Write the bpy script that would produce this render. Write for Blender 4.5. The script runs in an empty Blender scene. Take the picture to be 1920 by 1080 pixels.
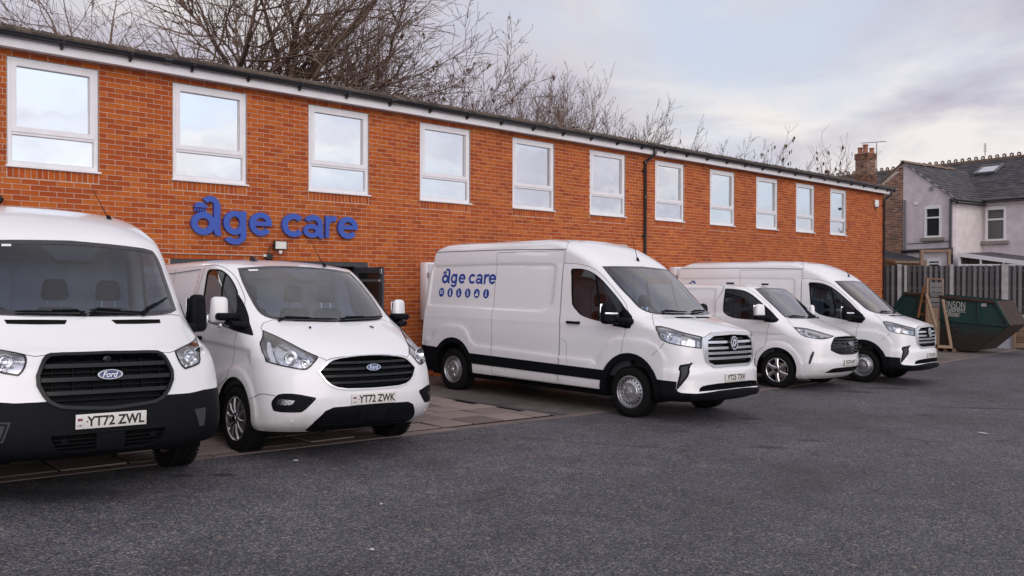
import bpy, bmesh, math, random
import numpy as np
from mathutils import Vector, Matrix
from mathutils.geometry import delaunay_2d_cdt

R = math.radians
scene = bpy.context.scene
COL = scene.collection
random.seed(7)
RNG = np.random.default_rng(7)

def set_ramp(n, stops):
    e = n.color_ramp.elements; c4 = lambda c: (c, c, c, 1) if isinstance(c, (int, float)) else (*c, 1)
    e[0].position = stops[0][0]; e[0].color = c4(stops[0][1]); e[1].position = stops[-1][0]; e[1].color = c4(stops[-1][1])
    for p, c in stops[1:-1]: e.new(p).color = c4(c)

# ------------------------------------------------------------------ camera, sky, sun, exposure
CAMZ = 1.715
YAW, PITCH, ROLL, FPX = .7629, -.0057, .0017, 1641.0
cam = bpy.data.cameras.new('camera')
cam.sensor_width = 36.0
cam.lens = FPX / 1920 * 36
cam.clip_start, cam.clip_end = .05, 2000
camo = bpy.data.objects.new('camera', cam)
COL.objects.link(camo)
FWD = Vector((math.sin(YAW)*math.cos(PITCH), math.cos(YAW)*math.cos(PITCH), math.sin(PITCH)))
RGT = Vector((math.cos(YAW), -math.sin(YAW), 0))
UPV = RGT.cross(FWD)
_c, _s = math.cos(ROLL), math.sin(ROLL)
r2, u2 = RGT*_c + UPV*_s, UPV*_c - RGT*_s
CAMP = Vector((0, -13.258, CAMZ))
camo.matrix_world = Matrix(((r2.x, u2.x, -FWD.x, CAMP.x), (r2.y, u2.y, -FWD.y, CAMP.y), (r2.z, u2.z, -FWD.z, CAMP.z), (0, 0, 0, 1)))
scene.camera = camo

SUN_EL, SUN_AZ = R(19), R(203)          # azimuth clockwise from +Y: behind the camera, low over the yard
world = bpy.data.worlds.new('World'); scene.world = world
world.use_nodes = True
wn, wl = world.node_tree.nodes, world.node_tree.links
wn.clear()
def wnode(t, **k):
    n = wn.new(t)
    for a, b in k.items(): setattr(n, a, b)
    return n
wout = wnode('ShaderNodeOutputWorld'); wbg = wnode('ShaderNodeBackground'); wbg.inputs[1].default_value = .12
wl.new(wbg.outputs[0], wout.inputs[0])
sky = wnode('ShaderNodeTexSky', sky_type='NISHITA', sun_disc=False, sun_elevation=SUN_EL, sun_rotation=SUN_AZ, air_density=1.0, dust_density=2.0, ozone_density=1.5)
tc = wnode('ShaderNodeTexCoord')
sep = wnode('ShaderNodeSeparateXYZ'); wl.new(tc.outputs['Generated'], sep.inputs[0])
def wmath(op, a, b=None, clamp=False):
    n = wnode('ShaderNodeMath', operation=op); n.use_clamp = clamp
    for i, v in enumerate((a, b)):
        if v is None: continue
        if isinstance(v, (int, float)): n.inputs[i].default_value = v
        else: wl.new(v, n.inputs[i])
    return n.outputs[0]
zz = wmath('ADD', wmath('MAXIMUM', sep.outputs[2], 0.0), .16)
comb = wnode('ShaderNodeCombineXYZ')
wl.new(wmath('DIVIDE', sep.outputs[0], zz), comb.inputs[0]); wl.new(wmath('DIVIDE', sep.outputs[1], zz), comb.inputs[1])
def wnoise(scale, detail, rough, loc, dist=0.0):
    mp = wnode('ShaderNodeMapping'); mp.inputs['Location'].default_value = loc
    wl.new(comb.outputs[0], mp.inputs[0])
    n = wnode('ShaderNodeTexNoise'); n.inputs['Scale'].default_value = scale; n.inputs['Detail'].default_value = detail
    n.inputs['Roughness'].default_value = rough; n.inputs['Distortion'].default_value = dist
    wl.new(mp.outputs[0], n.inputs['Vector'])
    return n.outputs[0]
def wramp(src, stops):
    n = wnode('ShaderNodeValToRGB'); wl.new(src, n.inputs[0]); set_ramp(n, stops)
    return n.outputs[0]
cov = wramp(wnoise(.62, 7, .55, (3.1, 7.7, 0), .4), [(.36, (0, 0, 0)), (.52, (1, 1, 1))])
tone = wramp(wnoise(1.05, 9, .56, (11.3, 2.9, 0), .5), [(.36, (4.05, 3.75, 4.45)), (.47, (4.9, 4.6, 5.2)), (.55, (6.0, 5.65, 5.85)), (.64, (7.4, 6.95, 6.75))])
blue = wnode('ShaderNodeMixRGB', blend_type='MIX'); blue.inputs[0].default_value = .8
wl.new(sky.outputs[0], blue.inputs[1]); blue.inputs[2].default_value = (5.7, 6.1, 7.1, 1)
cmix = wnode('ShaderNodeMixRGB', blend_type='MIX')
wl.new(wmath('MULTIPLY', cov, .92), cmix.inputs[0]); wl.new(blue.outputs[0], cmix.inputs[1]); wl.new(tone, cmix.inputs[2])
# the cloud deck brightens smoothly towards the hidden sun
sd = Vector((math.sin(SUN_AZ)*math.cos(SUN_EL), math.cos(SUN_AZ)*math.cos(SUN_EL), math.sin(SUN_EL)))
dot = wnode('ShaderNodeVectorMath', operation='DOT_PRODUCT'); wl.new(tc.outputs['Generated'], dot.inputs[0]); dot.inputs[1].default_value = sd
glow = wmath('ADD', wmath('MULTIPLY', wmath('POWER', wmath('MULTIPLY', wmath('ADD', dot.outputs['Value'], 1.0), .5, True), 3.0), .85), 1.03)
gm = wnode('ShaderNodeVectorMath', operation='SCALE'); wl.new(cmix.outputs[0], gm.inputs[0]); wl.new(glow, gm.inputs['Scale'])
wl.new(gm.outputs[0], wbg.inputs[0])

sun = bpy.data.lights.new('sun', 'SUN'); sun.energy = 1.0; sun.angle = R(50); sun.color = (1, .91, .83)
suno = bpy.data.objects.new('sun', sun); COL.objects.link(suno)
suno.rotation_euler = sd.to_track_quat('Z', 'Y').to_euler()
suno.location = (0, -30, 30)

vs = scene.view_settings
scene.display_settings.display_device = 'sRGB'
vs.view_transform = 'Standard'; vs.look = 'None'; vs.gamma = 1.0; vs.use_curve_mapping = False
vs.exposure = 0.0
scene.cycles.max_bounces = 8; scene.cycles.transparent_max_bounces = 24
scene.cycles.glossy_bounces = 5; scene.cycles.diffuse_bounces = 3
scene.cycles.caustics_reflective = False; scene.cycles.caustics_refractive = False

def GZ(x, y):                            # the yard falls away along the building
    return .1576 - .0239*x + .0119*y
GN = Vector((.0239, -.0119, 1)).normalized()

# ------------------------------------------------------------------ materials
MATS = {}
class NT:
    def __init__(s, name):
        s.m = bpy.data.materials.new(name); s.m.use_nodes = True; s.n = s.m.node_tree.nodes; s.l = s.m.node_tree.links
        s.b = s.n['Principled BSDF']; s.out = s.n['Material Output']
        s.tc = s.n.new('ShaderNodeTexCoord')
    def new(s, t, **k):
        n = s.n.new(t)
        for a, b in k.items(): setattr(n, a, b)
        return n
    def link(s, a, b): s.l.new(a, b)
    def noise(s, scale, detail=4, rough=.55, coord='Object', stretch=None, out=0):
        n = s.new('ShaderNodeTexNoise'); n.inputs['Scale'].default_value = scale; n.inputs['Detail'].default_value = detail; n.inputs['Roughness'].default_value = rough
        src = s.tc.outputs[coord]
        if stretch:
            mp = s.new('ShaderNodeMapping'); mp.inputs['Scale'].default_value = stretch; s.link(src, mp.inputs[0]); src = mp.outputs[0]
        s.link(src, n.inputs['Vector']); return n.outputs[out]
    def ramp(s, src, stops):
        n = s.new('ShaderNodeValToRGB'); s.link(src, n.inputs[0]); set_ramp(n, stops)
        return n.outputs[0]
    def mix(s, fac, a, b, mode='MIX'):
        n = s.new('ShaderNodeMixRGB', blend_type=mode)
        for i, v in enumerate((fac, a, b)):
            if isinstance(v, (int, float)): n.inputs[i].default_value = v if i == 0 else (v, v, v, 1)
            elif isinstance(v, tuple): n.inputs[i].default_value = (*v, 1)
            else: s.link(v, n.inputs[i])
        return n.outputs[0]
    def math(s, op, a, b=0.0, clamp=False):
        n = s.new('ShaderNodeMath', operation=op); n.use_clamp = clamp
        for i, v in enumerate((a, b)):
            if isinstance(v, (int, float)): n.inputs[i].default_value = v
            else: s.link(v, n.inputs[i])
        return n.outputs[0]
    def attr(s, name):
        n = s.new('ShaderNodeAttribute', attribute_name=name); return n
    def bump(s, h, strength=.3, dist=.01):
        n = s.new('ShaderNodeBump'); n.inputs['Strength'].default_value = strength; n.inputs['Distance'].default_value = dist
        s.link(h, n.inputs['Height']); s.link(n.outputs[0], s.b.inputs['Normal']); return n
    def col(s, v):
        if isinstance(v, tuple): s.b.inputs['Base Color'].default_value = (*v, 1)
        else: s.link(v, s.b.inputs['Base Color'])
    def set(s, **k):
        for a, v in k.items(): s.b.inputs[a.replace('_', ' ')].default_value = v
        return s

def simple(name, c, rough=.5, metal=0.0, var=.12, scale=8, bump=0, coat=0.0, spec=.5):
    t = NT(name)
    n = t.noise(scale, 4)
    t.col(t.mix(1.0, tuple(c), t.ramp(n, [(.3, 1 - var), (.7, 1 + var)]), 'MULTIPLY'))
    t.set(Roughness=rough, Metallic=metal, Coat_Weight=coat, Coat_Roughness=.04)
    t.b.inputs['Specular IOR Level'].default_value = spec
    if bump: t.bump(n, bump, .01)
    MATS[name] = t.m
    return t.m

def glassy(name, tint, refl, rough=.01, wav=0.0, wscale=1.0, dark=None, shiny=(1, 1, 1)):
    """thin pane: clear (tinted) or dark body under a mirror-like surface"""
    t = NT(name); t.n.remove(t.b)
    g = t.new('ShaderNodeBsdfGlossy'); g.inputs['Roughness'].default_value = rough; g.inputs['Color'].default_value = (*shiny, 1)
    if dark is None:
        a = t.new('ShaderNodeBsdfTransparent'); a.inputs[0].default_value = (*tint, 1)
    else:
        a = t.new('ShaderNodeBsdfDiffuse'); a.inputs[0].default_value = (*dark, 1)
    lw = t.new('ShaderNodeLayerWeight'); lw.inputs[0].default_value = .5
    pw = t.math('POWER', lw.outputs['Facing'], 2.6)
    f = t.math('ADD', t.math('MULTIPLY', pw, .9 - refl*.8), refl, True)
    if wav:
        b = t.new('ShaderNodeBump'); b.inputs['Strength'].default_value = wav; b.inputs['Distance'].default_value = .05
        t.link(t.noise(wscale, 1, .4), b.inputs['Height']); t.link(b.outputs[0], g.inputs['Normal'])
    m = t.new('ShaderNodeMixShader'); t.link(f, m.inputs[0]); t.link(a.outputs[0], m.inputs[1]); t.link(g.outputs[0], m.inputs[2])
    t.link(m.outputs[0], t.out.inputs[0])
    MATS[name] = t.m
    return t.m

def m_paint(name, c):
    t = NT(name)
    n = t.noise(1.6, 1, .5); d = t.noise(14.0, 4, .6)
    sepx = t.new('ShaderNodeSeparateXYZ'); t.link(t.tc.outputs['Object'], sepx.inputs[0])
    low = t.math('MULTIPLY', t.ramp(sepx.outputs[2], [(.30, .8), (.45, .35), (.75, 0.0)]), t.ramp(d, [(.3, .05), (.75, .6)]))   # road film low on the body
    base = t.mix(1.0, c, t.ramp(n, [(.3, .98), (.7, 1.01)]), 'MULTIPLY')
    t.col(t.mix(low, base, (.42, .39, .36)))
    t.set(Roughness=.32, Coat_Weight=.8, Coat_Roughness=.05); t.b.inputs['Specular IOR Level'].default_value = .45
    MATS[name] = t.m; return t.m

m_paint('van_white', (.80, .80, .815))
simple('black_plastic', (.0042, .005, .007), .6, var=.2, scale=40, bump=.08, spec=.12)
simple('gloss_black', (.006, .007, .008), .2, var=.1, coat=.15, spec=.3)
simple('frit_black', (.012, .013, .016), .22, var=.1, coat=.5)
simple('gap_black', (.03, .03, .033), .7)
simple('tyre_rubber', (.006, .006, .0065), .8, var=.25, scale=30, bump=.15, spec=.18)
simple('wheel_silver', (.50, .50, .52), .34, metal=.85, var=.12, scale=20)
simple('alloy_silver', (.62, .62, .64), .25, metal=.95, var=.06, scale=20)
simple('chrome', (.75, .76, .78), .14, metal=1.0, var=.04)
simple('reflector', (.80, .81, .84), .12, metal=1.0, var=.05, scale=90, bump=.25)
simple('lamp_inner', (.55, .57, .61), .14, metal=.95, var=.35, scale=16, bump=.3)
simple('grille_black', (.008, .009, .011), .32, var=.15, spec=.3)
simple('amber', (.45, .14, .02), .3)
simple('satin_silver', (.66, .66, .68), .28, metal=.9, var=.06)
glassy('lens_clear', (.93, .94, .96), .10)
glassy('screen_glass', (.58, .68, .86), .04, rough=.015)
glassy('side_glass', (.17, .205, .22), .03, rough=.01)
simple('seat_fabric', (.011, .014, .026), .85, var=.3, scale=60, bump=.2)
simple('dash_plastic', (.035, .037, .042), .6, var=.15)
simple('cab_lining', (.25, .25, .26), .8, var=.1)
simple('bulkhead_paint', (.46, .46, .48), .55, var=.06)
simple('under_dark', (.006, .006, .006), .95, spec=.1)
simple('disc_steel', (.35, .27, .22), .5, metal=.7, var=.4, scale=25)
simple('plate_white', (.70, .68, .64), .35, var=.04)
simple('ink_black', (.012, .012, .013), .45)
simple('ink_blue', (.02, .03, .16), .45)
simple('ink_red', (.45, .06, .05), .5)
simple('badge_blue', (.012, .03, .13), .2, coat=1.0)
simple('brand_blue', (.010, .055, .32), .4, var=.05)
simple('brand_blue_sign', (.020, .075, .40), .28, var=.05, coat=.3)
simple('faded_white', (.50, .52, .50), .6, var=.3, scale=5)
simple('decal_white', (.78, .78, .80), .4)
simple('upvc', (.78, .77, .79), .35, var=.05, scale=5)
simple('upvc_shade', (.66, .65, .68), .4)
glassy('pane', (0, 0, 0), .80, rough=.006, wav=.09, wscale=1.8, dark=(.05, .055, .06), shiny=(.94, .98, 1.0))
glassy('door_glass', (.30, .31, .32), .10)
glassy('house_glass', (0, 0, 0), .12, dark=(.016, .018, .022))
simple('gutter_black', (.012, .013, .016), .28, var=.2, coat=.3)
simple('fascia_white', (.74, .72, .74), .45, var=.08, scale=3)
simple('dark_frame', (.045, .046, .055), .45)
simple('lobby_dark', (.02, .02, .02), .9)
simple('render_grey', (.60, .53, .56), .9, var=.14, scale=2.5, bump=.1)
simple('render_light', (.68, .63, .63), .9, var=.10, scale=2.5, bump=.1)
simple('render_trim', (.62, .56, .58), .9, var=.1)
simple('stone_sill', (.26, .235, .21), .9, var=.2)
simple('slate', (.062, .060, .068), .62, var=.35, scale=4)
simple('ridge_clay', (.17, .115, .085), .85, var=.3, scale=5)
simple('chimney_pot', (.32, .12, .06), .75, var=.25)
simple('lead_grey', (.14, .14, .15), .6)
simple('concrete_post', (.30, .285, .29), .9, var=.2, scale=5)
simple('felt_roof', (.020, .022, .028), .8)
simple('skip_rust', (.040, .022, .016), .8, var=.5, scale=6, bump=.2)
simple('skip_inner', (.030, .017, .013), .85, var=.5, scale=6)
simple('white_board', (.42, .42, .48), .6)
simple('lamp_face', (.70, .68, .62), .3)
simple('camera_black', (.012, .012, .013), .4)
simple('aerial', (.20, .19, .19), .4, metal=.8)
simple('paper', (.52, .52, .52), .7)
simple('leaf_dead', (.26, .075, .025), .8)
simple('moss', (.11, .095, .04), .95, var=.4, scale=20)

def m_tone(name, stops, rough=.85, fine=60, amt=.25, bump=.25, spec=.3):
    """pieces (bricks, slates, boards): colour runs along a ramp by each piece's own 'tone', with grain over it"""
    t = NT(name)
    a = t.attr('tone').outputs['Fac']
    n = t.noise(fine, 5, .65); big = t.noise(1.2, 3, .5)
    c = t.ramp(a, stops)
    c = t.mix(1.0, c, t.ramp(n, [(.25, 1 - amt), (.75, 1 + amt)]), 'MULTIPLY')
    c = t.mix(1.0, c, t.ramp(big, [(.3, .88), (.7, 1.08)]), 'MULTIPLY')
    t.col(c); t.set(Roughness=rough); t.b.inputs['Specular IOR Level'].default_value = spec
    t.bump(n, bump, .004)
    MATS[name] = t.m; return t.m
m_tone('brick', [(0, (.315, .058, .012)), (.3, (.38, .076, .013)), (.65, (.425, .094, .014)), (.9, (.47, .125, .020)), (1, (.39, .085, .016))], fine=9, amt=.2)
simple('mortar', (.53, .37, .29), .95, var=.2, scale=9, bump=.2)
m_tone('house_brick', [(0, (.09, .06, .05)), (.35, (.19, .085, .055)), (.75, (.27, .125, .075)), (1, (.34, .20, .13))], fine=30)
simple('house_mortar', (.62, .55, .48), .95, var=.2)
m_tone('slate_piece', [(0, (.036, .035, .041)), (.5, (.055, .053, .061)), (1, (.085, .080, .088))], .6, fine=20)
m_tone('roof_tile', [(0, (.050, .038, .030)), (.5, (.080, .060, .046)), (1, (.115, .088, .066))], .95, fine=30, amt=.4, bump=.5)
m_tone('moss_bits', [(0, (.06, .045, .03)), (.4, (.11, .085, .06)), (.75, (.20, .15, .13)), (1, (.34, .28, .26))], .95, fine=30, amt=.3)
simple('roof_deck', (.07, .06, .05), .95, var=.3)
m_tone('slab_concrete', [(0, (.135, .104, .096)), (.5, (.20, .158, .145)), (1, (.27, .22, .20))], .9, fine=35, amt=.22, bump=.3)
m_tone('fence_wood', [(0, (.030, .028, .031)), (.5, (.085, .080, .085)), (1, (.15, .14, .145))], .9, fine=24, amt=.3)
m_tone('raw_timber', [(0, (.18, .115, .075)), (.5, (.26, .175, .12)), (1, (.34, .245, .175))], .8, fine=24, amt=.2)
m_tone('grey_timber', [(0, (.11, .10, .098)), (1, (.17, .16, .155))], .9, fine=24, amt=.25)
m_tone('orange_timber', [(0, (.26, .115, .045)), (1, (.36, .18, .085))], .75, fine=24, amt=.2)

def m_asphalt(name, dark, mid, light, warm, stains=()):
    t = NT(name)
    v = t.new('ShaderNodeTexVoronoi'); v.inputs['Scale'].default_value = 85; t.link(t.tc.outputs['Object'], v.inputs['Vector'])
    v2 = t.new('ShaderNodeTexVoronoi'); v2.inputs['Scale'].default_value = 38; t.link(t.tc.outputs['Object'], v2.inputs['Vector'])
    sp = t.new('ShaderNodeSeparateColor'); t.link(v.outputs['Color'], sp.inputs[0])
    sp2 = t.new('ShaderNodeSeparateColor'); t.link(v2.outputs['Color'], sp2.inputs[0])
    c = t.ramp(sp.outputs[0], [(0, dark), (.55, mid), (.85, light), (.97, warm)])
    patch = t.noise(.35, 6, .6); pt2 = t.noise(2.2, 5, .65); fine = t.noise(160, 3, .6)
    c = t.mix(1.0, c, t.ramp(patch, [(.32, .55), (.5, 1.0), (.68, 1.30)]), 'MULTIPLY')
    c = t.mix(1.0, c, t.ramp(pt2, [(.3, .74), (.7, 1.22)]), 'MULTIPLY')
    chips = t.ramp(sp2.outputs[1], [(.985, 0.0), (.99, 1.0)])
    c = t.mix(t.math('MULTIPLY', chips, t.ramp(sp2.outputs[0], [(.2, .1), (.9, .75)])), c, (.30, .25, .21))
    stain = t.ramp(t.noise(.9, 4, .6, stretch=(1.0, 2.2, 1)), [(.70, 0.0), (.76, .75)])           # oil and damp marks
    c = t.mix(stain, c, tuple(x*.35 for x in dark))
    for (sx_, sy_), ln, wd_, an, k_ in stains:
        mp = t.new('ShaderNodeMapping', vector_type='TEXTURE'); mp.inputs['Location'].default_value = (sx_, sy_, 0); mp.inputs['Rotation'].default_value = (0, 0, an); mp.inputs['Scale'].default_value = (ln, wd_, 100)
        wv_ = t.new('ShaderNodeVectorMath', operation='ADD'); nz_ = t.new('ShaderNodeTexNoise'); nz_.inputs['Scale'].default_value = 5; nz_.inputs['Detail'].default_value = 4
        sc3 = t.new('ShaderNodeVectorMath', operation='SCALE'); sc3.inputs['Scale'].default_value = .5*wd_
        t.link(t.tc.outputs['Object'], nz_.inputs['Vector']); t.link(nz_.outputs['Color'], sc3.inputs[0]); t.link(t.tc.outputs['Object'], wv_.inputs[0]); t.link(sc3.outputs[0], wv_.inputs[1]); t.link(wv_.outputs[0], mp.inputs[0])
        ln_ = t.new('ShaderNodeVectorMath', operation='LENGTH'); t.link(mp.outputs[0], ln_.inputs[0])
        c = t.mix(t.math('MULTIPLY', t.ramp(ln_.outputs['Value'], [(.45, 1.0), (1.0, 0.0)]), k_), c, tuple(x*.30 for x in dark))
    # hairline cracks
    w = t.new('ShaderNodeTexVoronoi', feature='DISTANCE_TO_EDGE'); w.inputs['Scale'].default_value = .42
    wv = t.new('ShaderNodeVectorMath', operation='ADD'); nz = t.new('ShaderNodeTexNoise'); nz.inputs['Scale'].default_value = 1.6; nz.inputs['Detail'].default_value = 5
    t.link(t.tc.outputs['Object'], nz.inputs['Vector']); t.link(t.tc.outputs['Object'], wv.inputs[0]); t.link(nz.outputs['Color'], wv.inputs[1]); t.link(wv.outputs[0], w.inputs['Vector'])
    crack = t.math('MULTIPLY', t.ramp(w.outputs['Distance'], [(.0, 1.0), (.016, 0.0)]), t.ramp(t.noise(.5, 3), [(.48, 0.0), (.60, .6)]))
    c = t.mix(crack, c, (.012, .012, .013))
    t.col(c)
    t.link(t.ramp(patch, [(.3, .62), (.7, .85)]), t.b.inputs['Roughness'])
    t.b.inputs['Specular IOR Level'].default_value = .4
    h = t.math('ADD', t.math('MULTIPLY', v.outputs['Distance'], -1.0), t.math('MULTIPLY', fine, .35))
    t.bump(h, .75, .012)
    MATS[name] = t.m
A_ = -.763                               # oil drips and patched cracks on the open yard: centre, half length, half width, bearing, strength
STAINS = [((3.54, -5.84), .16, .09, A_, .8), ((3.24, -5.66), .15, .08, A_, .7), ((10.93, -6.66), .26, .16, A_, .75), ((9.13, -6.77), .16, .10, A_, .5), ((9.05, -8.05), .26, .12, A_, .6), ((9.9, -8.1), .20, .10, A_, .55),
          ((13.62, -8.03), .22, .16, A_, .65), ((15.6, -8.45), 1.5, .075, -.74, .8), ((17.1, -5.95), .6, .25, A_, .6), ((15.83, -5.9), .5, .2, A_, .5), ((12.9, -7.8), .9, .02, -1.0, .6), ((2.2, -5.7), .8, .3, A_, .5), ((12.0, -9.6), .3, .05, -.3, .6), ((7.2, -6.1), .3, .16, A_, .4)]
m_asphalt('asphalt', (.020, .023, .031), (.068, .067, .082), (.125, .119, .136), (.24, .205, .19), STAINS)
m_asphalt('asphalt_apron', (.075, .066, .064), (.12, .104, .100), (.165, .142, .134), (.24, .195, .17))

def m_skip():
    t = NT('skip_green')
    n = t.noise(1.6, 7, .7); n2 = t.noise(7, 6, .7)
    sepx = t.new('ShaderNodeSeparateXYZ'); t.link(t.tc.outputs['Object'], sepx.inputs[0])
    low = t.math('ADD', t.math('MULTIPLY', sepx.outputs[2], -.45), .72)
    f = t.math('ADD', t.math('MULTIPLY', n, .6), t.math('MULTIPLY', low, .62))
    rust = t.ramp(t.math('ADD', f, t.math('MULTIPLY', n2, .25)), [(.56, 0.0), (.74, 1.0)])
    c = t.mix(rust, (.003, .038, .035), (.015, .010, .009))
    c = t.mix(t.ramp(n2, [(.68, 0.0), (.78, .45)]), c, (.03, .10, .095))
    t.col(c); t.set(Roughness=.6); t.bump(n2, .25, .02); MATS['skip_green'] = t.m
m_skip()

def m_bark(name, a, b):
    t = NT(name); n = t.noise(9, 5, .65)
    t.col(t.mix(n, a, b)); t.set(Roughness=.9); t.bump(n, .4, .01); MATS[name] = t.m
m_bark('bark', (.05, .034, .028), (.13, .092, .072))
m_bark('twig', (.15, .098, .075), (.27, .19, .15))
m_bark('twig_grey', (.11, .085, .082), (.20, .16, .15))
m_bark('seed_brown', (.045, .020, .012), (.12, .055, .03))

# ------------------------------------------------------------------ object helpers
def tag(o, label=None, cat=None, group=None, kind=None):
    if label: o['label'] = label
    if cat: o['category'] = cat
    if group: o['group'] = group
    if kind: o['kind'] = kind
    return o
def empty(name, loc=(0, 0, 0), rz=0, parent=None):
    o = bpy.data.objects.new(name, None); COL.objects.link(o); o.location = loc; o.rotation_euler = (0, 0, rz); o.parent = parent
    o.empty_display_size = .1
    return o
def link(name, me, parent=None):
    o = bpy.data.objects.new(name, me); COL.objects.link(o); o.parent = parent
    if me.get('skin'): o.cycles.shadow_terminator_offset = .25; o.cycles.shadow_terminator_geometry_offset = .6
    return o

class MB:
    """collects faces with a material slot and a tone, builds ONE mesh"""
    def __init__(s): s.v = []; s.f = []; s.t = []; s.mi = []; s.mats = []
    def add(s, verts, faces, tone=.5, mat=None):
        o = len(s.v); s.v += [tuple(p) for p in verts]
        s.f += [tuple(o + i for i in f) for f in faces]; s.t += [tone]*len(faces)
        if mat is not None:
            if mat not in s.mats: s.mats.append(mat)
            s.mi += [s.mats.index(mat)]*len(faces)
        else: s.mi += [0]*len(faces)
        return s
    def box(s, a, b, M=None, tone=.5, mat=None, faces='all'):
        x0, y0, z0 = a; x1, y1, z1 = b
        v = [Vector(p) for p in ((x0, y0, z0), (x1, y0, z0), (x1, y1, z0), (x0, y1, z0), (x0, y0, z1), (x1, y0, z1), (x1, y1, z1), (x0, y1, z1))]
        if M is not None: v = [M @ p for p in v]
        f = [(0, 3, 2, 1), (4, 5, 6, 7), (0, 1, 5, 4), (1, 2, 6, 5), (2, 3, 7, 6), (3, 0, 4, 7)]
        if faces == 'noback': f = f[:4] + f[5:]
        return s.add(v, f, tone, mat)
    def bar(s, p, q, w, h, up=(0, 0, 1), tone=.5, mat=None):
        p, q = Vector(p), Vector(q); d = (q - p); L = d.length; d.normalize()
        sd_ = d.cross(Vector(up)); sd_ = sd_.normalized() if sd_.length > 1e-6 else d.orthogonal().normalized()
        n = sd_.cross(d)
        M = Matrix(((d.x, sd_.x, n.x, p.x), (d.y, sd_.y, n.y, p.y), (d.z, sd_.z, n.z, p.z), (0, 0, 0, 1)))
        return s.box((0, -w/2, -h/2), (L, w/2, h/2), M, tone, mat)
    def tube(s, pts, r, n=8, caps=True, tone=.5, mat=None):
        pts = [Vector(p) for p in pts]; rr = r if isinstance(r, (list, tuple)) else [r]*len(pts)
        V = []; F = []; prev = None
        for i, p in enumerate(pts):
            d = (pts[min(i+1, len(pts)-1)] - pts[max(i-1, 0)]).normalized()
            a = (prev - d*prev.dot(d)) if prev is not None else d.orthogonal()
            a.normalize(); prev = a; b = d.cross(a)
            for k in range(n):
                t = 2*math.pi*k/n; V.append(p + (a*math.cos(t) + b*math.sin(t))*rr[i])
        for i in range(len(pts)-1):
            for k in range(n):
                k2 = (k+1) % n; F.append((i*n+k, i*n+k2, (i+1)*n+k2, (i+1)*n+k))
        if caps: F += [tuple(range(n-1, -1, -1)), tuple((len(pts)-1)*n + k for k in range(n))]
        return s.add(V, F, tone, mat)
    def lathe(s, prof, n=32, axis='y', M=None, tone=.5, mat=None):
        """prof: (radius, height) list, spun about an axis"""
        V = []; F = []
        for r_, h in prof:
            for k in range(n):
                t = 2*math.pi*k/n; c, q = r_*math.cos(t), r_*math.sin(t)
                p = Vector((c, h, q)) if axis == 'y' else (Vector((c, q, h)) if axis == 'z' else Vector((h, c, q)))
                V.append(M @ p if M is not None else p)
        for i in range(len(prof)-1):
            for k in range(n):
                k2 = (k+1) % n; F.append((i*n+k, (i+1)*n+k, (i+1)*n+k2, i*n+k2))
        return s.add(V, F, tone, mat)
    def prism(s, poly, f, d, tone=.5, mat=None, holes=()):
        """2D polygon (holes allowed) mapped by f(u, v, w) and extruded w = 0..d"""
        vv, tt, loops = tri2d([poly], holes)
        n = len(vv); V = [f(u, v, d) for u, v in vv] + [f(u, v, 0) for u, v in vv]
        F = [tuple(t) for t in tt] + [tuple(n + i for i in reversed(t)) for t in tt]
        for a, b in loops: F.append((a, n + a, n + b, b))
        return s.add(V, F, tone, mat)
    def build(s, name, mat=None, parent=None, smooth=None):
        me = s.mesh(name, mat, smooth)
        return link(name, me, parent)
    def mesh(s, name, mat=None, smooth=None):
        me = bpy.data.meshes.new(name); me.from_pydata(s.v, [], s.f)
        if s.mats:
            for m in s.mats: me.materials.append(MATS[m])
            me.polygons.foreach_set('material_index', s.mi)
        elif mat: me.materials.append(MATS[mat])
        at = me.attributes.new('tone', 'FLOAT', 'FACE'); at.data.foreach_set('value', s.t)
        if smooth is not None:
            me.polygons.foreach_set('use_smooth', [True]*len(s.f)); me.set_sharp_from_angle(angle=R(smooth))
        me.update(); return me

def inpoly(P, poly):
    P = np.asarray(P, float); poly = np.asarray(poly, float); x, y = P[:, 0], P[:, 1]; r = np.zeros(len(P), bool)
    x0, y0 = poly[-1]
    for x1, y1 in poly:
        c = ((y1 > y) != (y0 > y)); d = (y0 - y1) if abs(y0 - y1) > 1e-15 else 1e-15
        r ^= c & (x < (x0 - x1)*(y - y1)/d + x1); x0, y0 = x1, y1
    return r
def tri2d(polys, holes=()):
    """union of polygons minus holes -> verts, CCW triangles, directed boundary edges"""
    V = []; E = []
    for p in list(polys) + list(holes):
        o = len(V); V += [Vector((float(a), float(b))) for a, b in p]; E += [(o + i, o + (i+1) % len(p)) for i in range(len(p))]
    vv, _, ff, _, _, _ = delaunay_2d_cdt(V, E, [], 0, 1e-6)
    vv = np.array([(p.x, p.y) for p in vv]); T = np.array([f for f in ff if len(f) == 3])
    c = vv[T].mean(1); k = np.zeros(len(T), bool)
    for p in polys: k |= inpoly(c, p)
    for h in holes: k &= ~inpoly(c, h)
    T = T[k]; a, b, d = vv[T[:, 0]], vv[T[:, 1]], vv[T[:, 2]]
    ar = (b[:, 0]-a[:, 0])*(d[:, 1]-a[:, 1]) - (b[:, 1]-a[:, 1])*(d[:, 0]-a[:, 0])
    T[ar < 0] = T[ar < 0][:, ::-1]; T = T[np.abs(ar) > 1e-12]
    es = {}
    for t in T:
        for i in range(3): es[(t[i], t[(i+1) % 3])] = 1
    loops = [(int(a), int(b)) for a, b in es if (b, a) not in es]
    return vv, T, loops
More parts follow.
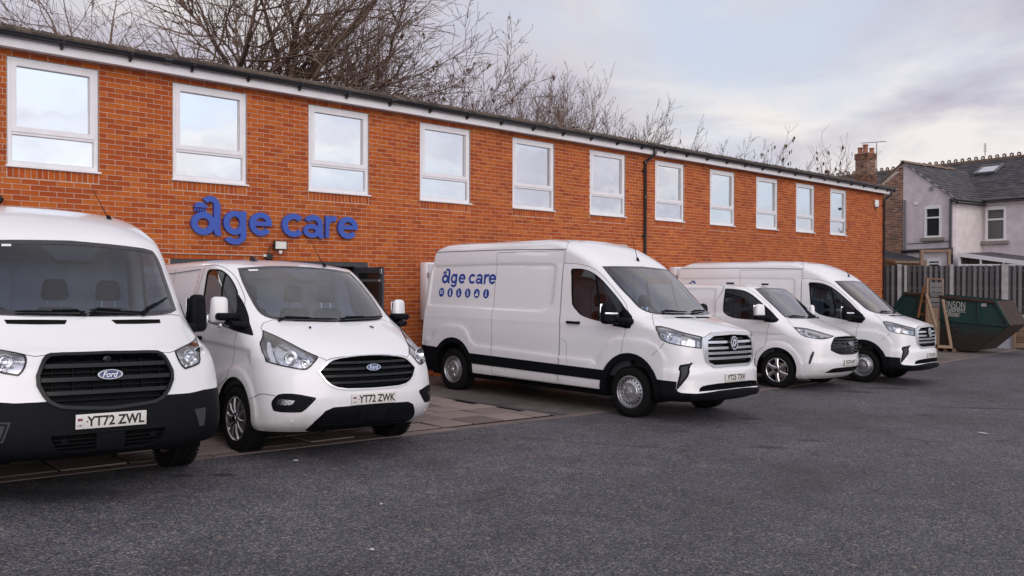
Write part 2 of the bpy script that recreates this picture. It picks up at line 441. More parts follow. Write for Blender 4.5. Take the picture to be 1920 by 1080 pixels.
def rbox(name, size, r, mat, parent=None, loc=(0, 0, 0), rot=(0, 0, 0), seg=3, taper=None):
    bm = bmesh.new(); bmesh.ops.create_cube(bm, size=1.0)
    for v in bm.verts:
        v.co = Vector((v.co.x*size[0], v.co.y*size[1], v.co.z*size[2]))
        if taper and v.co.z > 0: v.co.x *= taper[0]; v.co.y *= taper[1]
    bmesh.ops.bevel(bm, geom=list(bm.edges), offset=r, segments=seg, profile=.5, affect='EDGES')
    M = Matrix.LocRotScale(Vector(loc), Matrix.Rotation(rot[2], 3, 'Z') @ Matrix.Rotation(rot[1], 3, 'Y') @ Matrix.Rotation(rot[0], 3, 'X'), Vector((1, 1, 1)))
    bmesh.ops.transform(bm, matrix=M, verts=bm.verts)
    me = bpy.data.meshes.new(name); bm.to_mesh(me); bm.free(); me.materials.append(MATS[mat])
    me.polygons.foreach_set('use_smooth', [True]*len(me.polygons)); me.set_sharp_from_angle(angle=R(50))
    return link(name, me, parent) if name else me

_tx = {}
def text2d(body, width=None, height=None, shear=0.0, bold=0.0, spacing=1.0):
    """outline text -> 2D verts + triangles, scaled to a size, origin lower left"""
    key = (body, shear, bold, spacing)
    if key not in _tx:
        cu = bpy.data.curves.new('t', 'FONT'); cu.body = body; cu.size = 1; cu.shear = shear; cu.offset = bold; cu.space_character = spacing; cu.resolution_u = 3; cu.fill_mode = 'FRONT'
        o = bpy.data.objects.new('t', cu); COL.objects.link(o)
        dg = bpy.context.evaluated_depsgraph_get(); dg.update()
        me = bpy.data.meshes.new_from_object(o.evaluated_get(dg))
        v = np.array([p.co[:2] for p in me.vertices]); f = [tuple(p.vertices) for p in me.polygons]
        bpy.data.objects.remove(o); bpy.data.curves.remove(cu); bpy.data.meshes.remove(me)
        _tx[key] = (v, f)
    v, f = _tx[key]; v = v - v.min(0); s = v.max(0)
    kx = (width / s[0]) if width else height / s[1]; ky = (height / s[1]) if height else kx
    return v * [kx, ky], f

# ---- letters of the company name, x-height 1
def arc(cx, cy, rx, ry, a0, a1, th, n=14):
    A = np.linspace(R(a0), R(a1), n)
    o = [(cx + rx*math.cos(a), cy + ry*math.sin(a)) for a in A]; i = [(cx + (rx-th)*math.cos(a), cy + (ry-th)*math.sin(a)) for a in A]
    return o + i[::-1]
def L_ring(w, th, y0=0, y1=1): return [arc(w/2, (y0+y1)/2, w/2, (y1-y0)/2, k*90-3, k*90+93, th) for k in range(4)]
def rect(a, b, c, d): return [(a, b), (c, b), (c, d), (a, d)]
def letter(ch, th=.235):
    if ch == 'A':                                       # tall double-storey a, its hook ending in a shower head
        p = L_ring(.98, th*1.05, 0, .90); p += [rect(.92, .10, .92+th*1.12, 1.25), arc(.78, 1.12, .40, .42, 0, 140, th*.95, 18)]
        p += [[(.92, .22), (.98, .02), (1.08, -.02), (1.22, .0), (1.22, .17), (1.15, .17), (1.15, .3)]]
        p += [[(.10, 1.06), (.66, 1.06), (.64, 1.14), (.55, 1.22), (.44, 1.27), (.28, 1.26), (.17, 1.19)]]
        return p
    if ch == 'drops':
        return [[(x, .90), (x+.055, .90), (x+.075, 1.02), (x+.02, 1.02)] for x in (.13, .23, .33, .43, .53)]
    if ch == 'g':
        return L_ring(.90, th) + [rect(.90-th+.02, -.02, .92, 1.0), arc(.46, -.02, .46, .38, 205, 362, th, 18)]
    if ch == 'e':
        return [arc(.5, .5, .5, .5, 0, 180, th, 20), arc(.5, .5, .5, .5, 178, 322, th, 18), rect(.12, .42, .985, .42+th*.80)]
    if ch == 'c': return [arc(.5, .5, .5, .5, 40, 180, th, 18), arc(.5, .5, .5, .5, 178, 320, th, 18)]
    if ch == 'a':
        return [arc(.40, .30, .40, .30, k*90-3, k*90+93, th*.88) for k in range(4)] + [rect(.70, .06, .70+th, .70), arc(.49, .62, .445, .38, -2, 158, th, 20), [(.72, .12), (.76, .0), (.85, -.02), (.98, -.01), (.98, .15), (.93, .16)]]
    if ch == 'r': return [rect(.0, .0, th, .99), arc(.52, .52, .52, .47, 62, 178, th, 14)]
LOGO = [('A', 0.0, 0.0), ('g', 1.37, 0.0), ('e', 2.52, 0.0), ('c', 4.02, 0.0), ('a', 5.03, 0.0), ('r', 6.17, 0.0), ('e', 6.84, 0.0)]



# ------------------------------------------------------------------ ground
def gp(x, y, d=0.0): return (x, y, GZ(x, y) + d)
def sheet(name, pts, mat, d, cut=None):
    m = MB(); vv, tt, _ = tri2d([pts], cut or []); m.add([gp(a, b, d) for a, b in vv], [tuple(t) for t in tt])
    o = m.build(name, mat); o['kind'] = 'structure'; return o
sheet('yard', [(-160, -160), (160, -160), (160, 160), (-160, 160)], 'asphalt', 0)
sheet('apron_tarmac', [(8.95, -5.00), (14.0, -4.80), (22.7, -4.12), (31.4, -3.2), (38.5, -2.4), (38.5, 0.3), (8.62, 0.3), (8.64, -2.2)], 'asphalt_apron', .004)
k = MB()
kp = [(-3, -5.00), (3.8, -5.02), (8.9, -5.10), (14.0, -4.86), (22.7, -4.16), (31.4, -3.25), (38.5, -2.42)]
for i in range(len(kp)-1):
    (a, b), (c, d) = kp[i], kp[i+1]
    n = max(1, int(math.hypot(c-a, d-b)/.9))
    for j in range(n):
        x0, y0, x1, y1 = a+(c-a)*(j+.008)/n, b+(d-b)*(j+.008)/n, a+(c-a)*(j+.992)/n, b+(d-b)*(j+.992)/n
        dz = RNG.uniform(-.002, .003)
        k.add([gp(x0, y0-.07, .007+dz), gp(x1, y1-.07, .007+dz), gp(x1, y1+.07, .009+dz), gp(x0, y0+.07, .009+dz), gp(x0, y0-.07, -.03), gp(x1, y1-.07, -.03), gp(x1, y1+.07, -.03), gp(x0, y0+.07, -.03)],
              [(0, 1, 2, 3), (0, 4, 5, 1), (2, 6, 7, 3), (1, 5, 6, 2), (3, 7, 4, 0)], float(RNG.uniform(.1, .6)))
o = k.build('kerb', 'slab_concrete'); o['kind'] = 'structure'
apron = MB(); apron.add([gp(-3, -5, .003), gp(8.75, -5.05, .003), gp(8.62, .3, .003), gp(-3, .3, .003)], [(0, 1, 2, 3)])
apron = apron.build('concrete_apron', 'under_dark'); apron['kind'] = 'structure'
y = -4.93; row = 0
while y < .1:
    h = .48 + .08*math.sin(row*2.1); x = -3 + .45*(row % 2)
    while x < 8.75:
        w = RNG.uniform(.50, .72); g = .014
        xe = 8.72 - .02*row
        x1 = min(x+w, xe)
        if x1 - x > .15:
            j = RNG.uniform(-.006, .006, 4) + RNG.uniform(-.003, .006); q = [gp(x+g, y+g, .009+j[0]), gp(x1-g, y+g, .009+j[1]), gp(x1-g, y+h-g, .009+j[2]), gp(x+g, y+h-g, .009+j[3])]
            c = (Vector(q[0])+Vector(q[2]))/2
            m = MB(); top = [Vector(p) - c for p in q]; bot = [p + Vector((0, 0, -.03)) for p in top]
            inn = [p*.975 + Vector((0, 0, .002)) for p in top]
            m.add(top+bot+inn, [(8, 9, 10, 11)] + [(i, (i+1) % 4, 8+(i+1) % 4, 8+i) for i in range(4)] + [(i, 4+i, 4+(i+1) % 4, (i+1) % 4) for i in range(4)], float(RNG.uniform(0, 1)))
            o = m.build('slab', 'slab_concrete', apron); o.location = c
        x += w
    y += h; row += 1
# bits of litter on the tarmac
for lab, (x, y), s, mat in (('white scrap of paper by the corner of the black-bumpered van', (4.32, -5.72), .10, 'paper'), ('thin white paper strip lying on open tarmac at the right', (12.35, -9.25), .13, 'paper'),
        ('small white scrap on the bare tarmac in the foreground', (3.98, -7.62), .035, 'paper'), ('tiny white flake at the bottom of the yard', (3.25, -8.55), .045, 'paper'), ('orange dead leaf on tarmac before the tall white van', (6.35, -6.93), .05, 'leaf_dead'), ('brown dead leaf near the low white van', (5.35, -6.05), .04, 'leaf_dead')):
    m = MB(); z = .012
    pts = [(math.cos(a)*s*.75*RNG.uniform(.5, 1), math.sin(a)*s*.34*RNG.uniform(.6, 1)) for a in np.linspace(0, 2*math.pi, 7)[:-1]]
    top = [(a, b, z + RNG.uniform(0, .012)) for a, b in pts]; m.add(top + [(a, b, c-.002) for a, b, c in top], [tuple(range(6)), tuple(range(11, 5, -1))] + [(i, 6+i, 6+(i+1) % 6, (i+1) % 6) for i in range(6)])
    o = m.build('litter', mat); o.location = gp(x, y); o.rotation_euler.z = RNG.uniform(0, 3); tag(o, lab, 'litter' if mat == 'paper' else 'leaf')

# ------------------------------------------------------------------ brick office building
H = CAMZ
XL, XR = -3.0, 30.80
ZT, ZB = 3.062 + H, 1.562 + H
WALL_TOP = 3.21 + H
DEPTH = 8.0
WX = [(-1.48, -.28)] if False else []
WX = [(.88, 2.06), (3.24, 4.42), (5.50, 6.71), (7.85, 9.08), (10.25, 11.51), (12.69, 13.95), (15.14, 16.41), (17.59, 18.80), (19.99, 21.18), (22.325, 23.50), (24.60, 25.74), (26.80, 27.905)]
WX = [(-1.48, -.30)] + WX
DOOR = (5.46, 9.07, .372 + H)
bld = empty('office_building', (0, 0, 0)); tag(bld, 'two storey orange brick office building with a row of white windows', 'building')
# wall core with openings (mortar shows in the joints)
holes = [rect_ for rect_ in [[(a, ZB), (b, ZB), (b, ZT), (a, ZT)] for a, b in WX]]
holes.append([(DOOR[0], -1.2), (DOOR[1], -1.2), (DOOR[1], DOOR[2]), (DOOR[0], DOOR[2])])
m = MB(); m.prism([(XL, -1.5), (XR-.009, -1.5), (XR-.009, WALL_TOP), (XL, WALL_TOP)], lambda u, v, d: Vector((u, .28 - d, v)), .2765, holes=holes)
m.box((XR-.28, .28, -1.5), (XR-.009, DEPTH, WALL_TOP)); m.box((XL, DEPTH-.28, -1.5), (XR-.28, DEPTH, WALL_TOP)); m.box((XL, .28, -1.5), (XL+.28, DEPTH-.28, WALL_TOP))
m.build('wall', 'mortar', bld)
m = MB(); m.box((XL+.28, .285, 2.62), (XR-.28, DEPTH-.28, 2.72)); m.build('upper_floor', 'lobby_dark', bld)
BW, BH = .225, .075
def brick_mesh(w, h, seed, dep=.10):
    r = np.random.default_rng(seed); m = MB(); c = r.uniform(.0008, .002); d = r.uniform(-.0012, .0012)
    f = [(-w/2, d, -h/2), (w/2, d, -h/2), (w/2, d, h/2), (-w/2, d, h/2)]
    i = [(x - math.copysign(c, x), y - c*.8, z - math.copysign(c, z)) for x, y, z in f]; b = [(x, dep, z) for x, y, z in f]
    m.add(i + f + b, [(0, 1, 2, 3)] + [(4+k_, 4+(k_+1) % 4, (k_+1) % 4, k_) for k_ in range(4)] + [(8+k_, 8+(k_+1) % 4, 4+(k_+1) % 4, 4+k_) for k_ in range(4)], float(r.random()))
    return m
full = [brick_mesh(BW-.0098, BH-.0098, 100+i).mesh('brick', 'brick') for i in range(14)]
rows = []
wallm = MB(); near = []
zrow = ZB; kmin = -int((ZB + 1.4)/BH)
def clear(x0, x1, z0, z1):
    """pieces of [x0,x1] left free by openings in this course"""
    seg = [(x0, x1)]
    ops = [(a-.004, b+.004, ZB-.142, ZT+.004) for a, b in WX] + [(DOOR[0]-.004, DOOR[1]+.004, -2, DOOR[2]+.004)]
    zc = (z0+z1)/2
    for a, b, c, d in ops:
        if c < zc < d:
            n = []
            for s, e in seg:
                if e <= a or s >= b: n.append((s, e))
                else:
                    if s < a: n.append((s, a))
                    if e > b: n.append((b, e))
            seg = n
    return [(s, e) for s, e in seg if e - s > .03]
for r in range(kmin, 24):
    z0 = ZB + r*BH
    if z0 + BH > WALL_TOP + .01: break
    x = XL - (BW/2 if r % 2 else 0)
    while x < XR:
        for s, e in clear(max(x, XL), min(x + BW, XR), z0, z0+BH):
            cx, cz = (s+e)/2, z0 + BH/2
            dist = math.hypot(cx, 13.258)
            if e - s > BW - .003 and 3.1 < cx and cz > 2.6: near.append((dist + abs(cz-CAMZ)*.0, cx, cz))
            else:
                b = brick_mesh(e-s-.0098, BH-.0098, int(RNG.integers(1e9)))
                wallm.add([(a+cx, b_, c+cz) for a, b_, c in b.v], b.f, b.t[0])
        x += BW
near.sort()
for i, (d, cx, cz) in enumerate(near):
    if i < 290:
        o = link('brick', full[int(RNG.integers(len(full)))], bld); o.location = (cx, RNG.uniform(-.001, .001), cz)
    else:
        b = brick_mesh(BW-.0098, BH-.0098, int(RNG.integers(1e9))); wallm.add([(a+cx, b_, c+cz) for a, b_, c in b.v], b.f, b.t[0])
# bricks on edge below every window
for a, b in WX:
    n = int(round((b-a+.02)/BH)); 
    for q in range(n):
        w = (b-a)/n; bk = brick_mesh(w-.010, .130, int(RNG.integers(1e9))); wallm.add([(p+a+(q+.5)*w, y_+.0, c+ZB-.072) for p, y_, c in bk.v], bk.f, bk.t[0])
# return wall of the gable end
for r in range(kmin, 24):
    z0 = ZB + r*BH
    if z0 + BH > WALL_TOP: break
    y = .0 - (BW/2 if r % 2 else 0)
    while y < DEPTH:
        s, e = max(y, 0.003), y+BW
        b = brick_mesh(e-s-.0098, BH-.0098, int(RNG.integers(1e9))); wallm.add([(XR - y_ - .0 - .0, a+(s+e)/2, c+z0+BH/2) for a, y_, c in b.v], [tuple(f) for f in b.f], b.t[0]); y += BW
o = wallm.build('brickwork', 'brick', bld); o['kind'] = 'stuff'
# windows
def window(x0, x1):
    w = MB(); yf, yb = .018, .085; zt, zb = ZT, ZB + .028
    W = x1-x0; ow = .062
    P = lambda u, v, d: Vector((x0+u, yb - d, v))
    tz = zb + (zt-zb)*.305
    w.prism([(0.006, zb), (W-.006, zb), (W-.006, zt-.006), (0.006, zt-.006)], P, yb-yf, holes=[[(ow, zb+.055), (W-ow, zb+.055), (W-ow, tz-.026), (ow, tz-.026)], [(ow, tz+.022), (W-ow, tz+.022), (W-ow, zt-ow), (ow, zt-ow)]])
    o = w.build('window', 'upvc', bld)
    s = MB(); s.prism([(ow-.012, tz+.010), (W-ow+.012, tz+.010), (W-ow+.012, zt-ow+.012), (ow-.012, zt-ow+.012)], lambda u, v, d: Vector((x0+u, yb-.02 - d, v)), yb-.02-yf+.014,
                     holes=[[(ow+.055, tz+.075), (W-ow-.055, tz+.075), (W-ow-.055, zt-ow-.055), (ow+.055, zt-ow-.055)]]); s.build('sash', 'upvc', o)
    ow2 = ow+.05
    for z0, z1, m_ in ((zb+.04, tz-.015, ow-.01), (tz+.07, zt-ow-.05, ow2)):
        g = MB(); g.box((x0+m_, .052, z0), (x1-m_, .062, z1)); po_ = g.build('pane', 'pane', o); pc_ = Vector(((x0+x1)/2, .057, (z0+z1)/2)); po_.data.transform(Matrix.Translation(-pc_)); po_.location = pc_; po_.rotation_euler = (RNG.uniform(-.006, .006), 0, RNG.uniform(-.006, .006))
    bd = MB()
    for a, b, c, d in ((ow+.055, tz+.075, W-ow-.055, zt-ow-.055), (ow, zb+.055, W-ow, tz-.026)):
        bd.prism([(a, b), (c, b), (c, d), (a, d)], lambda u, v, q: Vector((x0+u, .052 - q, v)), .012, holes=[[(a+.010, b+.010), (c-.010, b+.010), (c-.010, d-.010), (a+.010, d-.010)]])
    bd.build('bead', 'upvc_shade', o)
    sl = MB(); sl.prism([(-.045, ZB), (.08, ZB), (.08, ZB+.030), (-.030, ZB+.026), (-.045, ZB+.018)], lambda u, v, d: Vector((x0-.025 + d, u, v)), W+.05); sl.build('sill', 'upvc', o)
    gs = MB(); gs.prism([(-.004, ZB+.03), (W+.004, ZB+.03), (W+.004, ZT+.004), (-.004, ZT+.004)], lambda u, v, d: Vector((x0+u, .06-d, v)), .05, holes=[[(.006, ZB+.03), (W-.006, ZB+.03), (W-.006, ZT-.006), (.006, ZT-.006)]]); gs.build('window_seal', 'gutter_black', o)
for a, b in WX: window(a, b)
# eaves: soffit, fascia, gutter with brackets, mossy tiles
Z_F0, Z_F1 = 3.135 + H, 3.275 + H
m = MB(); m.box((XL, -.215, Z_F0), (XR+.12, -.195, Z_F1)); m.build('fascia', 'fascia_white', bld)
m = MB(); m.box((XL, -.195, Z_F0+.02), (XR+.12, .0, Z_F0+.034)); m.build('soffit', 'fascia_white', bld)
def gutter(x0, x1, name='gutter'):
    m = MB(); n = 9
    pr = [(-.275 + .058*math.cos(a), 3.315 + H + .062*math.sin(a)) for a in np.linspace(math.pi, 2*math.pi, n)]
    pr = [(-.336, 3.322+H)] + pr + [(-.213, 3.322+H)]
    inn = [(u*.93 + (-.275)*.07, v + .006) for u, v in pr]
    m.prism(pr + inn[::-1], lambda u, v, d: Vector((x0 + d, u, v)), x1-x0); return m.build(name, 'gutter_black', bld, 50)
gx = [XL, 1.2, 5.3, 9.4, 13.5, 17.6, 21.7, 25.8, XR+.18]
for a, b in zip(gx[:-1], gx[1:]): gutter(a+.003, b-.003)
for a in gx[1:-1]:
    m = MB(); m.prism([(-.341, 3.325+H), (-.341, 3.30+H), (-.325, 3.262+H), (-.275, 3.244+H), (-.225, 3.262+H), (-.21, 3.30+H), (-.21, 3.325+H)], lambda u, v, d: Vector((a-.06+d, u, v)), .12); m.build('gutter_joint', 'gutter_black', bld)
x = XL+.4
while x < XR:
    m = MB(); m.prism([(-.213, 3.30+H), (-.213, 3.215+H), (-.232, 3.20+H), (-.30, 3.238+H), (-.34, 3.29+H), (-.34, 3.305+H), (-.325, 3.262+H), (-.275, 3.246+H), (-.225, 3.262+H)], lambda u, v, d: Vector((d, u, v)), .03)
    o = m.build('gutter_bracket', 'gutter_black', bld); o.location = (x, 0, 0); x += .92
cp = MB(); cp.tube([(XR+.17, -.275, 3.285+H), (XR+.21, -.275, 3.285+H)], .066, 12); cp.build('gutter_end', 'gutter_black', bld)
def downpipe(x, zb, side_off=0):
    m = MB(); m.tube([(x+.10, -.275, 3.262+H), (x+.10, -.275, 3.16+H), (x+.08, -.24, 3.11+H), (x+.01, -.085, 2.97+H), (x, -.055, 2.93+H), (x, -.055, zb)], .036, 12)
    for z in (3.17+H, 2.95+H, 2.1+H): m.tube([(x+(.10 if z > 3.1+H else 0), -.275 if z > 3.1+H else -.055, z-.03), (x+(.10 if z > 3.1+H else 0), -.275 if z > 3.1+H else -.055, z+.03)], .044, 12)
    o = m.build('downpipe', 'gutter_black', bld, 50)
    for z in (2.75+H, 1.15+H, -.3+H):
        c = MB(); c.box((x-.075, -.045, z-.02), (x+.075, -.004, z+.02)); c.build('pipe_clip', 'gutter_black', o)
downpipe(17.12, GZ(17.1, 0)); downpipe(XR-.08, GZ(30.8, 0))
# roof: a short mossy tile skirt over the gutter, then a nearly flat deck
ex, ez = -.315, 3.335 + H
SK = [(0, 0), (.13, .125), (4.32, .27)]           # section: out from the eave, up
m = MB(); m.prism([(ex+.02, ez-.06), (ex+.03, ez-.01), (ex+.13, ez+.06), (DEPTH/2, ez+.20), (DEPTH-ex-.13, ez+.06), (DEPTH-ex-.02, ez-.06)], lambda u, v, d: Vector((XL-.2 + d, u, v)), XR-XL+.42); m.build('roof', 'roof_deck', bld)
m = MB(); u = XL - .2
while u < XR+.2:
    wd = RNG.uniform(.10, .24); j = RNG.uniform(-.006, .006); t_ = RNG.uniform(-.006, .012); k2 = RNG.uniform(-.006, .008)
    w1 = min(u+wd, XR+.22)
    p = [(u+.002, ex+j, ez-.012), (w1-.002, ex+j, ez-.012), (w1-.002, ex+j, ez+.022), (u+.002, ex+j, ez+.022), (w1-.002, ex+.06+k2, ez+.055+k2), (u+.002, ex+.06+k2, ez+.055+k2), (w1-.002, ex+.13, ez+.085+t_), (u+.002, ex+.13, ez+.085+t_), (w1-.002, ex+.42, ez+.085+t_*.3), (u+.002, ex+.42, ez+.085+t_*.3)]
    m.add(p, [(0, 1, 2, 3), (3, 2, 4, 5), (5, 4, 6, 7), (7, 6, 8, 9), (0, 3, 5, 7), (1, 6, 4, 2)], float(RNG.random())); u += wd
o = m.build('roof_tiles', 'roof_tile', bld); o['kind'] = 'stuff'
m = MB(); u = XL
while u < XR+.2:
    for k in range(4):
        q = RNG.random(); y = ex + .02 + .24*q; z = ez + (.025 + .075*min(1, q*2.2)); r_ = RNG.uniform(.005, .016)
        M = Matrix.Translation((u + RNG.uniform(0, .1), y, z)) @ Matrix.Rotation(RNG.uniform(0, 6), 4, 'Z') @ Matrix.Rotation(RNG.uniform(-.5, .5), 4, 'X')
        m.lathe([(r_*1.4, -.012), (r_*1.2, r_*.4), (r_*.5, r_*.8), (0, r_*.9)], 5, 'z', M, float(RNG.random()))
    u += .10
o = m.build('roof_moss', 'moss_bits', bld); o['kind'] = 'stuff'
# entrance behind the vans
ent = empty('entrance', (0, 0, 0), parent=bld)
dz0 = GZ(7, 0)
m = MB(); m.prism([(DOOR[0]+.004, dz0-.1), (DOOR[1]-.004, dz0-.1), (DOOR[1]-.004, DOOR[2]-.004), (DOOR[0]+.004, DOOR[2]-.004)], lambda u, v, d: Vector((u, .09-d, v)), .082,
    holes=[[(a, dz0+.05), (b, dz0+.05), (b, DOOR[2]-.085), (a, DOOR[2]-.085)] for a, b in ((5.53, 6.30), (6.36, 7.60), (7.66, 8.80))]); m.build('door_frame', 'dark_frame', ent)
for a, b in ((5.53, 6.30), (6.36, 7.60)):
    m = MB(); m.box((a-.01, .05, dz0), (b+.01, .06, DOOR[2]-.08)); m.build('door_pane', 'door_glass', ent)
m = MB(); m.box((5.40, .29, dz0-.1), (9.2, 2.4, DOOR[2]+.1)); m.build('lobby', 'lobby_dark', ent)
lf = MB(); zt_ = DOOR[2]-.10
lf.prism([(0, dz0+.02), (.84, dz0+.02), (.84, zt_), (0, zt_)], lambda u, v, d: Vector((8.80 + d - .02, -u, v)), .045, holes=[[(.09, dz0+.3), (.75, dz0+.3), (.75, zt_-.10), (.09, zt_-.10)]])
lo_ = lf.build('open_door', 'dark_frame', ent)
m = MB(); m.box((8.796, -.76, dz0+.29), (8.806, -.08, zt_-.09)); m.build('door_pane', 'door_glass', lo_)
m = MB(); m.box((8.74, -.80, 1.36+H-1.34), (8.775, -.10, 1.40+H-1.34)); m.build('push_bar', 'satin_silver', lo_)
m = MB(); m.box((8.765, -.835, zt_-.12), (8.785, -.78, zt_-.03)); m.build('closer', 'satin_silver', lo_)
# wall fittings
def wall_sign():
    s = empty('company_sign', (5.758, -.02, .750 + H)); tag(s, 'blue raised lettering age care on the brick wall over the entrance', 'sign')
    u = .385; D_ = .055
    spec = [('A', 'letter', 5.758, .742, .385/1.0, .40), ('drops', 'letter', 5.758, .742, .385, .40), ('g', 'letter', 6.283, .762, .383/.92*.98, .385), ('e', 'letter', 6.728, .764, .398, .385), ('c', 'letter', 7.310, .768, .392, .393), ('a', 'letter', 7.710, .768, .400, .392), ('r', 'letter', 8.143, .780, .295, .384), ('e', 'letter', 8.391, .775, .410, .390)]
    for ch, nm, x, z, kx, kz in spec:
        wd = {'A': 1.22, 'drops': 1.22, 'g': .92, 'e': 1.0, 'c': .87, 'a': .98, 'r': .80}[ch]
        targ = {'A': .485, 'drops': .485, 'g': .385, 'e': .398, 'c': .372, 'a': .390, 'r': .240}[ch]
        if (ch, round(x, 2)) == ('e', 8.39): targ = .410
        sx = targ/wd
        polys = [[(a*sx, b*kz) for a, b in p] for p in letter(ch)]
        vv, tt, loops = tri2d(polys); n = len(vv)
        V = [Vector((a, -D_, b)) for a, b in vv] + [Vector((a, 0, b)) for a, b in vv]
        m = MB(); m.add(V, [tuple(t) for t in tt] + [(a, n+a, n+b, b) for a, b in loops])
        o = m.build('letter' if ch != 'drops' else 'shower_drops', 'brand_blue_sign', s); o.location = (x-5.758, 0, z-.750)
wall_sign()
fl = empty('floodlight', (7.25, -.1, .61 + H)); tag(fl, 'small square floodlight with sensor under the blue lettering', 'light')
m = MB(); m.box((-.115, -.035, -.065), (.115, .02, .085)); m.build('lamp_body', 'camera_black', fl)
m = MB(); m.box((-.098, -.040, -.05), (.098, -.036, .070)); m.build('lamp_lens', 'lamp_face', fl)
m = MB(); m.lathe([(.028, 0), (.032, -.03), (.022, -.055), (0, -.06)], 12, 'z', Matrix.Translation((.0, -.02, -.08))); m.build('motion_sensor', 'plate_white', fl)
m = MB(); m.box((-.03, .02, -.03), (.03, .095, .03)); m.tube([(-.11, .0, .0), (-.16, .04, -.03), (-.17, .07, -.12), (-.19, .085, -.18)], .008, 6); m.build('bracket', 'camera_black', fl)
jb = empty('junction_box', (7.085, -.04, .425 + H)); tag(jb, 'black junction box with grey conduit running left beside the floodlight', 'box')
rbox('box', (.11, .07, .10), .012, 'camera_black', jb); m = MB(); m.tube([(-.055, .02, .02), (-1.2, .022, .02), (-2.6, .022, .03)], .010, 6); m.build('conduit', 'mortar', jb); m = MB(); m.box((-.10, -.02, .0), (-.055, .03, .04)); m.build('gland', 'plate_white', jb)
al = empty('alarm_box', (30.10, -.05, 2.775 + H)); tag(al, 'white burglar alarm box high at the far end of the brick wall', 'alarm')
rbox('alarm_cover', (.26, .09, .27), .05, 'upvc', al); m = MB(); m.lathe([(.05, 0), (.045, -.03), (0, -.035)], 12, 'z', Matrix.Translation((0, 0, -.13))); m.build('alarm_lamp', 'camera_black', al)
cc = empty('security_camera', (3.11, -.12, 1.10 + H)); tag(cc, 'black security camera at the left edge above the van roof', 'camera')
m = MB(); m.lathe([(.06, .02), (.06, 0), (.052, -.03), (.03, -.05), (0, -.055)], 16, 'z'); m.build('camera_dome', 'gloss_black', cc); m = MB(); m.box((-.04, -.03, .02), (.04, .115, .05)); m.build('bracket', 'camera_black', cc)
for lab, x, zt, w in (('white meter cabinet on the brick wall behind the long van with lettering', 10.24, .389, .85), ('white meter cabinet behind the far pair of vans', 18.15, .41, .9)):
    c = empty('meter_cabinet', (x, 0, zt + H - 1.1)); tag(c, lab, 'cabinet', 'white meter cabinets on the wall')
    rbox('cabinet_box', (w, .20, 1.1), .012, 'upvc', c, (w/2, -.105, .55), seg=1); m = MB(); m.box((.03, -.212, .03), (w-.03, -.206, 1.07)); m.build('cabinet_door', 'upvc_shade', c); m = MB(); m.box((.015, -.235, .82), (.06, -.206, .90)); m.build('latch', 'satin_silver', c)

# ------------------------------------------------------------------ far side of the yard
def pt(px, py, D): return CAMP + (FWD + r2*((px-960)/FPX) + u2*((540-py)/FPX))*D
def ray_on(px, py, P, N):
    d = FWD + r2*((px-960)/FPX) + u2*((540-py)/FPX); return CAMP + d*((P-CAMP).dot(N)/d.dot(N))
f0 = Vector((math.sin(YAW), math.cos(YAW), 0)); r0 = Vector((math.cos(YAW), -math.sin(YAW), 0))
def frame(o, x, y, z=Vector((0, 0, 1))): return Matrix(((x.x, y.x, z.x, o.x), (x.y, y.y, z.y, o.y), (x.z, y.z, z.z, o.z), (0, 0, 0, 1)))
# ---- terraced houses
E1 = (r0*.568 - f0*.823); E2 = (r0*.823 + f0*.568)
G0 = pt(1694, 305, 40); G0h = G0.z; GB = -.75
HM = frame(Vector((G0.x, G0.y, 0)), E1, E2)          # local: x along the terrace, y back, z up
SW, EAVE = 2.3, 3.81 + CAMZ; slope_ = (G0h-EAVE)/SW
MY = 2.45                                            # rear wall of the main range
RY, RH = MY + 4.2, 6.12 + CAMZ
def hl_(v): return HM @ Vector(v)
hs = empty('terraced_house', hl_((2, 2, 0))); tag(hs, 'grey rendered terraced house with slate roof, skylight and rear wing', 'house')
hb = empty('terraced_house', hl_((-2, 2, 0))); tag(hb, 'neighbouring house with bare brick half gable and tall brick chimney', 'house')
def hbuild(m, name, mat, parent, smooth=None, kind=None):
    o = m.build(name, mat, parent, smooth); o.matrix_parent_inverse = parent.matrix_world.inverted() if False else Matrix.Translation(-parent.location); 
    if kind: o['kind'] = kind
    return o
def gable_win(px0, py0, px1, py1, plane_y):
    P, N = hl_((0, plane_y, 0)), E2
    a = HM.inverted() @ ray_on(px0, py0, P, N); b = HM.inverted() @ ray_on(px1, py1, P, N); return a.x, b.z, b.x, a.z
w1 = gable_win(1734, 390, 1765, 445, 0); w2 = gable_win(1848, 392, 1886, 451, MY); w3 = gable_win(1738, 488, 1765, 508, 0)
m = MB()
m.prism([(0.0, GB), (SW, GB), (SW, EAVE), (0.0, G0h)], lambda u, v, d: hl_((u, .25-d, v)), .25, holes=[[(w[0], w[1]), (w[2], w[1]), (w[2], w[3]), (w[0], w[3])] for w in (w1, w3)]); hbuild(m, 'wing_wall', 'render_grey', hs)
m = MB(); m.prism([(.0, GB), (MY, GB), (MY, EAVE), (.0, EAVE)], lambda u, v, d: hl_((SW - .25 + d, u+.252, v)), .25); hbuild(m, 'side_wall', 'render_light', hs)
m = MB(); m.prism([(SW+.002, GB), (9.5, GB), (9.5, EAVE), (SW+.002, EAVE)], lambda u, v, d: hl_((u, MY+.26-d, v)), .25, holes=[[(w2[0], w2[1]), (w2[2], w2[1]), (w2[2], w2[3]), (w2[0], w2[3])]]); hbuild(m, 'rear_wall', 'render_grey', hs)
m = MB()
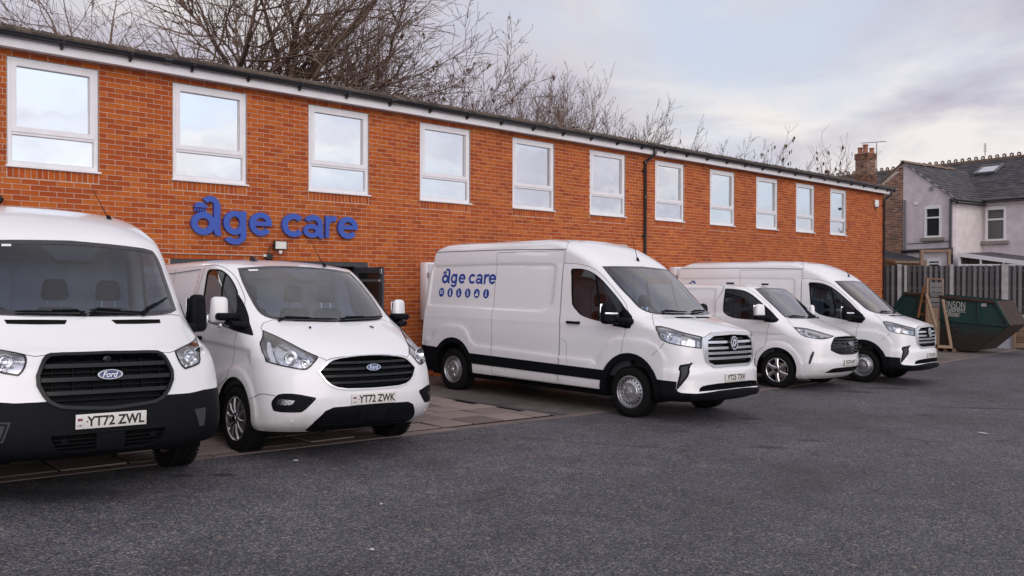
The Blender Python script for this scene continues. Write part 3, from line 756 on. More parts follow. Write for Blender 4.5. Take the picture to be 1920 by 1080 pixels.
for z in (EAVE-.30, EAVE-.16): m.prism([(SW+.004, z), (9.5, z), (9.5, z+.10), (SW+.004, z+.10)], lambda u, v, d: hl_((u, MY+.01-d, v)), .06); m.prism([(.0, z), (MY-.06, z), (MY-.06, z+.10), (.0, z+.10)], lambda u, v, d: hl_((SW - .004 + d, u+.02, v)), .06)
hbuild(m, 'eaves_moulding', 'render_trim', hs)
def house_win(w, py_, parent, arch=True, blind=False):
    x0, z0, x1, z1 = w; W, Hh = x1-x0, z1-z0; y = py_
    top = [(x1, z1)] + [(x0 + W*(.5+.5*math.cos(a)), z1 + .10*math.sin(a)) for a in np.linspace(0, math.pi, 9)[1:-1]] + [(x0, z1)] if arch else [(x1, z1), (x0, z1)]
    m = MB(); zt_ = z0 + Hh*.66
    m.prism([(x0-.01, z0), (x1+.01, z0)] + top, lambda u, v, d: hl_((u, y+.10-d, v)), .13, holes=[[(x0+.09, z0+.09), (x1-.09, z0+.09), (x1-.09, zt_-.03), (x0+.09, zt_-.03)], [(x0+.09, zt_+.04), (x1-.09, zt_+.04), (x1-.09, z1-.06), (x0+.09, z1-.06)]])
    o = hbuild(m, 'window', 'upvc', parent)
    for a, b in ((z0+.08, zt_-.02), (zt_+.03, z1-.05)):
        g = MB(); g.prism([(x0+.08, a), (x1-.08, a), (x1-.08, b), (x0+.08, b)], lambda u, v, d: hl_((u, y+.06-d, v)), .01); p = g.build('pane', 'house_glass', o)
        p.matrix_parent_inverse = o.matrix_parent_inverse.copy() if False else Matrix.Translation(-parent.location)
        p.matrix_parent_inverse = Matrix.Translation(Vector((0, 0, 0))) if False else (Matrix.Translation(-parent.location) @ Matrix.Translation(parent.location))
    if blind:
        b_ = MB(); x = x0+.10
        while x < x1-.1: b_.prism([(x, z0+.1), (x+.05, z0+.1), (x+.05, z1-.07), (x, z1-.07)], lambda u, v, d: hl_((u, y+.035-d, v)), .006); x += .085
        bb = b_.build('blind', 'felt_roof', o); bb.matrix_parent_inverse = Matrix.Identity(4)
    s = MB(); s.prism([(x0-.15, z0-.14), (x1+.15, z0-.14), (x1+.15, z0), (x0-.15, z0)], lambda u, v, d: hl_((u, y+.02-d, v)), .16); q = s.build('sill', 'stone_sill', o); q.matrix_parent_inverse = Matrix.Identity(4)
house_win(w1, 0, hs, True, True); house_win(w2, MY, hs, True); house_win(w3, 0, hs, True)
# roofs
def slates(corner, ux, uy, nx, ny, dx, dy, inside=None, name='slates', mat='slate_piece', parent=None, th=.012, ragged=.006):
    n = ux.cross(uy).normalized(); m = MB()
    for j in range(ny):
        for i in range(nx):
            c0 = (i + (.5 if j % 2 else 0))*dx; s0 = j*dy
            if inside is not None and not inside(c0+dx/2, s0+dy/2): continue
            jj = RNG.uniform(-ragged, ragged)
            p = corner + ux*c0 + uy*(s0+jj)
            a, b = p + ux*.004 + n*(th*1.7), p + ux*(dx-.004) + n*(th*1.7); c, d = p + ux*(dx-.004) + uy*(dy*1.12) + n*.003, p + ux*.004 + uy*(dy*1.12) + n*.003
            m.add([a, b, c, d, a - n*th*1.5, b - n*th*1.5], [(0, 1, 2, 3), (4, 5, 1, 0)], float(RNG.random()))
    return hbuild(m, name, mat, parent, None, 'stuff')
up_main = (hl_((0, RY, RH)) - hl_((0, MY-.25, EAVE-.05))); Lm = up_main.length; up_main.normalize()
m = MB(); q = [hl_((-2.3, MY-.25, EAVE-.06)), hl_((9.7, MY-.25, EAVE-.06)), hl_((9.7, RY, RH-.02)), hl_((-2.3, RY, RH-.02)), hl_((9.7, 2*RY-MY, EAVE-.06)), hl_((-2.3, 2*RY-MY, EAVE-.06))]
m.add(q, [(0, 1, 2, 3), (3, 2, 4, 5)]); hbuild(m, 'roof', 'slate', hs)
slates(hl_((-2.3, MY-.25, EAVE-.05)), E1, up_main, 36, int(Lm/.22)+1, .33, .22, None, 'slates', 'slate_piece', hs)
m = MB(); q = [hl_((-14, MY-.25, EAVE-.06)), hl_((-2.31, MY-.25, EAVE-.06)), hl_((-2.31, RY, RH-.02)), hl_((-14, RY, RH-.02)), hl_((-2.31, 2*RY-MY, EAVE-.06)), hl_((-14, 2*RY-MY, EAVE-.06))]
m.add(q, [(0, 1, 2, 3), (3, 2, 4, 5)]); hbuild(m, 'roof', 'slate', hb)
slates(hl_((-14, MY-.25, EAVE-.05)), E1, up_main, 35, int(Lm/.22)+1, .33, .22, None, 'slates', 'slate_piece', hb)
upw = (hl_((0, 0, G0h)) - hl_((SW+.22, 0, EAVE-.22*slope_))); Lw = upw.length; upw.normalize()
VY = MY + 3.5
m = MB(); m.add([hl_((SW+.22, -.10, EAVE-.22*slope_-.01)), hl_((SW+.22, VY, EAVE-.22*slope_-.01)), hl_((0, VY, G0h)), hl_((0, -.10, G0h)), hl_((-SW-.1, VY, EAVE-.1*slope_)), hl_((-SW-.1, -.05, EAVE-.1*slope_))], [(0, 1, 2, 3), (3, 2, 4, 5)]); hbuild(m, 'wing_roof', 'slate', hs)
slates(hl_((SW+.22, -.12, EAVE-.22*slope_)), E2, upw, 15, int(Lw/.22)+1, .33, .22, None, 'slates', 'slate_piece', hs)
rt = MB(); rt.prism([(-.13, -.08), (0, .05), (.13, -.08), (.10, -.08), (0, .02), (-.10, -.08)], lambda u, v, d: Vector((u, d, v)), .30)
rme = rt.mesh('ridge_tile', 'ridge_clay')
for k_ in range(14):
    o = link('ridge_tile', rme, hs); o.matrix_parent_inverse = Matrix.Translation(-hs.location); o.matrix_basis = HM @ Matrix.Translation((0, -.1 + k_*.31, G0h+.04 + RNG.uniform(-.01, .02)))
ct = MB(); ct.prism([(-.17, -.10), (.17, -.10), (.17, .02), (-.17, .02)], lambda u, v, d: Vector((u, d-.09, v)), .18)
for k_ in range(7):                                                     # pierced crest of each ridge tile
    a0, a1 = math.pi*2*k_/7, math.pi*2*(k_+1)/7
    ct.bar(Vector((.07*math.cos(a0), 0, .08+.07*math.sin(a0))), Vector((.085*math.cos(a1), 0, .10+.085*math.sin(a1))), .06, .045, (0, 1, 0))
cme = ct.mesh('ridge_tile', 'ridge_clay')
for k_ in range(68):
    s = 9.5 - k_*.345; par_ = hs if s > -2.3 else hb
    o = link('ridge_tile', cme, par_); o.matrix_parent_inverse = Matrix.Translation(-par_.location); o.matrix_basis = HM @ Matrix.Translation((s, RY, RH+.06))
def dpipe(pts, r_, parent, name='downpipe', mat='gutter_black'):
    m = MB(); m.tube(pts, r_, 8); hbuild(m, name, mat, parent, 50)
dpipe([hl_((SW-.06, -.07, EAVE-.12)), hl_((SW-.06, -.07, GB))], .05, hs)
dpipe([hl_((SW+.26, -.12, EAVE-.30)), hl_((SW+.26, MY-.2, EAVE-.30))], .06, hs, 'gutter'); dpipe([hl_((SW+.2, MY-.30, EAVE-.10)), hl_((9.7, MY-.30, EAVE-.10))], .06, hs, 'gutter'); dpipe([hl_((SW-.06, -.07, EAVE-.12)), hl_((SW+.26, -.13, EAVE-.28))], .05, hs, 'gutter')
P_ = lambda px, py: HM.inverted() @ ray_on(px, py, hl_((0, -.08, 0)), E2)
a, b = P_(1691, 471), P_(1784, 472); dpipe([hl_((a.x, -.10, a.z-.02)), hl_((a.x+.35, -.10, a.z)), hl_((b.x, -.10, a.z+.02))], .075, hs, 'soil_pipe'); dpipe([hl_((b.x, -.1, a.z+.1)), hl_((b.x, -.1, GB))], .08, hs, 'soil_pipe')
a, b = P_(1695, 375), P_(1695, 490); dpipe([hl_((a.x+.02, -.05, a.z)), hl_((b.x+.02, -.05, GB))], .05, hs, 'waste_pipe', 'lead_grey')
a, b = P_(1700, 457), P_(1783, 453); dpipe([hl_((a.x, -.02, a.z)), hl_((a.x+1.0, -.02, a.z)), hl_((b.x, -.02, a.z+.05))], .012, hs, 'cable')
for nm, px, py, w, h, mt in (('air_vent', 1744.5, 353.5, .15, .17, 'stone_sill'), ('vent_cover', 1716, 381.5, .14, .13, 'upvc')):
    a = P_(px, py); m = MB(); m.prism([(a.x-w/2, a.z-h/2), (a.x+w/2, a.z-h/2), (a.x+w/2, a.z+h/2), (a.x-w/2, a.z+h/2)], lambda u, v, d: hl_((u, .02-d, v)), .07); 
    if nm == 'air_vent': m.prism([(a.x-.035, a.z-.05), (a.x+.035, a.z-.05), (a.x+.035, a.z+.03), (a.x-.035, a.z+.03)], lambda u, v, d: hl_((u, -.05-d, v)), .004, mat='lobby_dark') if False else None
    hbuild(m, nm, mt, hs)
# skylight
n_ = E1.cross(up_main).normalized(); c_ = ray_on(1854, 319, hl_((0, MY-.25, EAVE)), n_)
SM = frame(c_, E1, up_main, n_)
m = MB(); m.prism([(-.52, -.48), (.52, -.48), (.52, .48), (-.52, .48)], lambda u, v, d: SM @ Vector((u, v, d)), .10, holes=[[(-.42, -.40), (.42, -.40), (.42, .40), (-.42, .40)]]); sk = hbuild(m, 'skylight', 'lead_grey', hs)
m = MB(); m.box((-.43, -.41, .05), (.43, .41, .07), SM); g = m.build('pane', 'pane', sk); g.matrix_parent_inverse = Matrix.Identity(4)
# brick half gable of the neighbour, chimney
m = MB(); m.prism([(-SW, GB), (-.002, GB), (-.002, G0h), (-SW, EAVE)], lambda u, v, d: hl_((u, .25-d, v)), .242); hbuild(m, 'wall', 'house_mortar', hb)
m = MB(); z = GB
def hbrick(m, M, s, e, z0, hgt, dep=.05):
    b = brick_mesh(e-s-.014, hgt-.014, int(RNG.integers(1e9)), dep); m.add([M @ Vector((a+(s+e)/2, y_, c+z0+hgt/2)) for a, y_, c in b.v], b.f, b.t[0])
rr = 0
while z < G0h-.05:
    s = -SW + (.115 if rr % 2 else 0)
    while s < -.02:
        e = min(s+.23, -.004); lim = min(G0h + s*slope_, G0h + s*slope_) - .03
        if z + .077 < lim and e-s > .05: hbrick(m, HM, s, e, z, .077)
        s += .23
    z += .077; rr += 1
hbuild(m, 'brickwork', 'house_brick', hb, None, 'stuff')
m = MB(); m.bar(hl_((-SW-.1, -.04, EAVE-.1*slope_)), hl_((0, -.04, G0h+.02)), .12, .05); hbuild(m, 'verge', 'ridge_clay', hb)
wallx = MB(); wallx.prism([(-14, GB), (-SW-.002, GB), (-SW-.002, EAVE), (-14, EAVE)], lambda u, v, d: hl_((u, MY+.25-d, v)), .25); hbuild(wallx, 'rear_wall', 'house_mortar', hb)
cq = pt(1626.7, 345, 43.5); CM = frame(Vector((cq.x, cq.y, 0)), E1, E2); CW = .70
zb_, zt_ = cq.z - 1.2, pt(1626.7, 287.5, 43.5).z
m = MB(); m.box((-CW+.008, .008, zb_), (-.008, CW-.008, zt_), CM); ch = hbuild(m, 'chimney', 'house_mortar', hb)
bm_ = MB(); z = zb_; rr = 0
while z < zt_-.02:
    gr = .035 if z > zt_-.32 else (.05 if z < zt_-1.05 else 0)
    for M in (CM @ Matrix.Translation((-CW-gr, -gr, 0)), CM @ Matrix.Translation((gr, -gr, 0)) @ Matrix.Rotation(math.pi/2, 4, 'Z')):
        s = -.115 if rr % 2 else 0
        while s < CW+2*gr:
            a, b = max(s, 0), min(s+.23, CW+2*gr)
            if b-a > .04: hbrick(bm_, M, a, b, z, .077, .08)
            s += .23
    z += .077; rr += 1
o = bm_.build('brickwork', 'house_brick', ch); o['kind'] = 'stuff'; o.matrix_parent_inverse = Matrix.Identity(4)
m = MB(); m.box((-CW-.03, -.03, zt_), (.03, CW+.03, zt_+.05), CM); o = m.build('chimney_cap', 'render_trim', ch); o.matrix_parent_inverse = Matrix.Identity(4)
for x, y, h_, r_ in ((-.55, .2, .36, .115), (-.27, .22, .48, .12), (-.05, .42, .30, .11)):
    m = MB(); m.lathe([(r_*1.1, zt_+.05), (r_, zt_+.12), (r_*.92, zt_+h_-.06), (r_*1.18, zt_+h_-.04), (r_*1.2, zt_+h_), (r_*.8, zt_+h_), (r_*.75, zt_+.1)], 14, 'z', CM @ Matrix.Translation((x, y, 0))); o = m.build('chimney_pot', 'chimney_pot', ch, 40); o.matrix_parent_inverse = Matrix.Identity(4)
def aerial(name, px, py_top, py_bot, D, lab, boom, n):
    p0, p1 = pt(px, py_bot, D), pt(px, py_top, D); a = empty(name, p0); tag(a, lab, 'aerial')
    m = MB(); m.tube([Vector((0, 0, 0)), Vector((0, 0, p1.z-p0.z))], .02, 6); m.build('mast', 'aerial', a)
    q0, q1 = boom; m = MB(); m.tube([pt(*q0, D)-p0, pt(*q1, D)-p0], .014, 5); m.build('boom', 'aerial', a)
    for k_ in range(n):
        c = (pt(*q0, D)-p0).lerp(pt(*q1, D)-p0, (k_+.5)/n); m = MB(); m.tube([c - E2*.17 - Vector((0, 0, .0)), c + E2*.17], .008, 4); m.build('element', 'aerial', a)
aerial('tv_aerial', 1643.5, 268, 325, 43.3, 'thin rooftop tv aerial beside the brick chimney', ((1615, 268.5), (1662, 265)), 9)
aerial('tv_aerial', 1847, 268, 292, 42.5, 'small tv aerial standing on the slate ridge at the right', ((1847.5, 271), (1846.5, 285)), 5)
# lean-to with white frame
lt = empty('lean_to', hl_((5, 1.5, 0))); tag(lt, 'white framed lean-to with sloping glazed roof against the grey house', 'extension')
Pn = hl_((0, -.6, 0))
Q = lambda px, py, back=0.0: (ray_on(px, py, Pn, E2) + E2*back)
def seg(nm, a, b, w, h, mat): m = MB(); m.bar(a, b, w, h); o = m.build(nm, mat, lt); o.matrix_parent_inverse = Matrix.Translation(-lt.location)
seg('roof_edge', Q(1796, 477), Q(1935, 495), .10, .17, 'upvc'); seg('frame_bar', Q(1797, 498), Q(1935, 498), .08, .12, 'upvc'); seg('frame_post', Q(1799, 478), Q(1799, 505), .08, .08, 'upvc'); seg('frame_post', Q(1839, 483), Q(1839, 498), .05, .06, 'upvc'); seg('frame_post', Q(1882, 489), Q(1882, 498), .05, .06, 'upvc')
m = MB(); m.add([Q(1796, 475), Q(1935, 493), Q(1935, 487, 2.6), Q(1800, 470, 2.6)], [(0, 1, 2, 3)]); o = m.build('glazed_roof', 'slate', lt); o.matrix_parent_inverse = Matrix.Translation(-lt.location)
m = MB(); m.add([Q(1799, 480, .05), Q(1925, 495, .05), Q(1925, 510, .05), Q(1799, 510, .05)], [(0, 1, 2, 3)]); o = m.build('pane', 'house_glass', lt); o.matrix_parent_inverse = Matrix.Translation(-lt.location)
# ---- garden fence
FA, FB = pt(1655, 497.5, 34.5), pt(1990, 499.5, 33.0)
fd = (FB-FA); FL = math.hypot(fd.x, fd.y); fx_ = Vector((fd.x, fd.y, 0)).normalized(); fy_ = Vector((-fx_.y, fx_.x, 0)); ftop = FA.z
if fy_.dot(f0) < 0: fy_ = -fy_
fe = empty('garden_fence', (FA.x, FA.y, GZ(FA.x, FA.y))); fe.matrix_world = frame(Vector((FA.x, FA.y, GZ(FA.x, FA.y))), fx_, fy_); tag(fe, 'weathered dark timber fence with concrete posts behind the green skip', 'fence')
fh = ftop - GZ(FA.x, FA.y); fb_ = fh - 1.90
bmsh = [MB().box((0, -.012, 0), (.105, .012, 1.86), None, t_).mesh('board', 'fence_wood') for t_ in (.15, .45, .6, .75, .95, .3)]
xx = .02; kk = 0
while xx < FL:
    o = link('board', bmsh[int(RNG.integers(1, 5)) if kk % 2 else int(RNG.choice([0, 0, 5]))], fe); o.location = (xx, -.035 if kk % 2 else .03, fb_ + .02 + RNG.uniform(-.02, .015)); xx += .098; kk += 1  # back boards get dark tones: shade between front boards put into colour
for z in (.25, .95, 1.65):
    m = MB(); m.box((0, -.02, fb_+z), (FL, .02, fb_+z+.08), None, .3); m.build('rail', 'fence_wood', fe)
for px, w in ((1685.5, .15), (1697, .10), (1783, .13), (1880, .13), (1886, .11)):
    q = ray_on(px, 530, FA, fy_); x = (q - FA).dot(fx_); m = MB(); m.box((x-w/2, -.11, 0), (x+w/2, .06, fh+.04 if px != 1697 else fh)); m.build('post', 'concrete_post', fe)
m = MB(); m.box((0, -.05, fb_-.30), (FL, .02, fb_)); m.build('gravel_board', 'concrete_post', fe)
m = MB(); m.box((0, -.03, -.3), (FL, .12, fb_-.302)); m.build('plinth_wall', 'render_light', fe)
# ---- shed and timber frame beyond the fence
sh = empty('garden_shed', pt(1690, 500, 38)); tag(sh, 'orange timber shed with dark felt roof behind the fence', 'shed')
so = sh.location.copy(); SMx = lambda px, py, D: pt(px, py, D) - so
m = MB(); m.add([SMx(1655, 489, 39), SMx(1679, 491, 37), SMx(1737, 491, 37.6), SMx(1737, 560, 37.6), SMx(1679, 560, 37), SMx(1655, 560, 39)], [(5, 4, 1, 0), (4, 3, 2, 1)]); m.build('shed_wall', 'orange_timber', sh)
m = MB(); m.add([SMx(1650, 468, 39.5), SMx(1722, 483, 39.5), SMx(1738, 490, 37.2), SMx(1679, 489.5, 36.8), SMx(1650, 482, 38.5)], [(0, 4, 3, 2, 1)]); m.build('shed_roof', 'felt_roof', sh)
m = MB(); m.bar(SMx(1650, 484, 38.4), SMx(1679, 491, 36.75), .04, .13); m.build('barge_board', 'orange_timber', sh); m = MB(); m.bar(SMx(1679, 491, 36.75), SMx(1738, 491.5, 37.1), .04, .10); m.build('eaves_board', 'raw_timber', sh)
for k_ in range(4): m = MB(); m.bar(SMx(1680, 494.5+k_*3.2, 36.95), SMx(1736, 495+k_*3.2, 37.5), .03, .066, tone=float(RNG.random())); m.build('plank', 'raw_timber', sh)
pf = empty('post_and_beam', pt(1753, 500, 36)); po = pf.location.copy(); tag(pf, 'new timber post and beam frame standing behind the fence', 'frame')
for nm, a, b, w in (('post', (1728, 560), (1728, 468), .13), ('post', (1779, 560), (1779, 467), .11), ('beam', (1726, 471), (1782, 470), .10)):
    m = MB(); m.bar(pt(*a, 36)-po, pt(*b, 36)-po, w, w, tuple(f0), .4); m.build(nm, 'raw_timber', pf)
# ---- green skip
SD = 30.4; sc_ = SD/FPX
su = (r0*math.cos(R(46)) - f0*math.sin(R(46))); swv = (f0*math.cos(R(46)) + r0*math.sin(R(46)))
sO = pt(1760, 656, SD); sk = empty('skip', (sO.x, sO.y, sO.z)); sk.matrix_world = frame(sO, su, swv); tag(sk, 'dark green rusty waste skip with white lettering in front of the fence', 'skip')
def S2(px, py):
    q = ray_on(px, py, sO, swv) - sO; return (q.dot(su), q.z)
Wd = 1.85
prof = [S2(*p) for p in ((1715, 650), (1834, 657.5), (1893.5, 610), (1866, 564.5), (1698, 548.5), (1667, 590))]
def plate_(name, mat, pa, pb, th=.02, y0=0.0, y1=Wd):
    m = MB(); a, b = Vector((pa[0], 0, pa[1])), Vector((pb[0], 0, pb[1])); d = (b-a).normalized(); n = Vector((-d.z, 0, d.x))*th
    v = [a, b, b+n, a+n]; m.add([p + Vector((0, y0, 0)) for p in v] + [p + Vector((0, y1, 0)) for p in v], [(3, 2, 1, 0), (4, 5, 6, 7), (0, 1, 5, 4), (1, 2, 6, 5), (2, 3, 7, 6), (3, 0, 4, 7)]); return m.build(name, mat, sk)
for y in (0.0, Wd-.02):
    m = MB(); m.prism(prof, lambda u, v, d: Vector((u, y + .02 - d, v)), .02); m.build('side_panel', 'skip_green', sk)
plate_('floor', 'skip_rust', prof[0], prof[1]); plate_('lower_end', 'skip_rust', prof[1], prof[2]); plate_('upper_end', 'skip_rust', prof[2], prof[3]); plate_('upper_end', 'skip_rust', prof[4], prof[5]); plate_('lower_end', 'skip_rust', prof[5], prof[0])
m = MB(); a, b = S2(1690, 560), S2(1872, 577); m.add([Vector((a[0], .03, a[1])), Vector((b[0], .03, b[1])), Vector((b[0], Wd-.03, b[1])), Vector((a[0], Wd-.03, a[1]))], [(0, 1, 2, 3)]); m.build('contents', 'skip_inner', sk)
def srail(nm, a, b, w, h, mat='skip_green', y=-.03): m = MB(); pa, pb = S2(*a), S2(*b); m.bar(Vector((pa[0], y, pa[1])), Vector((pb[0], y, pb[1])), w, h, (0, 0, 1)); m.build(nm, mat, sk)
srail('top_rail', (1697, 549.5), (1867, 566), .10, .09, 'skip_rust'); srail('mid_rail', (1672, 590), (1890, 611), .06, .07, 'skip_green')
for x in (1724, 1766, 1836): srail('rib', (x, 552+(x-1698)*.1), (x, 597+(x-1698)*.09), .06, .08)
srail('edge_rail', (1866, 565), (1892, 609), .07, .08); srail('edge_rail', (1698, 549), (1669, 588), .07, .08)
m = MB(); m.tube([Vector((S2(1795, 618)[0], -.02, S2(1795, 618)[1])), Vector((S2(1795, 618)[0], -.12, S2(1795, 618)[1]))], .05, 10); m.build('lifting_lug', 'skip_rust', sk)
for txt, a, b, bold in (('KINSON', (1767.5, 577.0), (1810, 564.0), .0), ('anagement', (1765.5, 587.2), (1810, 576.8), 0), ('430080', (1771.5, 592.6), (1799, 586), 0)):
    v, f = text2d(txt, width=S2(*b)[0]-S2(*a)[0], height=S2(*b)[1]-S2(*a)[1], bold=-.004); o_ = S2(*a); sl = .045
    m = MB(); m.add([(o_[0]+p, -.004, o_[1]+q-p*sl) for p, q in v], f); m.build('lettering', 'faded_white', sk)
m = MB(); a, b = S2(1840, 574.5), S2(1849.5, 568.5); m.box((a[0], -.006, a[1]), (b[0], -.001, b[1])); m.build('sticker', 'white_board', sk)
# ---- timber leaning by the skip
def stand(name, D, lab, cat, bars):
    base = pt(1758, 655, D); o = empty(name, base); tag(o, lab, cat)
    for nm, a, b, w, th, mat, dd in bars:
        m = MB(); m.bar(pt(*a, D+dd)-base, pt(*b, D+dd)-base, th, w, tuple(f0), float(RNG.random())); m.build(nm, mat, o)
    return o
k_ = FPX/30.6
bars = [('slat', (1743, 533+i*9.7), (1768.5, 534+i*9.7), .03, .155, 'grey_timber', -.06) for i in range(5)]
bars += [('rail', (1738.5, 521), (1736, 650), .10, .06, 'raw_timber', 0), ('rail', (1766.5, 523), (1768, 650), .10, .06, 'raw_timber', 0), ('top_bar', (1737, 522), (1768.5, 523.5), .10, .05, 'raw_timber', 0)]
bars += [('board', (1742+i*4.6, 577), (1741+i*4.5, 646), .03, .075, 'raw_timber', -.05) for i in range(5)]
stand('pallet', 30.4, 'tall upright pallet with grey slats across its top, left of the skip', 'pallet', bars)
stand('timber_prop', 30.0, 'pair of pale slanting timber props leaning on the tall pallet', 'timber', [('prop', (1737, 551), (1755, 612), .06, .09, 'raw_timber', 0), ('prop', (1767.5, 561), (1783, 648), .06, .09, 'raw_timber', 0), ('foot', (1757, 649), (1785, 651), .10, .09, 'raw_timber', 0)])
stand('timber_ladder', 30.7, 'brown narrow timber ladder-like frame leaning left of the pallet', 'frame', [('rail', (1732.5, 537), (1721, 596), .06, .07, 'orange_timber', 0), ('rail', (1740, 540), (1729, 600), .06, .07, 'orange_timber', .1), ('rung', (1731, 541), (1740, 542), .05, .08, 'raw_timber', .05), ('rung', (1727, 563), (1737, 566), .05, .08, 'orange_timber', .05), ('rung', (1722, 588), (1733, 590), .05, .08, 'orange_timber', .05)])
p_ = pt(1772, 657, 30.2); pl = empty('pallet', p_); pl.matrix_world = frame(Vector((p_.x, p_.y, GZ(p_.x, p_.y))), su, swv); tag(pl, 'low wooden pallet lying flat on the ground in front of the skip', 'pallet')
for i in range(6): m = MB(); m.box((-.33, -.05+i*.13, .10), (.33, .05+i*.13, .122), None, float(RNG.random())); m.build('slat', 'raw_timber', pl)
for i in range(3): m = MB(); m.box((-.30+i*.27, -.05, 0), (-.22+i*.27, .70, .10), None, .2); m.build('block', 'raw_timber', pl)
p_ = pt(1884, 652, 33.2); wb_ = empty('board', p_); wb_.matrix_world = frame(Vector((p_.x, p_.y, GZ(p_.x, p_.y))), su, swv); tag(wb_, 'white board leaning against the plinth beyond the right end of the skip', 'board')
m = MB(); m.box((-.45, 0, 0), (.35, .03, .95), Matrix.Rotation(-.1, 4, 'X')); m.build('sheet', 'white_board', wb_); m = MB(); m.box((.28, -.07, 0), (.38, -.0, 1.0), None, .5); m.build('batten', 'raw_timber', wb_)
p_ = pt(1914, 652, 33.0); cr_ = empty('crate', p_); cr_.matrix_world = frame(Vector((p_.x, p_.y, GZ(p_.x, p_.y))), su, swv); tag(cr_, 'pale wooden crate at the right edge beyond the skip', 'crate')
for i in range(4): m = MB(); m.box((-.30, -.03, .05+i*.21), (.75, .0, .235+i*.21), None, float(RNG.random())); m.build('plank', 'raw_timber', cr_)
m = MB(); m.box((-.28, .0, .03), (.73, .6, .86), None, .2); m.build('crate_box', 'raw_timber', cr_)
for x in (-.27, .25): m = MB(); m.box((x, -.055, 0), (x+.09, -.03, .9), None, .8); m.build('batten', 'raw_timber', cr_)

# ------------------------------------------------------------------ bare winter trees behind the roof
def segs_mesh(name, S, mat, n=3):
    S = np.array(S, float); a, b, ra, rb = S[:, 0:3], S[:, 3:6], S[:, 6], S[:, 7]
    d = b - a; d /= np.maximum(np.linalg.norm(d, axis=1, keepdims=True), 1e-9)
    ref = np.where(np.abs(d[:, 2:3]) > .9, [[1.0, 0, 0]], [[0, 0, 1.0]]); u = np.cross(d, ref); u /= np.linalg.norm(u, axis=1, keepdims=True); v = np.cross(d, u)
    V = []
    for k in range(n):
        c, s = math.cos(2*math.pi*k/n), math.sin(2*math.pi*k/n); o = u*c + v*s
        V.append(a + o*ra[:, None]); V.append(b + d*(ra[:, None]*.3) + o*rb[:, None])
    V = np.stack(V, 1).reshape(-1, 3); m = len(S); base = (np.arange(m)*2*n)[:, None]
    F = np.concatenate([base + np.array([[2*k, 2*((k+1) % n), 2*((k+1) % n)+1, 2*k+1]]) for k in range(n)], 0)
    me = bpy.data.meshes.new(name); me.from_pydata(V.tolist(), [], F.tolist()); me.materials.append(MATS[mat]); me.polygons.foreach_set('use_smooth', [True]*len(F)); me.update(); return me
def grow(rng, S, tips, p, d, L, r, lev, prm):
    """one branch: a wandering line with side shoots"""
    n = max(3, int(L/prm['seg'])); st = L/n; q = np.array(p, float); d = np.array(d, float); r0_ = r
    for i in range(n):
        d = d + rng.normal(0, prm['wob'], 3) + np.array([0, 0, prm['up'][min(lev, len(prm['up'])-1)]])*st; d /= np.linalg.norm(d)
        r1 = max(r0_*(1 - .75*(i+1)/n), prm['rmin']); q1 = q + d*st
        S.append((*q, *q1, r, r1)); r = r1; q = q1
        f = (i+1)/n
        if lev < prm['lev'] and f > prm['start'][min(lev, len(prm['start'])-1)]:
            k = rng.poisson(prm['dens'][min(lev, len(prm['dens'])-1)]*st)
            for _ in range(k):
                a = rng.uniform(*prm['ang'][min(lev, len(prm['ang'])-1)]); t = rng.normal(0, 1, 3); t -= d*(t @ d); t /= np.linalg.norm(t)
                nd = d*math.cos(a) + t*math.sin(a)
                grow(rng, S, tips, q, nd, L*rng.uniform(*prm['ratio'])*(1.15-.5*f), max(r*.62, prm['rmin']), lev+1, prm)
    if lev >= prm['lev']-1: tips.append(q)
def tree(px, D, label, seed, stems, prm, kind='twig', seeds=0, seed_size=.05, group=None, name='bare_tree', base_py=None):
    """stems: list of (lean right, lean back, length, radius, start height)"""
    rng = np.random.default_rng(seed); b = pt(px, 531, D); base = Vector((b.x, b.y, -2.0)); root = empty(name, base); tag(root, label, 'tree', group)
    S = []; tips = []
    for lr, lb, L, r, h0 in stems:
        d = r0*lr + f0*lb + Vector((0, 0, 1)); d.normalize(); p = np.array([rng.normal(0, .12), rng.normal(0, .12), h0]); grow(rng, S, tips, p, np.array(d), L, r, 0, prm)
    S = np.array(S); ok = S[:, 5] > 3.2; big = S[:, 6] > prm.get('trunk', .05)
    tr_ = S[big]; tw = S[~big & ok]
    if len(tr_): link('trunk', segs_mesh('trunk', tr_, 'bark' if kind != 'twig_grey' else 'twig_grey', 7), root)
    o = link('branches', segs_mesh('branches', tw, kind, 3), root); o['kind'] = 'stuff'
    if seeds and len(tips):
        T_ = np.array(tips); T_ = T_[T_[:, 2] > 4.5]; idx = rng.permutation(len(T_))[:seeds]; m = MB()
        for i in idx:
            s_ = seed_size*rng.uniform(.6, 1.3); c = Vector(T_[i]) - Vector((0, 0, s_*.8))
            for _ in range(3):
                e = Vector(rng.normal(0, s_*.45, 3)); a = rng.uniform(0, 6.3); w = Vector((math.cos(a), math.sin(a), 0))*s_*.5
                m.add([c+e+Vector((0, 0, s_)), c+e+w, c+e-Vector((0, 0, s_*1.3)), c+e-w], [(0, 1, 2, 3)])
        o = m.build('seed_clusters', 'seed_brown', root); o['kind'] = 'stuff'
    return root
PT = dict(seg=.32, wob=.10, up=(.03, .08, .10, .06), lev=3, start=(.22, .12, .08, .1), dens=(1.4, 2.6, 4.4, 4), ang=((.6, 1.25), (.4, 1.0), (.35, .9)), ratio=(.38, .62), rmin=.006, trunk=.055)
PA = dict(seg=.26, wob=.09, up=(.04, .10, .14, .1), lev=3, start=(.38, .2, .15, .1), dens=(3.6, 4.6, 5.0, 3), ang=((.35, .9), (.35, .9), (.35, .9)), ratio=(.26, .44), rmin=.0068, trunk=.045)
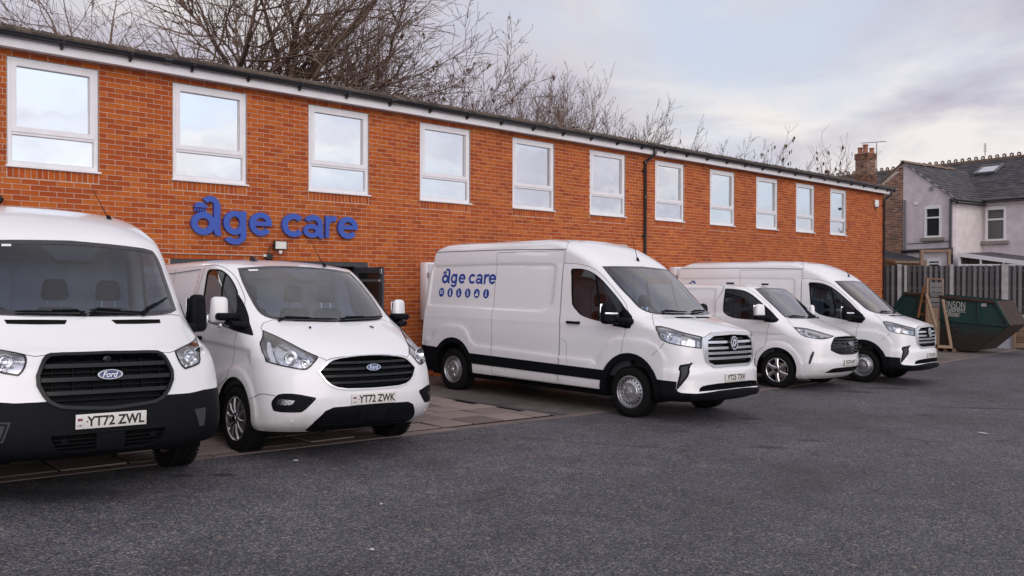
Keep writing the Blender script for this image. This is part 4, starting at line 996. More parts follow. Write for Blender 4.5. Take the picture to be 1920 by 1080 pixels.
PF = dict(seg=.26, wob=.11, up=(.05, .08, .08, .06), lev=3, start=(.25, .1, .1, .1), dens=(3.4, 5.0, 6.0, 4), ang=((.3, .9), (.4, 1.0), (.4, 1.0)), ratio=(.30, .5), rmin=.0048, trunk=.05)
PC = dict(seg=.28, wob=.075, up=(.04, .20, .24, .2), lev=3, start=(.30, .2, .1), dens=(4.2, 4.6, 2.6), ang=((.2, .7), (.3, .85), (.3, .8)), ratio=(.20, .38), rmin=.0058, trunk=.04)
HF = .82
GRP = 'bare winter trees behind the office'
tree(338, 26, 'big bare spreading tree with a thick trunk behind the left roof', 11, [(.0, .0, 15, .26, 0), (-1.6, -.1, 8.5, .085, 6.1), (-2.2, .3, 7.5, .07, 6.8), (1.9, .2, 6.0, .075, 6.3), (1.3, -.3, 6.5, .07, 7.4), (-1.3, -.3, 7.5, .08, 7.6), (-2.8, .1, 6.5, .06, 5.9), (-.8, .5, 6, .07, 8)], PT, seeds=0, group=GRP)
tree(455, 33, 'dense dark twiggy tree just right of the thick trunk', 12, [(-.25, 0, 10.2, .09, 0), (.05, .1, 10.6, .10, 0), (.25, 0, 9.6, .09, 0), (.42, .1, 9.0, .08, 0), (-.42, 0, 9.4, .08, 0), (.15, .2, 10, .07, 0), (-.1, .2, 10, .07, 0)], PF, 'twig_grey', group=GRP)
tree(572, 28, 'bare multi-stemmed tree with brown seed clusters left of the domed one', 13, [(-.34, 0, 10.5, .075, 0), (-.2, .1, 11.2, .08, 0), (-.06, 0, 11.4, .08, 0), (.08, .1, 11.0, .075, 0)], PA, seeds=420, seed_size=.06, group=GRP)
tree(668, 27, 'domed bare tree full of brown seed clusters above the roof', 14, [(-.36, 0, 9.4, .08, 0), (-.25, .1, 9.9, .085, 0), (-.13, 0, 10.2, .09, 0), (-.02, -.1, 9.9, .09, 0), (.08, .1, 9.3, .08, 0), (.17, 0, 8.4, .075, 0), (.26, .1, 7.3, .065, 0)], PA, seeds=650, seed_size=.06, group=GRP)
tree(770, 34, 'low hazy twiggy tree right of the domed tree', 15, [(-.3, 0, 7.2, .05, 0), (-.12, 0, 7.4, .05, 0), (0, .1, 7.4, .05, 0), (.12, 0, 6.9, .045, 0), (.22, .1, 6.4, .04, 0)], PF, 'twig_grey', seeds=60, group=GRP)
for i, (px, top, lab) in enumerate(((850, 118, 'upright bare shrub with a few brown seed heads left in the thicket'), (905, 112, 'upright bare shrub in the tallest part of the thicket'), (962, 108, 'upright bare shrub left of the thicket dip'), (1010, 112, 'upright bare shrub in the thicket above the fifth window'), (1058, 150, 'lower bare shrub where the thicket steps down'))):
    D = 33 + i*.8; hgt = ((531-top)*D/FPX + CAMZ + 2.0)*HF
    tree(px, D, lab, 20+i, [(x, .1*((-1)**k), hgt*(1-.18*abs(x)*2), .05, 0) for k, x in enumerate((-.34, -.26, -.18, -.11, -.05, .02, .08, .14, .21, .28, .35))], PC, seeds=60 if i == 0 else 30, seed_size=.06, group=GRP)
for i, (px, top, lab) in enumerate(((1115, 172, 'pale upright bare shrub above the downpipe, left of three'), (1160, 168, 'pale upright bare shrub above the downpipe, middle of three'), (1205, 184, 'pale upright bare shrub above the downpipe, right of three'))):
    D = 36 + i*.6; hgt = ((531-top)*D/FPX + CAMZ + 2.0)*HF
    tree(px, D, lab, 30+i, [(x, .08*((-1)**k), hgt*(1-.2*abs(x)*2), .045, 0) for k, x in enumerate((-.24, -.18, -.12, -.06, .0, .06, .11, .17, .24))], PC, 'twig_grey', group=GRP)
HF = .86
PS = dict(PC, dens=(2.0, 2.2, 1), lev=2, rmin=.0062)
for i, (px, top, D, n, sd_, kd, lab) in enumerate(((1290, 222, 36, 5, 70, 'twig', 'sparse young tree with dark seed clumps right of the downpipe'), (1335, 236, 36.5, 4, 40, 'twig', 'small sparse tree with dark seed clumps before the gap of sky'), (1412, 224, 40, 6, 0, 'twig_grey', 'faint pale bare tree without seeds'), (1470, 236, 37, 6, 90, 'twig', 'sparse tree with the most dark seed clumps near the chimney'), (1522, 240, 37.5, 6, 50, 'twig', 'sparse tree with a few dark clumps left of the chimney'), (1540, 262, 39, 3, 14, 'twig_grey', 'last thin bare tree beside the chimney'))):
    hgt = ((531-top)*D/FPX + CAMZ + 2.0)*HF
    tree(px, D, lab, 40+i, [(x, .05*((-1)**k), hgt*(1-.25*abs(x)*2), .035, 0) for k, x in enumerate(np.linspace(-.16, .16, n))], PS, kd, seeds=sd_, seed_size=.085, group=GRP)

def hermite(xk, yk, x):
    xk = np.asarray(xk, float); yk = np.asarray(yk, float)
    h = np.diff(xk); d = np.diff(yk) / h
    m = np.zeros(len(xk))
    m[0], m[-1] = d[0], d[-1]
    for i in range(1, len(xk) - 1):
        if d[i-1] * d[i] > 0:
            w1, w2 = 2*h[i] + h[i-1], h[i] + 2*h[i-1]
            m[i] = (w1 + w2) / (w1 / d[i-1] + w2 / d[i])
    i = np.clip(np.searchsorted(xk, x, side='right') - 1, 0, len(xk) - 2)
    t = (x - xk[i]) / h[i]
    return ((1 + 2*t) * (1 - t)**2 * yk[i] + t * (1 - t)**2 * h[i] * m[i]
            + t*t * (3 - 2*t) * yk[i+1] + t*t * (t - 1) * h[i] * m[i+1])

class Body:
    """Half body (y >= 0) as a stack of horizontal contours.  Domain (a, t):
    a = 0..QF front quarter, QF..QF+QS side, then QR rear quarter; t along the centre profile."""
    QF, QS, QR = 1.3, 4.6, 0.9
    def __init__(s, rows, rear, disp=None):
        r = np.array(rows, float)           # z, xf, w, L, n
        s.r = r
        s.t = np.concatenate([[0], np.cumsum(np.hypot(np.diff(r[:, 0]), np.diff(r[:, 1])))])
        s.T = s.t[-1]
        s.rear = np.array(rear, float)      # z, xr
        s.disp = disp
        tt = np.linspace(0, s.T, 4000); s._tt = tt; s._zz = hermite(s.t, r[:, 0], tt)
        u = np.linspace(0, 1, 161); s._ph = (u**1.3) * np.pi / 2
    def tz(s, z):
        return np.interp(z, s._zz, s._tt)
    def par(s, t):
        return [hermite(s.t, s.r[:, k], t) for k in range(5)]
    def quarter(s, L, w, n):
        c, q = np.cos(s._ph)[None], np.sin(s._ph)[None]
        e = 2.0 / n[:, None]
        X = L[:, None] * np.abs(c)**e; Y = w[:, None] * np.abs(q)**e
        ln = np.concatenate([np.zeros((len(L), 1)), np.cumsum(np.hypot(np.diff(X), np.diff(Y)), 1)], 1)
        ln = ln / np.maximum(ln[:, -1:], 1e-9)
        return X, Y, ln
    def P(s, a, t, dp=True):
        a = np.atleast_1d(np.asarray(a, float)); t = np.atleast_1d(np.asarray(t, float))
        a, t = np.broadcast_arrays(a, t)
        z, xf, w, L, n = s.par(t)
        xr = np.interp(z, s.rear[:, 0], s.rear[:, 1]); Lr = np.full_like(z, .09); nr = np.full_like(z, 2.6)
        out = np.zeros((len(a), 3)); out[:, 2] = z
        f = a <= s.QF
        if f.any():
            X, Y, ln = s.quarter(L[f], w[f], n[f]); u = a[f] / s.QF
            for j in range(len(u)):
                out[np.nonzero(f)[0][j], 0] = xf[f][j] - L[f][j] + np.interp(u[j], ln[j], X[j])
                out[np.nonzero(f)[0][j], 1] = np.interp(u[j], ln[j], Y[j])
        m = (a > s.QF) & (a <= s.QF + s.QS)
        u = (a[m] - s.QF) / s.QS
        x0 = (xf - L)[m]; x1 = (xr + Lr)[m]
        out[m, 0] = x0 + (x1 - x0) * u; out[m, 1] = w[m]
        b = a > s.QF + s.QS
        if b.any():
            X, Y, ln = s.quarter(Lr[b], w[b], nr[b]); u = 1 - (a[b] - s.QF - s.QS) / s.QR
            ib = np.nonzero(b)[0]
            for j in range(len(u)):
                out[ib[j], 0] = xr[b][j] + Lr[b][j] - np.interp(u[j], ln[j], X[j])
                out[ib[j], 1] = np.interp(u[j], ln[j], Y[j])
        if dp and s.disp is not None:
            out = s.disp(out)
        return out
    def D(s, p):
        """3D points (y taken positive) -> domain (a, t)."""
        p = np.atleast_2d(np.asarray(p, float))
        t = s.tz(p[:, 2]); z, xf, w, L, n = s.par(t)
        xr = np.interp(z, s.rear[:, 0], s.rear[:, 1])
        X, Y, ln = s.quarter(L, w, n)
        a = np.zeros(len(p))
        for i in range(len(p)):
            x, y = p[i, 0], abs(p[i, 1])
            if x <= xf[i] - L[i]:
                a[i] = s.QF + s.QS * (xf[i] - L[i] - x) / (xf[i] - L[i] - xr[i] - .09)
            else:
                qx = xf[i] - L[i] + X[i]; qy = Y[i]
                dx, dy = np.diff(qx), np.diff(qy)
                k = np.clip(((x - qx[:-1]) * dx + (y - qy[:-1]) * dy) / (dx*dx + dy*dy + 1e-12), 0, 1)
                d = (qx[:-1] + k*dx - x)**2 + (qy[:-1] + k*dy - y)**2
                j = int(np.argmin(d)); a[i] = s.QF * (ln[i, j] + k[j] * (ln[i, j+1] - ln[i, j]))
        return np.stack([a, t], 1)
    def N(s, a, t):
        e = 2e-3; a = np.asarray(a, float); t = np.asarray(t, float)
        du = s.P(np.minimum(a + e, s.QF + s.QS + s.QR), t, False) - s.P(np.maximum(a - e, 0), t, False)
        dv = s.P(a, np.minimum(t + e, s.T), False) - s.P(a, np.maximum(t - e, 0), False)
        # on the centreline keep the normal in the y = 0 plane
        nn = np.cross(du, dv); nn /= np.maximum(np.linalg.norm(nn, axis=1, keepdims=True), 1e-9)
        nn[np.asarray(a) < 1e-6, 1] = 0
        return nn

ROWS = {
 'A': ([(.345,.95,.97,.50,2.6),(.375,1.02,1.00,.54,2.9),(.42,1.052,1.015,.56,3.0),(.52,1.06,1.03,.57,3.1),(.70,1.035,1.03,.58,3.2),(.80,1.005,1.03,.58,3.1),(.98,.965,1.02,.58,2.9),(1.08,.93,1.01,.60,2.7),
   (1.14,.885,1.01,.66,2.5),(1.17,.82,1.01,.70,2.4),(1.26,.65,1.00,.68,2.3),(1.34,.50,.99,.62,2.3),(1.40,.41,.975,.56,2.35),(1.43,.375,.97,.54,2.4),(1.7,.125,.94,.50,2.6),(2.0,-.14,.90,.46,2.8),(2.05,-.19,.892,.46,2.8),
   (2.15,-.36,.875,.5,2.6),(2.25,-.62,.85,.55,2.5),(2.31,-.83,.82,.6,2.4),(2.36,-1.08,.72,.6,2.3),(2.39,-1.35,.52,.6,2.2),(2.405,-1.6,.28,.5,2.2),(2.412,-1.8,.0,.3,2.2)],
  [(.2,-4.90),(.8,-4.92),(1.8,-4.86),(2.4,-4.74),(2.5,-4.6)]),
 'B': ([(.275,.83,.94,.50,2.4),(.32,.90,.975,.55,2.5),(.37,.96,.99,.58,2.5),(.50,1.03,.993,.62,2.5),(.60,1.035,.993,.64,2.5),(.70,1.027,.99,.64,2.45),(.80,1.015,.985,.64,2.4),(.90,.99,.98,.66,2.35),
   (1.0,.952,.98,.70,2.3),(1.03,.91,.98,.72,2.25),(1.10,.80,.98,.72,2.2),(1.20,.58,.98,.62,2.2),(1.28,.37,.975,.54,2.25),(1.32,.265,.97,.50,2.3),(1.36,.20,.96,.48,2.3),(1.6,-.13,.925,.46,2.4),(1.88,-.56,.86,.42,2.5),(1.905,-.61,.85,.42,2.5),
   (1.93,-.73,.82,.5,2.4),(1.955,-.88,.74,.55,2.3),(1.975,-1.05,.56,.55,2.2),(1.985,-1.2,.34,.5,2.2),(1.99,-1.4,.0,.3,2.2)],
  [(.2,-3.93),(.8,-3.95),(1.4,-3.90),(1.9,-3.78),(2.0,-3.7)]),
 'C': ([(.285,.95,.955,.52,2.6),(.335,1.045,.985,.58,2.8),(.40,1.06,1.0,.58,2.9),(.48,1.045,1.0,.58,2.9),(.61,1.045,1.0,.58,2.8),(.69,1.04,1.0,.58,2.8),(.725,1.005,1.0,.58,2.8),(.80,.998,1.0,.58,2.8),(1.0,.995,1.0,.60,2.8),(1.12,.98,.995,.62,2.7),
   (1.20,.955,.99,.66,2.6),(1.225,.92,.99,.68,2.5),(1.27,.80,.985,.68,2.4),(1.35,.52,.975,.58,2.4),(1.41,.29,.965,.48,2.5),(1.44,.235,.96,.46,2.5),(1.7,-.085,.935,.42,2.7),(2.10,-.575,.89,.36,3.0),(2.125,-.61,.885,.36,3.0),
   (2.22,-.73,.88,.42,2.8),(2.34,-.93,.865,.5,2.6),(2.43,-1.13,.845,.55,2.5),(2.49,-1.33,.76,.6,2.4),(2.53,-1.58,.56,.6,2.3),(2.55,-1.8,.34,.5,2.2),(2.56,-2.1,.0,.3,2.2)],
  [(.2,-4.68),(.75,-4.69),(1.8,-4.63),(2.38,-4.53),(2.5,-4.3)]),
 'D': ([(.22,.76,.95,.50,2.5),(.28,.85,.99,.58,2.6),(.34,.90,1.0,.60,2.6),(.42,.95,1.005,.62,2.6),(.52,.972,1.01,.64,2.6),(.62,.965,1.01,.64,2.5),(.75,.965,1.01,.66,2.5),(.88,.96,1.0,.68,2.5),
   (.98,.92,1.0,.72,2.4),(1.02,.86,1.0,.76,2.35),(1.10,.70,1.0,.74,2.3),(1.20,.42,1.0,.62,2.3),(1.28,.20,.99,.56,2.35),(1.32,.11,.985,.54,2.4),(1.36,.05,.97,.52,2.4),(1.6,-.23,.945,.46,2.5),(1.87,-.57,.875,.42,2.6),(1.895,-.615,.865,.42,2.6),
   (1.915,-.76,.82,.5,2.4),(1.935,-.9,.74,.55,2.3),(1.952,-1.05,.56,.55,2.2),(1.962,-1.2,.34,.5,2.2),(1.967,-1.4,.0,.3,2.2)],
  [(.2,-4.08),(.8,-4.10),(1.4,-4.05),(1.87,-3.93),(2.0,-3.8)]),
}

# ------------------------------------------------------------------ van bodies
def pl_area(p):
    p = np.asarray(p); x, y = p[:, 0], p[:, 1]; return .5*np.sum(x*np.roll(y, -1) - np.roll(x, -1)*y)
def offset_poly(p, d):
    """inset a closed polygon by d (positive = inwards)"""
    p = np.asarray(p, float)
    if pl_area(p) < 0: p = p[::-1]
    e = np.roll(p, -1, 0) - p; e /= np.maximum(np.linalg.norm(e, axis=1, keepdims=True), 1e-9)
    n = np.stack([-e[:, 1], e[:, 0]], 1); n0 = np.roll(n, 1, 0)
    b = n + n0; q = np.maximum(1 + (n*n0).sum(1), .5)[:, None]
    return p + b/q*d
def clip_centre(full):
    out = []
    n = len(full)
    for i in range(n):
        a, b = full[i], full[(i+1) % n]
        if a[0] >= -1e-9: out.append((max(a[0], 0), a[1]))
        if (a[0] < 0) != (b[0] < 0):
            k = a[0]/(a[0]-b[0]); out.append((0.0, a[1] + k*(b[1]-a[1])))
    r = []
    for q in out:
        if not r or abs(q[0]-r[-1][0]) + abs(q[1]-r[-1][1]) > 1e-6: r.append(q)
    return np.array(r)
def inset(poly, d):
    poly = np.asarray(poly, float)
    if (poly[:, 0] < 1e-6).sum() >= 2:                       # open on the centreline: mirror, inset, clip
        i = [k for k in range(len(poly)) if poly[k, 0] < 1e-6 and poly[(k+1) % len(poly), 0] >= 1e-6]   # last centre point before the outline leaves the centreline
        half = np.roll(poly, -i[0], 0); j = [k for k in range(1, len(half)) if half[k, 0] < 1e-6]
        half = half[:j[0]+1]
        full = np.concatenate([half, (half*[-1, 1])[::-1][1:-1]])
        return clip_centre(offset_poly(full, d))
    return offset_poly(poly, d)
def densify(p, step, closed=True):
    p = np.asarray(p, float); out = []
    m = len(p) if closed else len(p)-1
    for i in range(m):
        a, b = p[i], p[(i+1) % len(p)]; k = max(1, int(math.ceil(np.hypot(*(b-a))/step)))
        out += [a + (b-a)*j/k for j in range(k)]
    if not closed: out.append(p[-1])
    return np.array(out)
def smooth_poly(p, it=1, closed=True, keep=30):
    """round a traced outline (Chaikin), leaving sharp corners"""
    p = np.asarray(p, float)
    for _ in range(it):
        out = []; n = len(p)
        for i in range(n):
            a, b, c = p[i-1], p[i], p[(i+1) % n]
            if not closed and i in (0, n-1): out.append(b); continue
            u, v = b-a, c-b; ang = abs(math.degrees(math.atan2(u[0]*v[1]-u[1]*v[0], u @ v)))
            if ang > keep+25 or (b[0] < 1e-6): out.append(b)
            else: out += [b - u*.25, b + v*.25]
        p = np.array(out)
    return p

def dom(B, pts, closed=True, step=.05, rnd=1):
    pts = [list(map(float, p)) for p in pts]; q = []
    for i in range(len(pts)):
        q.append(pts[i])
        if i == len(pts)-1 and not closed: break
        a, b = np.array(pts[i]), np.array(pts[(i+1) % len(pts)])
        if step and a[1] > 1.1 and b[1] > 1.1:                # straight on the flank: subdivide there
            k = int(np.linalg.norm(b-a)/.08)
            q += [list(a + (b-a)*j/(k+1)) for j in range(1, k+1)]
    pts = np.array(q, float); d = B.D(pts); d[pts[:, 1] == 0, 0] = 0.0
    if rnd: d = smooth_poly(d, rnd, closed)
    return densify(d, step, closed) if step else d

class Shape3: pass
def cdt(polys_closed, lines_open, grid):
    V = []; E = []
    for p in polys_closed:
        o = len(V); V += [Vector((float(a), float(b))) for a, b in p]; E += [(o+i, o+(i+1) % len(p)) for i in range(len(p))]
    for p in lines_open:
        o = len(V); V += [Vector((float(a), float(b))) for a, b in p]; E += [(o+i, o+i+1) for i in range(len(p)-1)]
    if len(grid) and len(V):
        C_ = np.array([(v.x, v.y) for v in V]); ok = np.ones(len(grid), bool)
        for i in range(0, len(grid), 400):
            g = grid[i:i+400]; d = ((g[:, None] - C_[None])**2).sum(2).min(1); ok[i:i+400] = d > .018**2
        grid = grid[ok]
    V += [Vector((float(a), float(b))) for a, b in grid]
    vv, _, ff, _, _, _ = delaunay_2d_cdt(V, E, [], 0, 1e-6)
    vv = np.array([(p.x, p.y) for p in vv]); T = np.array([f for f in ff if len(f) == 3])
    a, b, c = vv[T[:, 0]], vv[T[:, 1]], vv[T[:, 2]]
    ar = (b[:, 0]-a[:, 0])*(c[:, 1]-a[:, 1]) - (b[:, 1]-a[:, 1])*(c[:, 0]-a[:, 0])
    T[ar < 0] = T[ar < 0][:, ::-1]
    return vv, T[np.abs(ar) > 1e-10]

def mesh_from(name, V, F, mat, smooth=38, weld=False):
    me = bpy.data.meshes.new(name)
    me.from_pydata([tuple(map(float, v)) for v in V], [], [tuple(map(int, f)) for f in F])
    if weld:
        bm = bmesh.new(); bm.from_mesh(me); bmesh.ops.remove_doubles(bm, verts=bm.verts, dist=2e-4); bm.to_mesh(me); bm.free()
    me.materials.append(MATS[mat])
    if smooth: me.polygons.foreach_set('use_smooth', [True]*len(me.polygons)); me.set_sharp_from_angle(angle=R(smooth))
    me.update(); me['skin'] = 1; return me
def compact(V, T):
    u, inv = np.unique(T, return_inverse=True); return V[u], inv.reshape(T.shape)
def mirrored(V, F): return V*[1, -1, 1], [tuple(reversed(list(f))) for f in F]

def patch_geo(B, poly, off=.002, thick=.004, holes=(), step=.06):
    """a slab lying on the body: polygon in the body's domain, skin at 'off', edge reaching in by 'thick'"""
    poly = np.asarray(poly); lo, hi = poly.min(0), poly.max(0)
    ga, gt = np.arange(lo[0]+step/2, hi[0], step), np.arange(lo[1]+step/2, hi[1], step)
    grid = np.array([(a, t) for a in ga for t in gt]).reshape(-1, 2)
    vv, T = cdt([poly] + list(holes), [], grid)
    c = vv[T].mean(1); k = inpoly(c, poly)
    for h in holes: k &= ~inpoly(c, h)
    vv, T = compact(vv, T[k])
    a = np.maximum(vv[:, 0], 0); t = np.clip(vv[:, 1], 0, B.T)
    P = B.P(a, t); N = B.N(a, t)
    V = np.concatenate([P + N*off, P + N*(off-thick)]); F = [tuple(t_) for t_ in T]
    es = set()
    for t_ in T:
        for i in range(3): es.add((int(t_[i]), int(t_[(i+1) % 3])))
    n = len(P)
    for x, y in es:
        if (y, x) not in es and not (vv[x, 0] < 1e-6 and vv[y, 0] < 1e-6): F.append((x, n+x, n+y, y))
    return V, F
def patch(B, name, poly, mat, parent, off=.002, thick=.004, holes=(), mode='both', step=.06, smooth=38):
    V, F = patch_geo(B, poly, off, thick, holes, step)
    out = []
    if mode == 'centre':
        V2, F2 = mirrored(V, F); n = len(V)
        me = mesh_from(name, np.concatenate([V, V2]), F + [tuple(n+i for i in f) for f in F2], mat, smooth, weld=True)
        return link(name, me, parent)
    for sgn in (-1, 1):
        if mode == 'right' and sgn == 1 or mode == 'left' and sgn == -1: continue
        v, f = (V, F) if sgn == 1 else mirrored(V, F)
        out.append(link(name, mesh_from(name, v, f, mat, smooth), parent))
    return out[0] if len(out) == 1 else out
def ribbon(B, name, pts, parent, w=.006, off=.0012, mat='gap_black', mode='both', domain=False):
    d = densify(np.asarray(pts), .05, False) if domain else dom(B, pts, False, .05)
    P = B.P(d[:, 0], d[:, 1]); N = B.N(d[:, 0], d[:, 1])
    tg = np.gradient(P, axis=0); tg /= np.maximum(np.linalg.norm(tg, axis=1, keepdims=True), 1e-9)
    s = np.cross(N, tg); n = len(P)
    V = np.concatenate([P + s*w/2 + N*off, P - s*w/2 + N*off]); F = [(i, n+i, n+i+1, i+1) for i in range(n-1)]
    for sgn in (-1, 1):
        if mode == 'right' and sgn == 1: continue
        v, f = (V, F) if sgn == 1 else mirrored(V, F)
        link(name, mesh_from(name, v, f, mat, None), parent)

def sm(x, a, b):
    t = np.clip((x-a)/(b-a), 0, 1); return t*t*(3-2*t)
def seg_dist(P, poly):
    poly = np.asarray(poly, float); d = np.full(len(P), 9.0)
    for i in range(len(poly)):
        a, b = poly[i], poly[(i+1) % len(poly)]; ab = b-a
        k = np.clip(((P-a) @ ab)/(ab @ ab + 1e-12), 0, 1); d = np.minimum(d, np.linalg.norm(P - a - k[:, None]*ab, axis=1))
    return d
def make_disp(feats, fall=0.0):
    """pressed panels and flares of the flanks: (outline in x,z; height; edge width)"""
    def f(P):
        Q = P.copy()
        side = sm(np.abs(P[:, 1]), .6, .78)
        for poly, h, wd in feats:
            xz = P[:, [0, 2]]; ins = inpoly(xz, poly); d = seg_dist(xz, poly)
            Q[:, 1] += np.where(ins, sm(d, 0, wd), 0)*h*side*np.sign(P[:, 1] + 1e-9)
        if fall:
            Q[:, 2] -= fall*np.maximum(0, -1.3 - P[:, 0])*sm(P[:, 2], 1.0, 1.9)
        return Q
    return f

def arch_poly(cx, cz, rx, rz, n=28, zb=.1):
    p = [(cx + rx*math.cos(t), cz + rz*math.sin(t)) for t in np.linspace(-.05, math.pi+.05, n)]
    return np.array([(cx+rx, zb)] + p + [(cx-rx, zb)])

def wheel_mesh(kind, r=.352, w=.225):
    """tyre, rim, cap; the outer face looks to -y, centre at the origin"""
    t = MB(); h = w/2
    prof = [(.222, -h+.012), (.235, -h+.002), (.27, -h-.004), (.305, -h+.0), (r-.022, -h+.012), (r-.007, -h+.03), (r, -h+.055)]
    for k in range(4):
        y = -h+.055 + k*(w-.11)/4
        prof += [(r, y+.004), (r, y+(w-.11)/4-.010), (r-.009, y+(w-.11)/4-.008), (r-.009, y+(w-.11)/4-.002)]
    prof += [(r, h-.055), (r-.007, h-.03), (r-.03, h-.01), (.27, h), (.222, h-.012)]
    t.lathe(prof, 56)
    for k in range(56):                                       # tread blocks on the shoulders
        a = 2*math.pi*k/56
        for yy in (-h+.028, h-.028):
            M = Matrix.Rotation(a, 4, 'Y') @ Matrix.Translation((r-.004, yy, 0))
            t.box((-.004, -.022, -.011), (.004, .022, .011), M)
    out = {'tyre': t.mesh('tyre', 'tyre_rubber', 40)}
    rm = MB()
    if kind == 'steel':
        m = 'wheel_silver'
        rm.lathe([(.226, -h+.012), (.224, -h-.004), (.214, -h-.006), (.206, -h+.006), (.203, -h+.03), (.196, -h+.036), (.188, -h+.030), (.150, -h+.012), (.140, -h+.008), (.132, -h+.004)], 64, mat=m)
        rm.lathe([(.22, -h+.0), (.205, -h+.05), (.2, h-.02), (.222, h-.01)], 48, mat=m)
        for k in range(20):                                   # dark buttons on the disc face, colouring in the shade of its slots
            a = 2*math.pi*(k+.5)/20
            M = Matrix.Rotation(a, 4, 'Y') @ Matrix.Translation((.169, -h+.0185, 0)) @ Matrix.Rotation(.42, 4, 'Z')
            rm.lathe([(.0128, 0), (.0115, -.003), (0.0, -.0025)], 14, M=M, mat='under_dark')
        out['rim'] = rm.mesh('rim', None, 35)
        c = MB(); 
        c.lathe([(.142, -h+.010), (.140, -h-.006), (.128, -h-.016), (.122, -h-.014), (.075, -h-.020), (.05, -h-.026), (.046, -h-.034), (.030, -h-.036), (0.0, -h-.036)], 56, mat=m)
        for k in range(5):
            M = Matrix.Rotation(2*math.pi*k/5 + .3, 4, 'Y') @ Matrix.Translation((.088, -h-.018, 0)) @ Matrix.Rotation(-.12, 4, 'Z')
            c.box((-.034, -.005, -.004), (.034, .004, .004), M @ Matrix.Rotation(.5, 4, 'Y'), mat='satin_silver')
            c.box((-.024, -.0045, -.003), (.024, .004, .003), Matrix.Rotation(2*math.pi*(k+.5)/5 + .3, 4, 'Y') @ Matrix.Translation((.1, -h-.016, 0)) @ Matrix.Rotation(1.35, 4, 'Y'), mat='satin_silver')
        c.lathe([(.022, -h-.036), (.020, -h-.040), (.012, -h-.040), (.010, -h-.037)], 20, mat='satin_silver')
        out['hub_cap'] = c.mesh('hub_cap', None, 35)
    else:
        m = 'alloy_silver'
        rm.lathe([(.226, -h+.012), (.225, -h-.004), (.216, -h-.006), (.208, -h+.004), (.204, -h+.04), (.200, h-.03), (.224, h-.012)], 64, mat=m)
        n = 10 if kind == 'alloy10' else 6
        for k in range(n):
            a = 2*math.pi*k/n + .12
            for s in (0,):
                wi, wo = (.017, .021) if n == 10 else (.034, .046)
                tw = .0 if n == 10 else .045
                ri, ro = .035, .212
                V = []
                for rr, hw, dy in ((ri, wi*1.1, -.006), ((ri+ro)/2, wi*.85, -.014), (ro, wo, .0)):
                    off = tw*(rr-ri)/(ro-ri)*1.5 if n == 6 else .012*math.sin(k*1.7)*0
                    for q, yy in ((-hw, .012), (-hw*.55, 0), (hw*.55, 0), (hw, .012), (hw*.9, .045), (-hw*.9, .045)):
                        V.append(Matrix.Rotation(-a, 4, 'Y') @ Vector((rr, -h+.002+dy+yy, q + off)))
                F = [tuple(range(5, -1, -1)), tuple(range(12, 18))]
                for i in range(2):
                    for j in range(6): F.append((i*6+j, i*6+(j+1) % 6, i*6+6+(j+1) % 6, i*6+6+j))
                rm.add(V, F, mat=m)
        out['rim'] = rm.mesh('rim', None, 30)
        c = MB(); c.lathe([(.062, -h+.03), (.060, -h-.004), (.045, -h-.010), (.034, -h-.010), (.033, -h-.018), (0, -h-.019)], 32, mat=m)
        c.lathe([(.033, -h-.0185), (.030, -h-.022), (0, -h-.022)], 24, mat='black_plastic')
        for k in range(6):
            M = Matrix.Rotation(2*math.pi*k/6, 4, 'Y') @ Matrix.Translation((.05, -h-.008, 0))
            c.lathe([(.009, .0), (.0085, -.006), (0, -.007)], 10, M=M, mat='under_dark')
        out['hub_cap'] = c.mesh('hub_cap', None, 35)
    d = MB(); d.lathe([(.03, -h+.075), (.145, -h+.075), (.145, -h+.095), (.03, -h+.095)], 36)
    out['brake_disc'] = d.mesh('brake_disc', 'disc_steel', 35)
    return out
WHEELS = {}
def put_wheel(root, kind, x, y, r, steer=0):
    if (kind, r) not in WHEELS: WHEELS[(kind, r)] = wheel_mesh(kind, r)
    w = WHEELS[(kind, r)]
    o = link('wheel', w['tyre'], root); o.location = (x, y, r - .004); o.rotation_euler = (0, RNG.uniform(0, 6), (math.pi if y > 0 else 0) + steer)
    for k in ('rim', 'hub_cap', 'brake_disc'): link(k, w[k], o)

def plate(root, reg, fx, pz, flag, tilt=0.0, w=.52):
    p = rbox('number_plate', (.012, w, .111), .004, 'plate_white', root, (0, 0, 0)); p.location = (fx, 0, pz); p.rotation_euler = (0, -tilt, 0)
    x0 = .0065
    b = MB()
    v, f = text2d(reg, width=.425 if flag else .455, height=.079, bold=.028, spacing=1.0)
    y0 = -.26 + (.078 if flag else .03)
    b.add([(x0, y0 + a, -.0395 + q) for a, q in v], f)
    b.build('lettering', 'ink_black', p)
    if flag:
        u = MB()
        v, f = text2d('UK', width=.030, height=.016, bold=.02); u.add([(x0, -.245 + a, -.036 + q) for a, q in v], f, mat='ink_blue')
        u.box((x0-.001, -.247, .006), (x0, -.213, .026), mat='ink_red')
        for yy in (-.247, -.226): 
            for z in (.006, .018): u.box((x0, yy, z), (x0+.0005, yy+.013, z+.008), mat='ink_blue')
        u.box((x0-.0008, -.2052, -.05), (x0+.0002, -.2045, .05), mat='gap_black')
        u.build('uk_band', None, p)
    s = MB()
    for yy in (-.18, .16): s.lathe([(.006, 0), (.005, .002), (0, .002)], 10, 'x', Matrix.Translation((x0, yy, 0)))
    s.build('screw', 'ink_black', p)

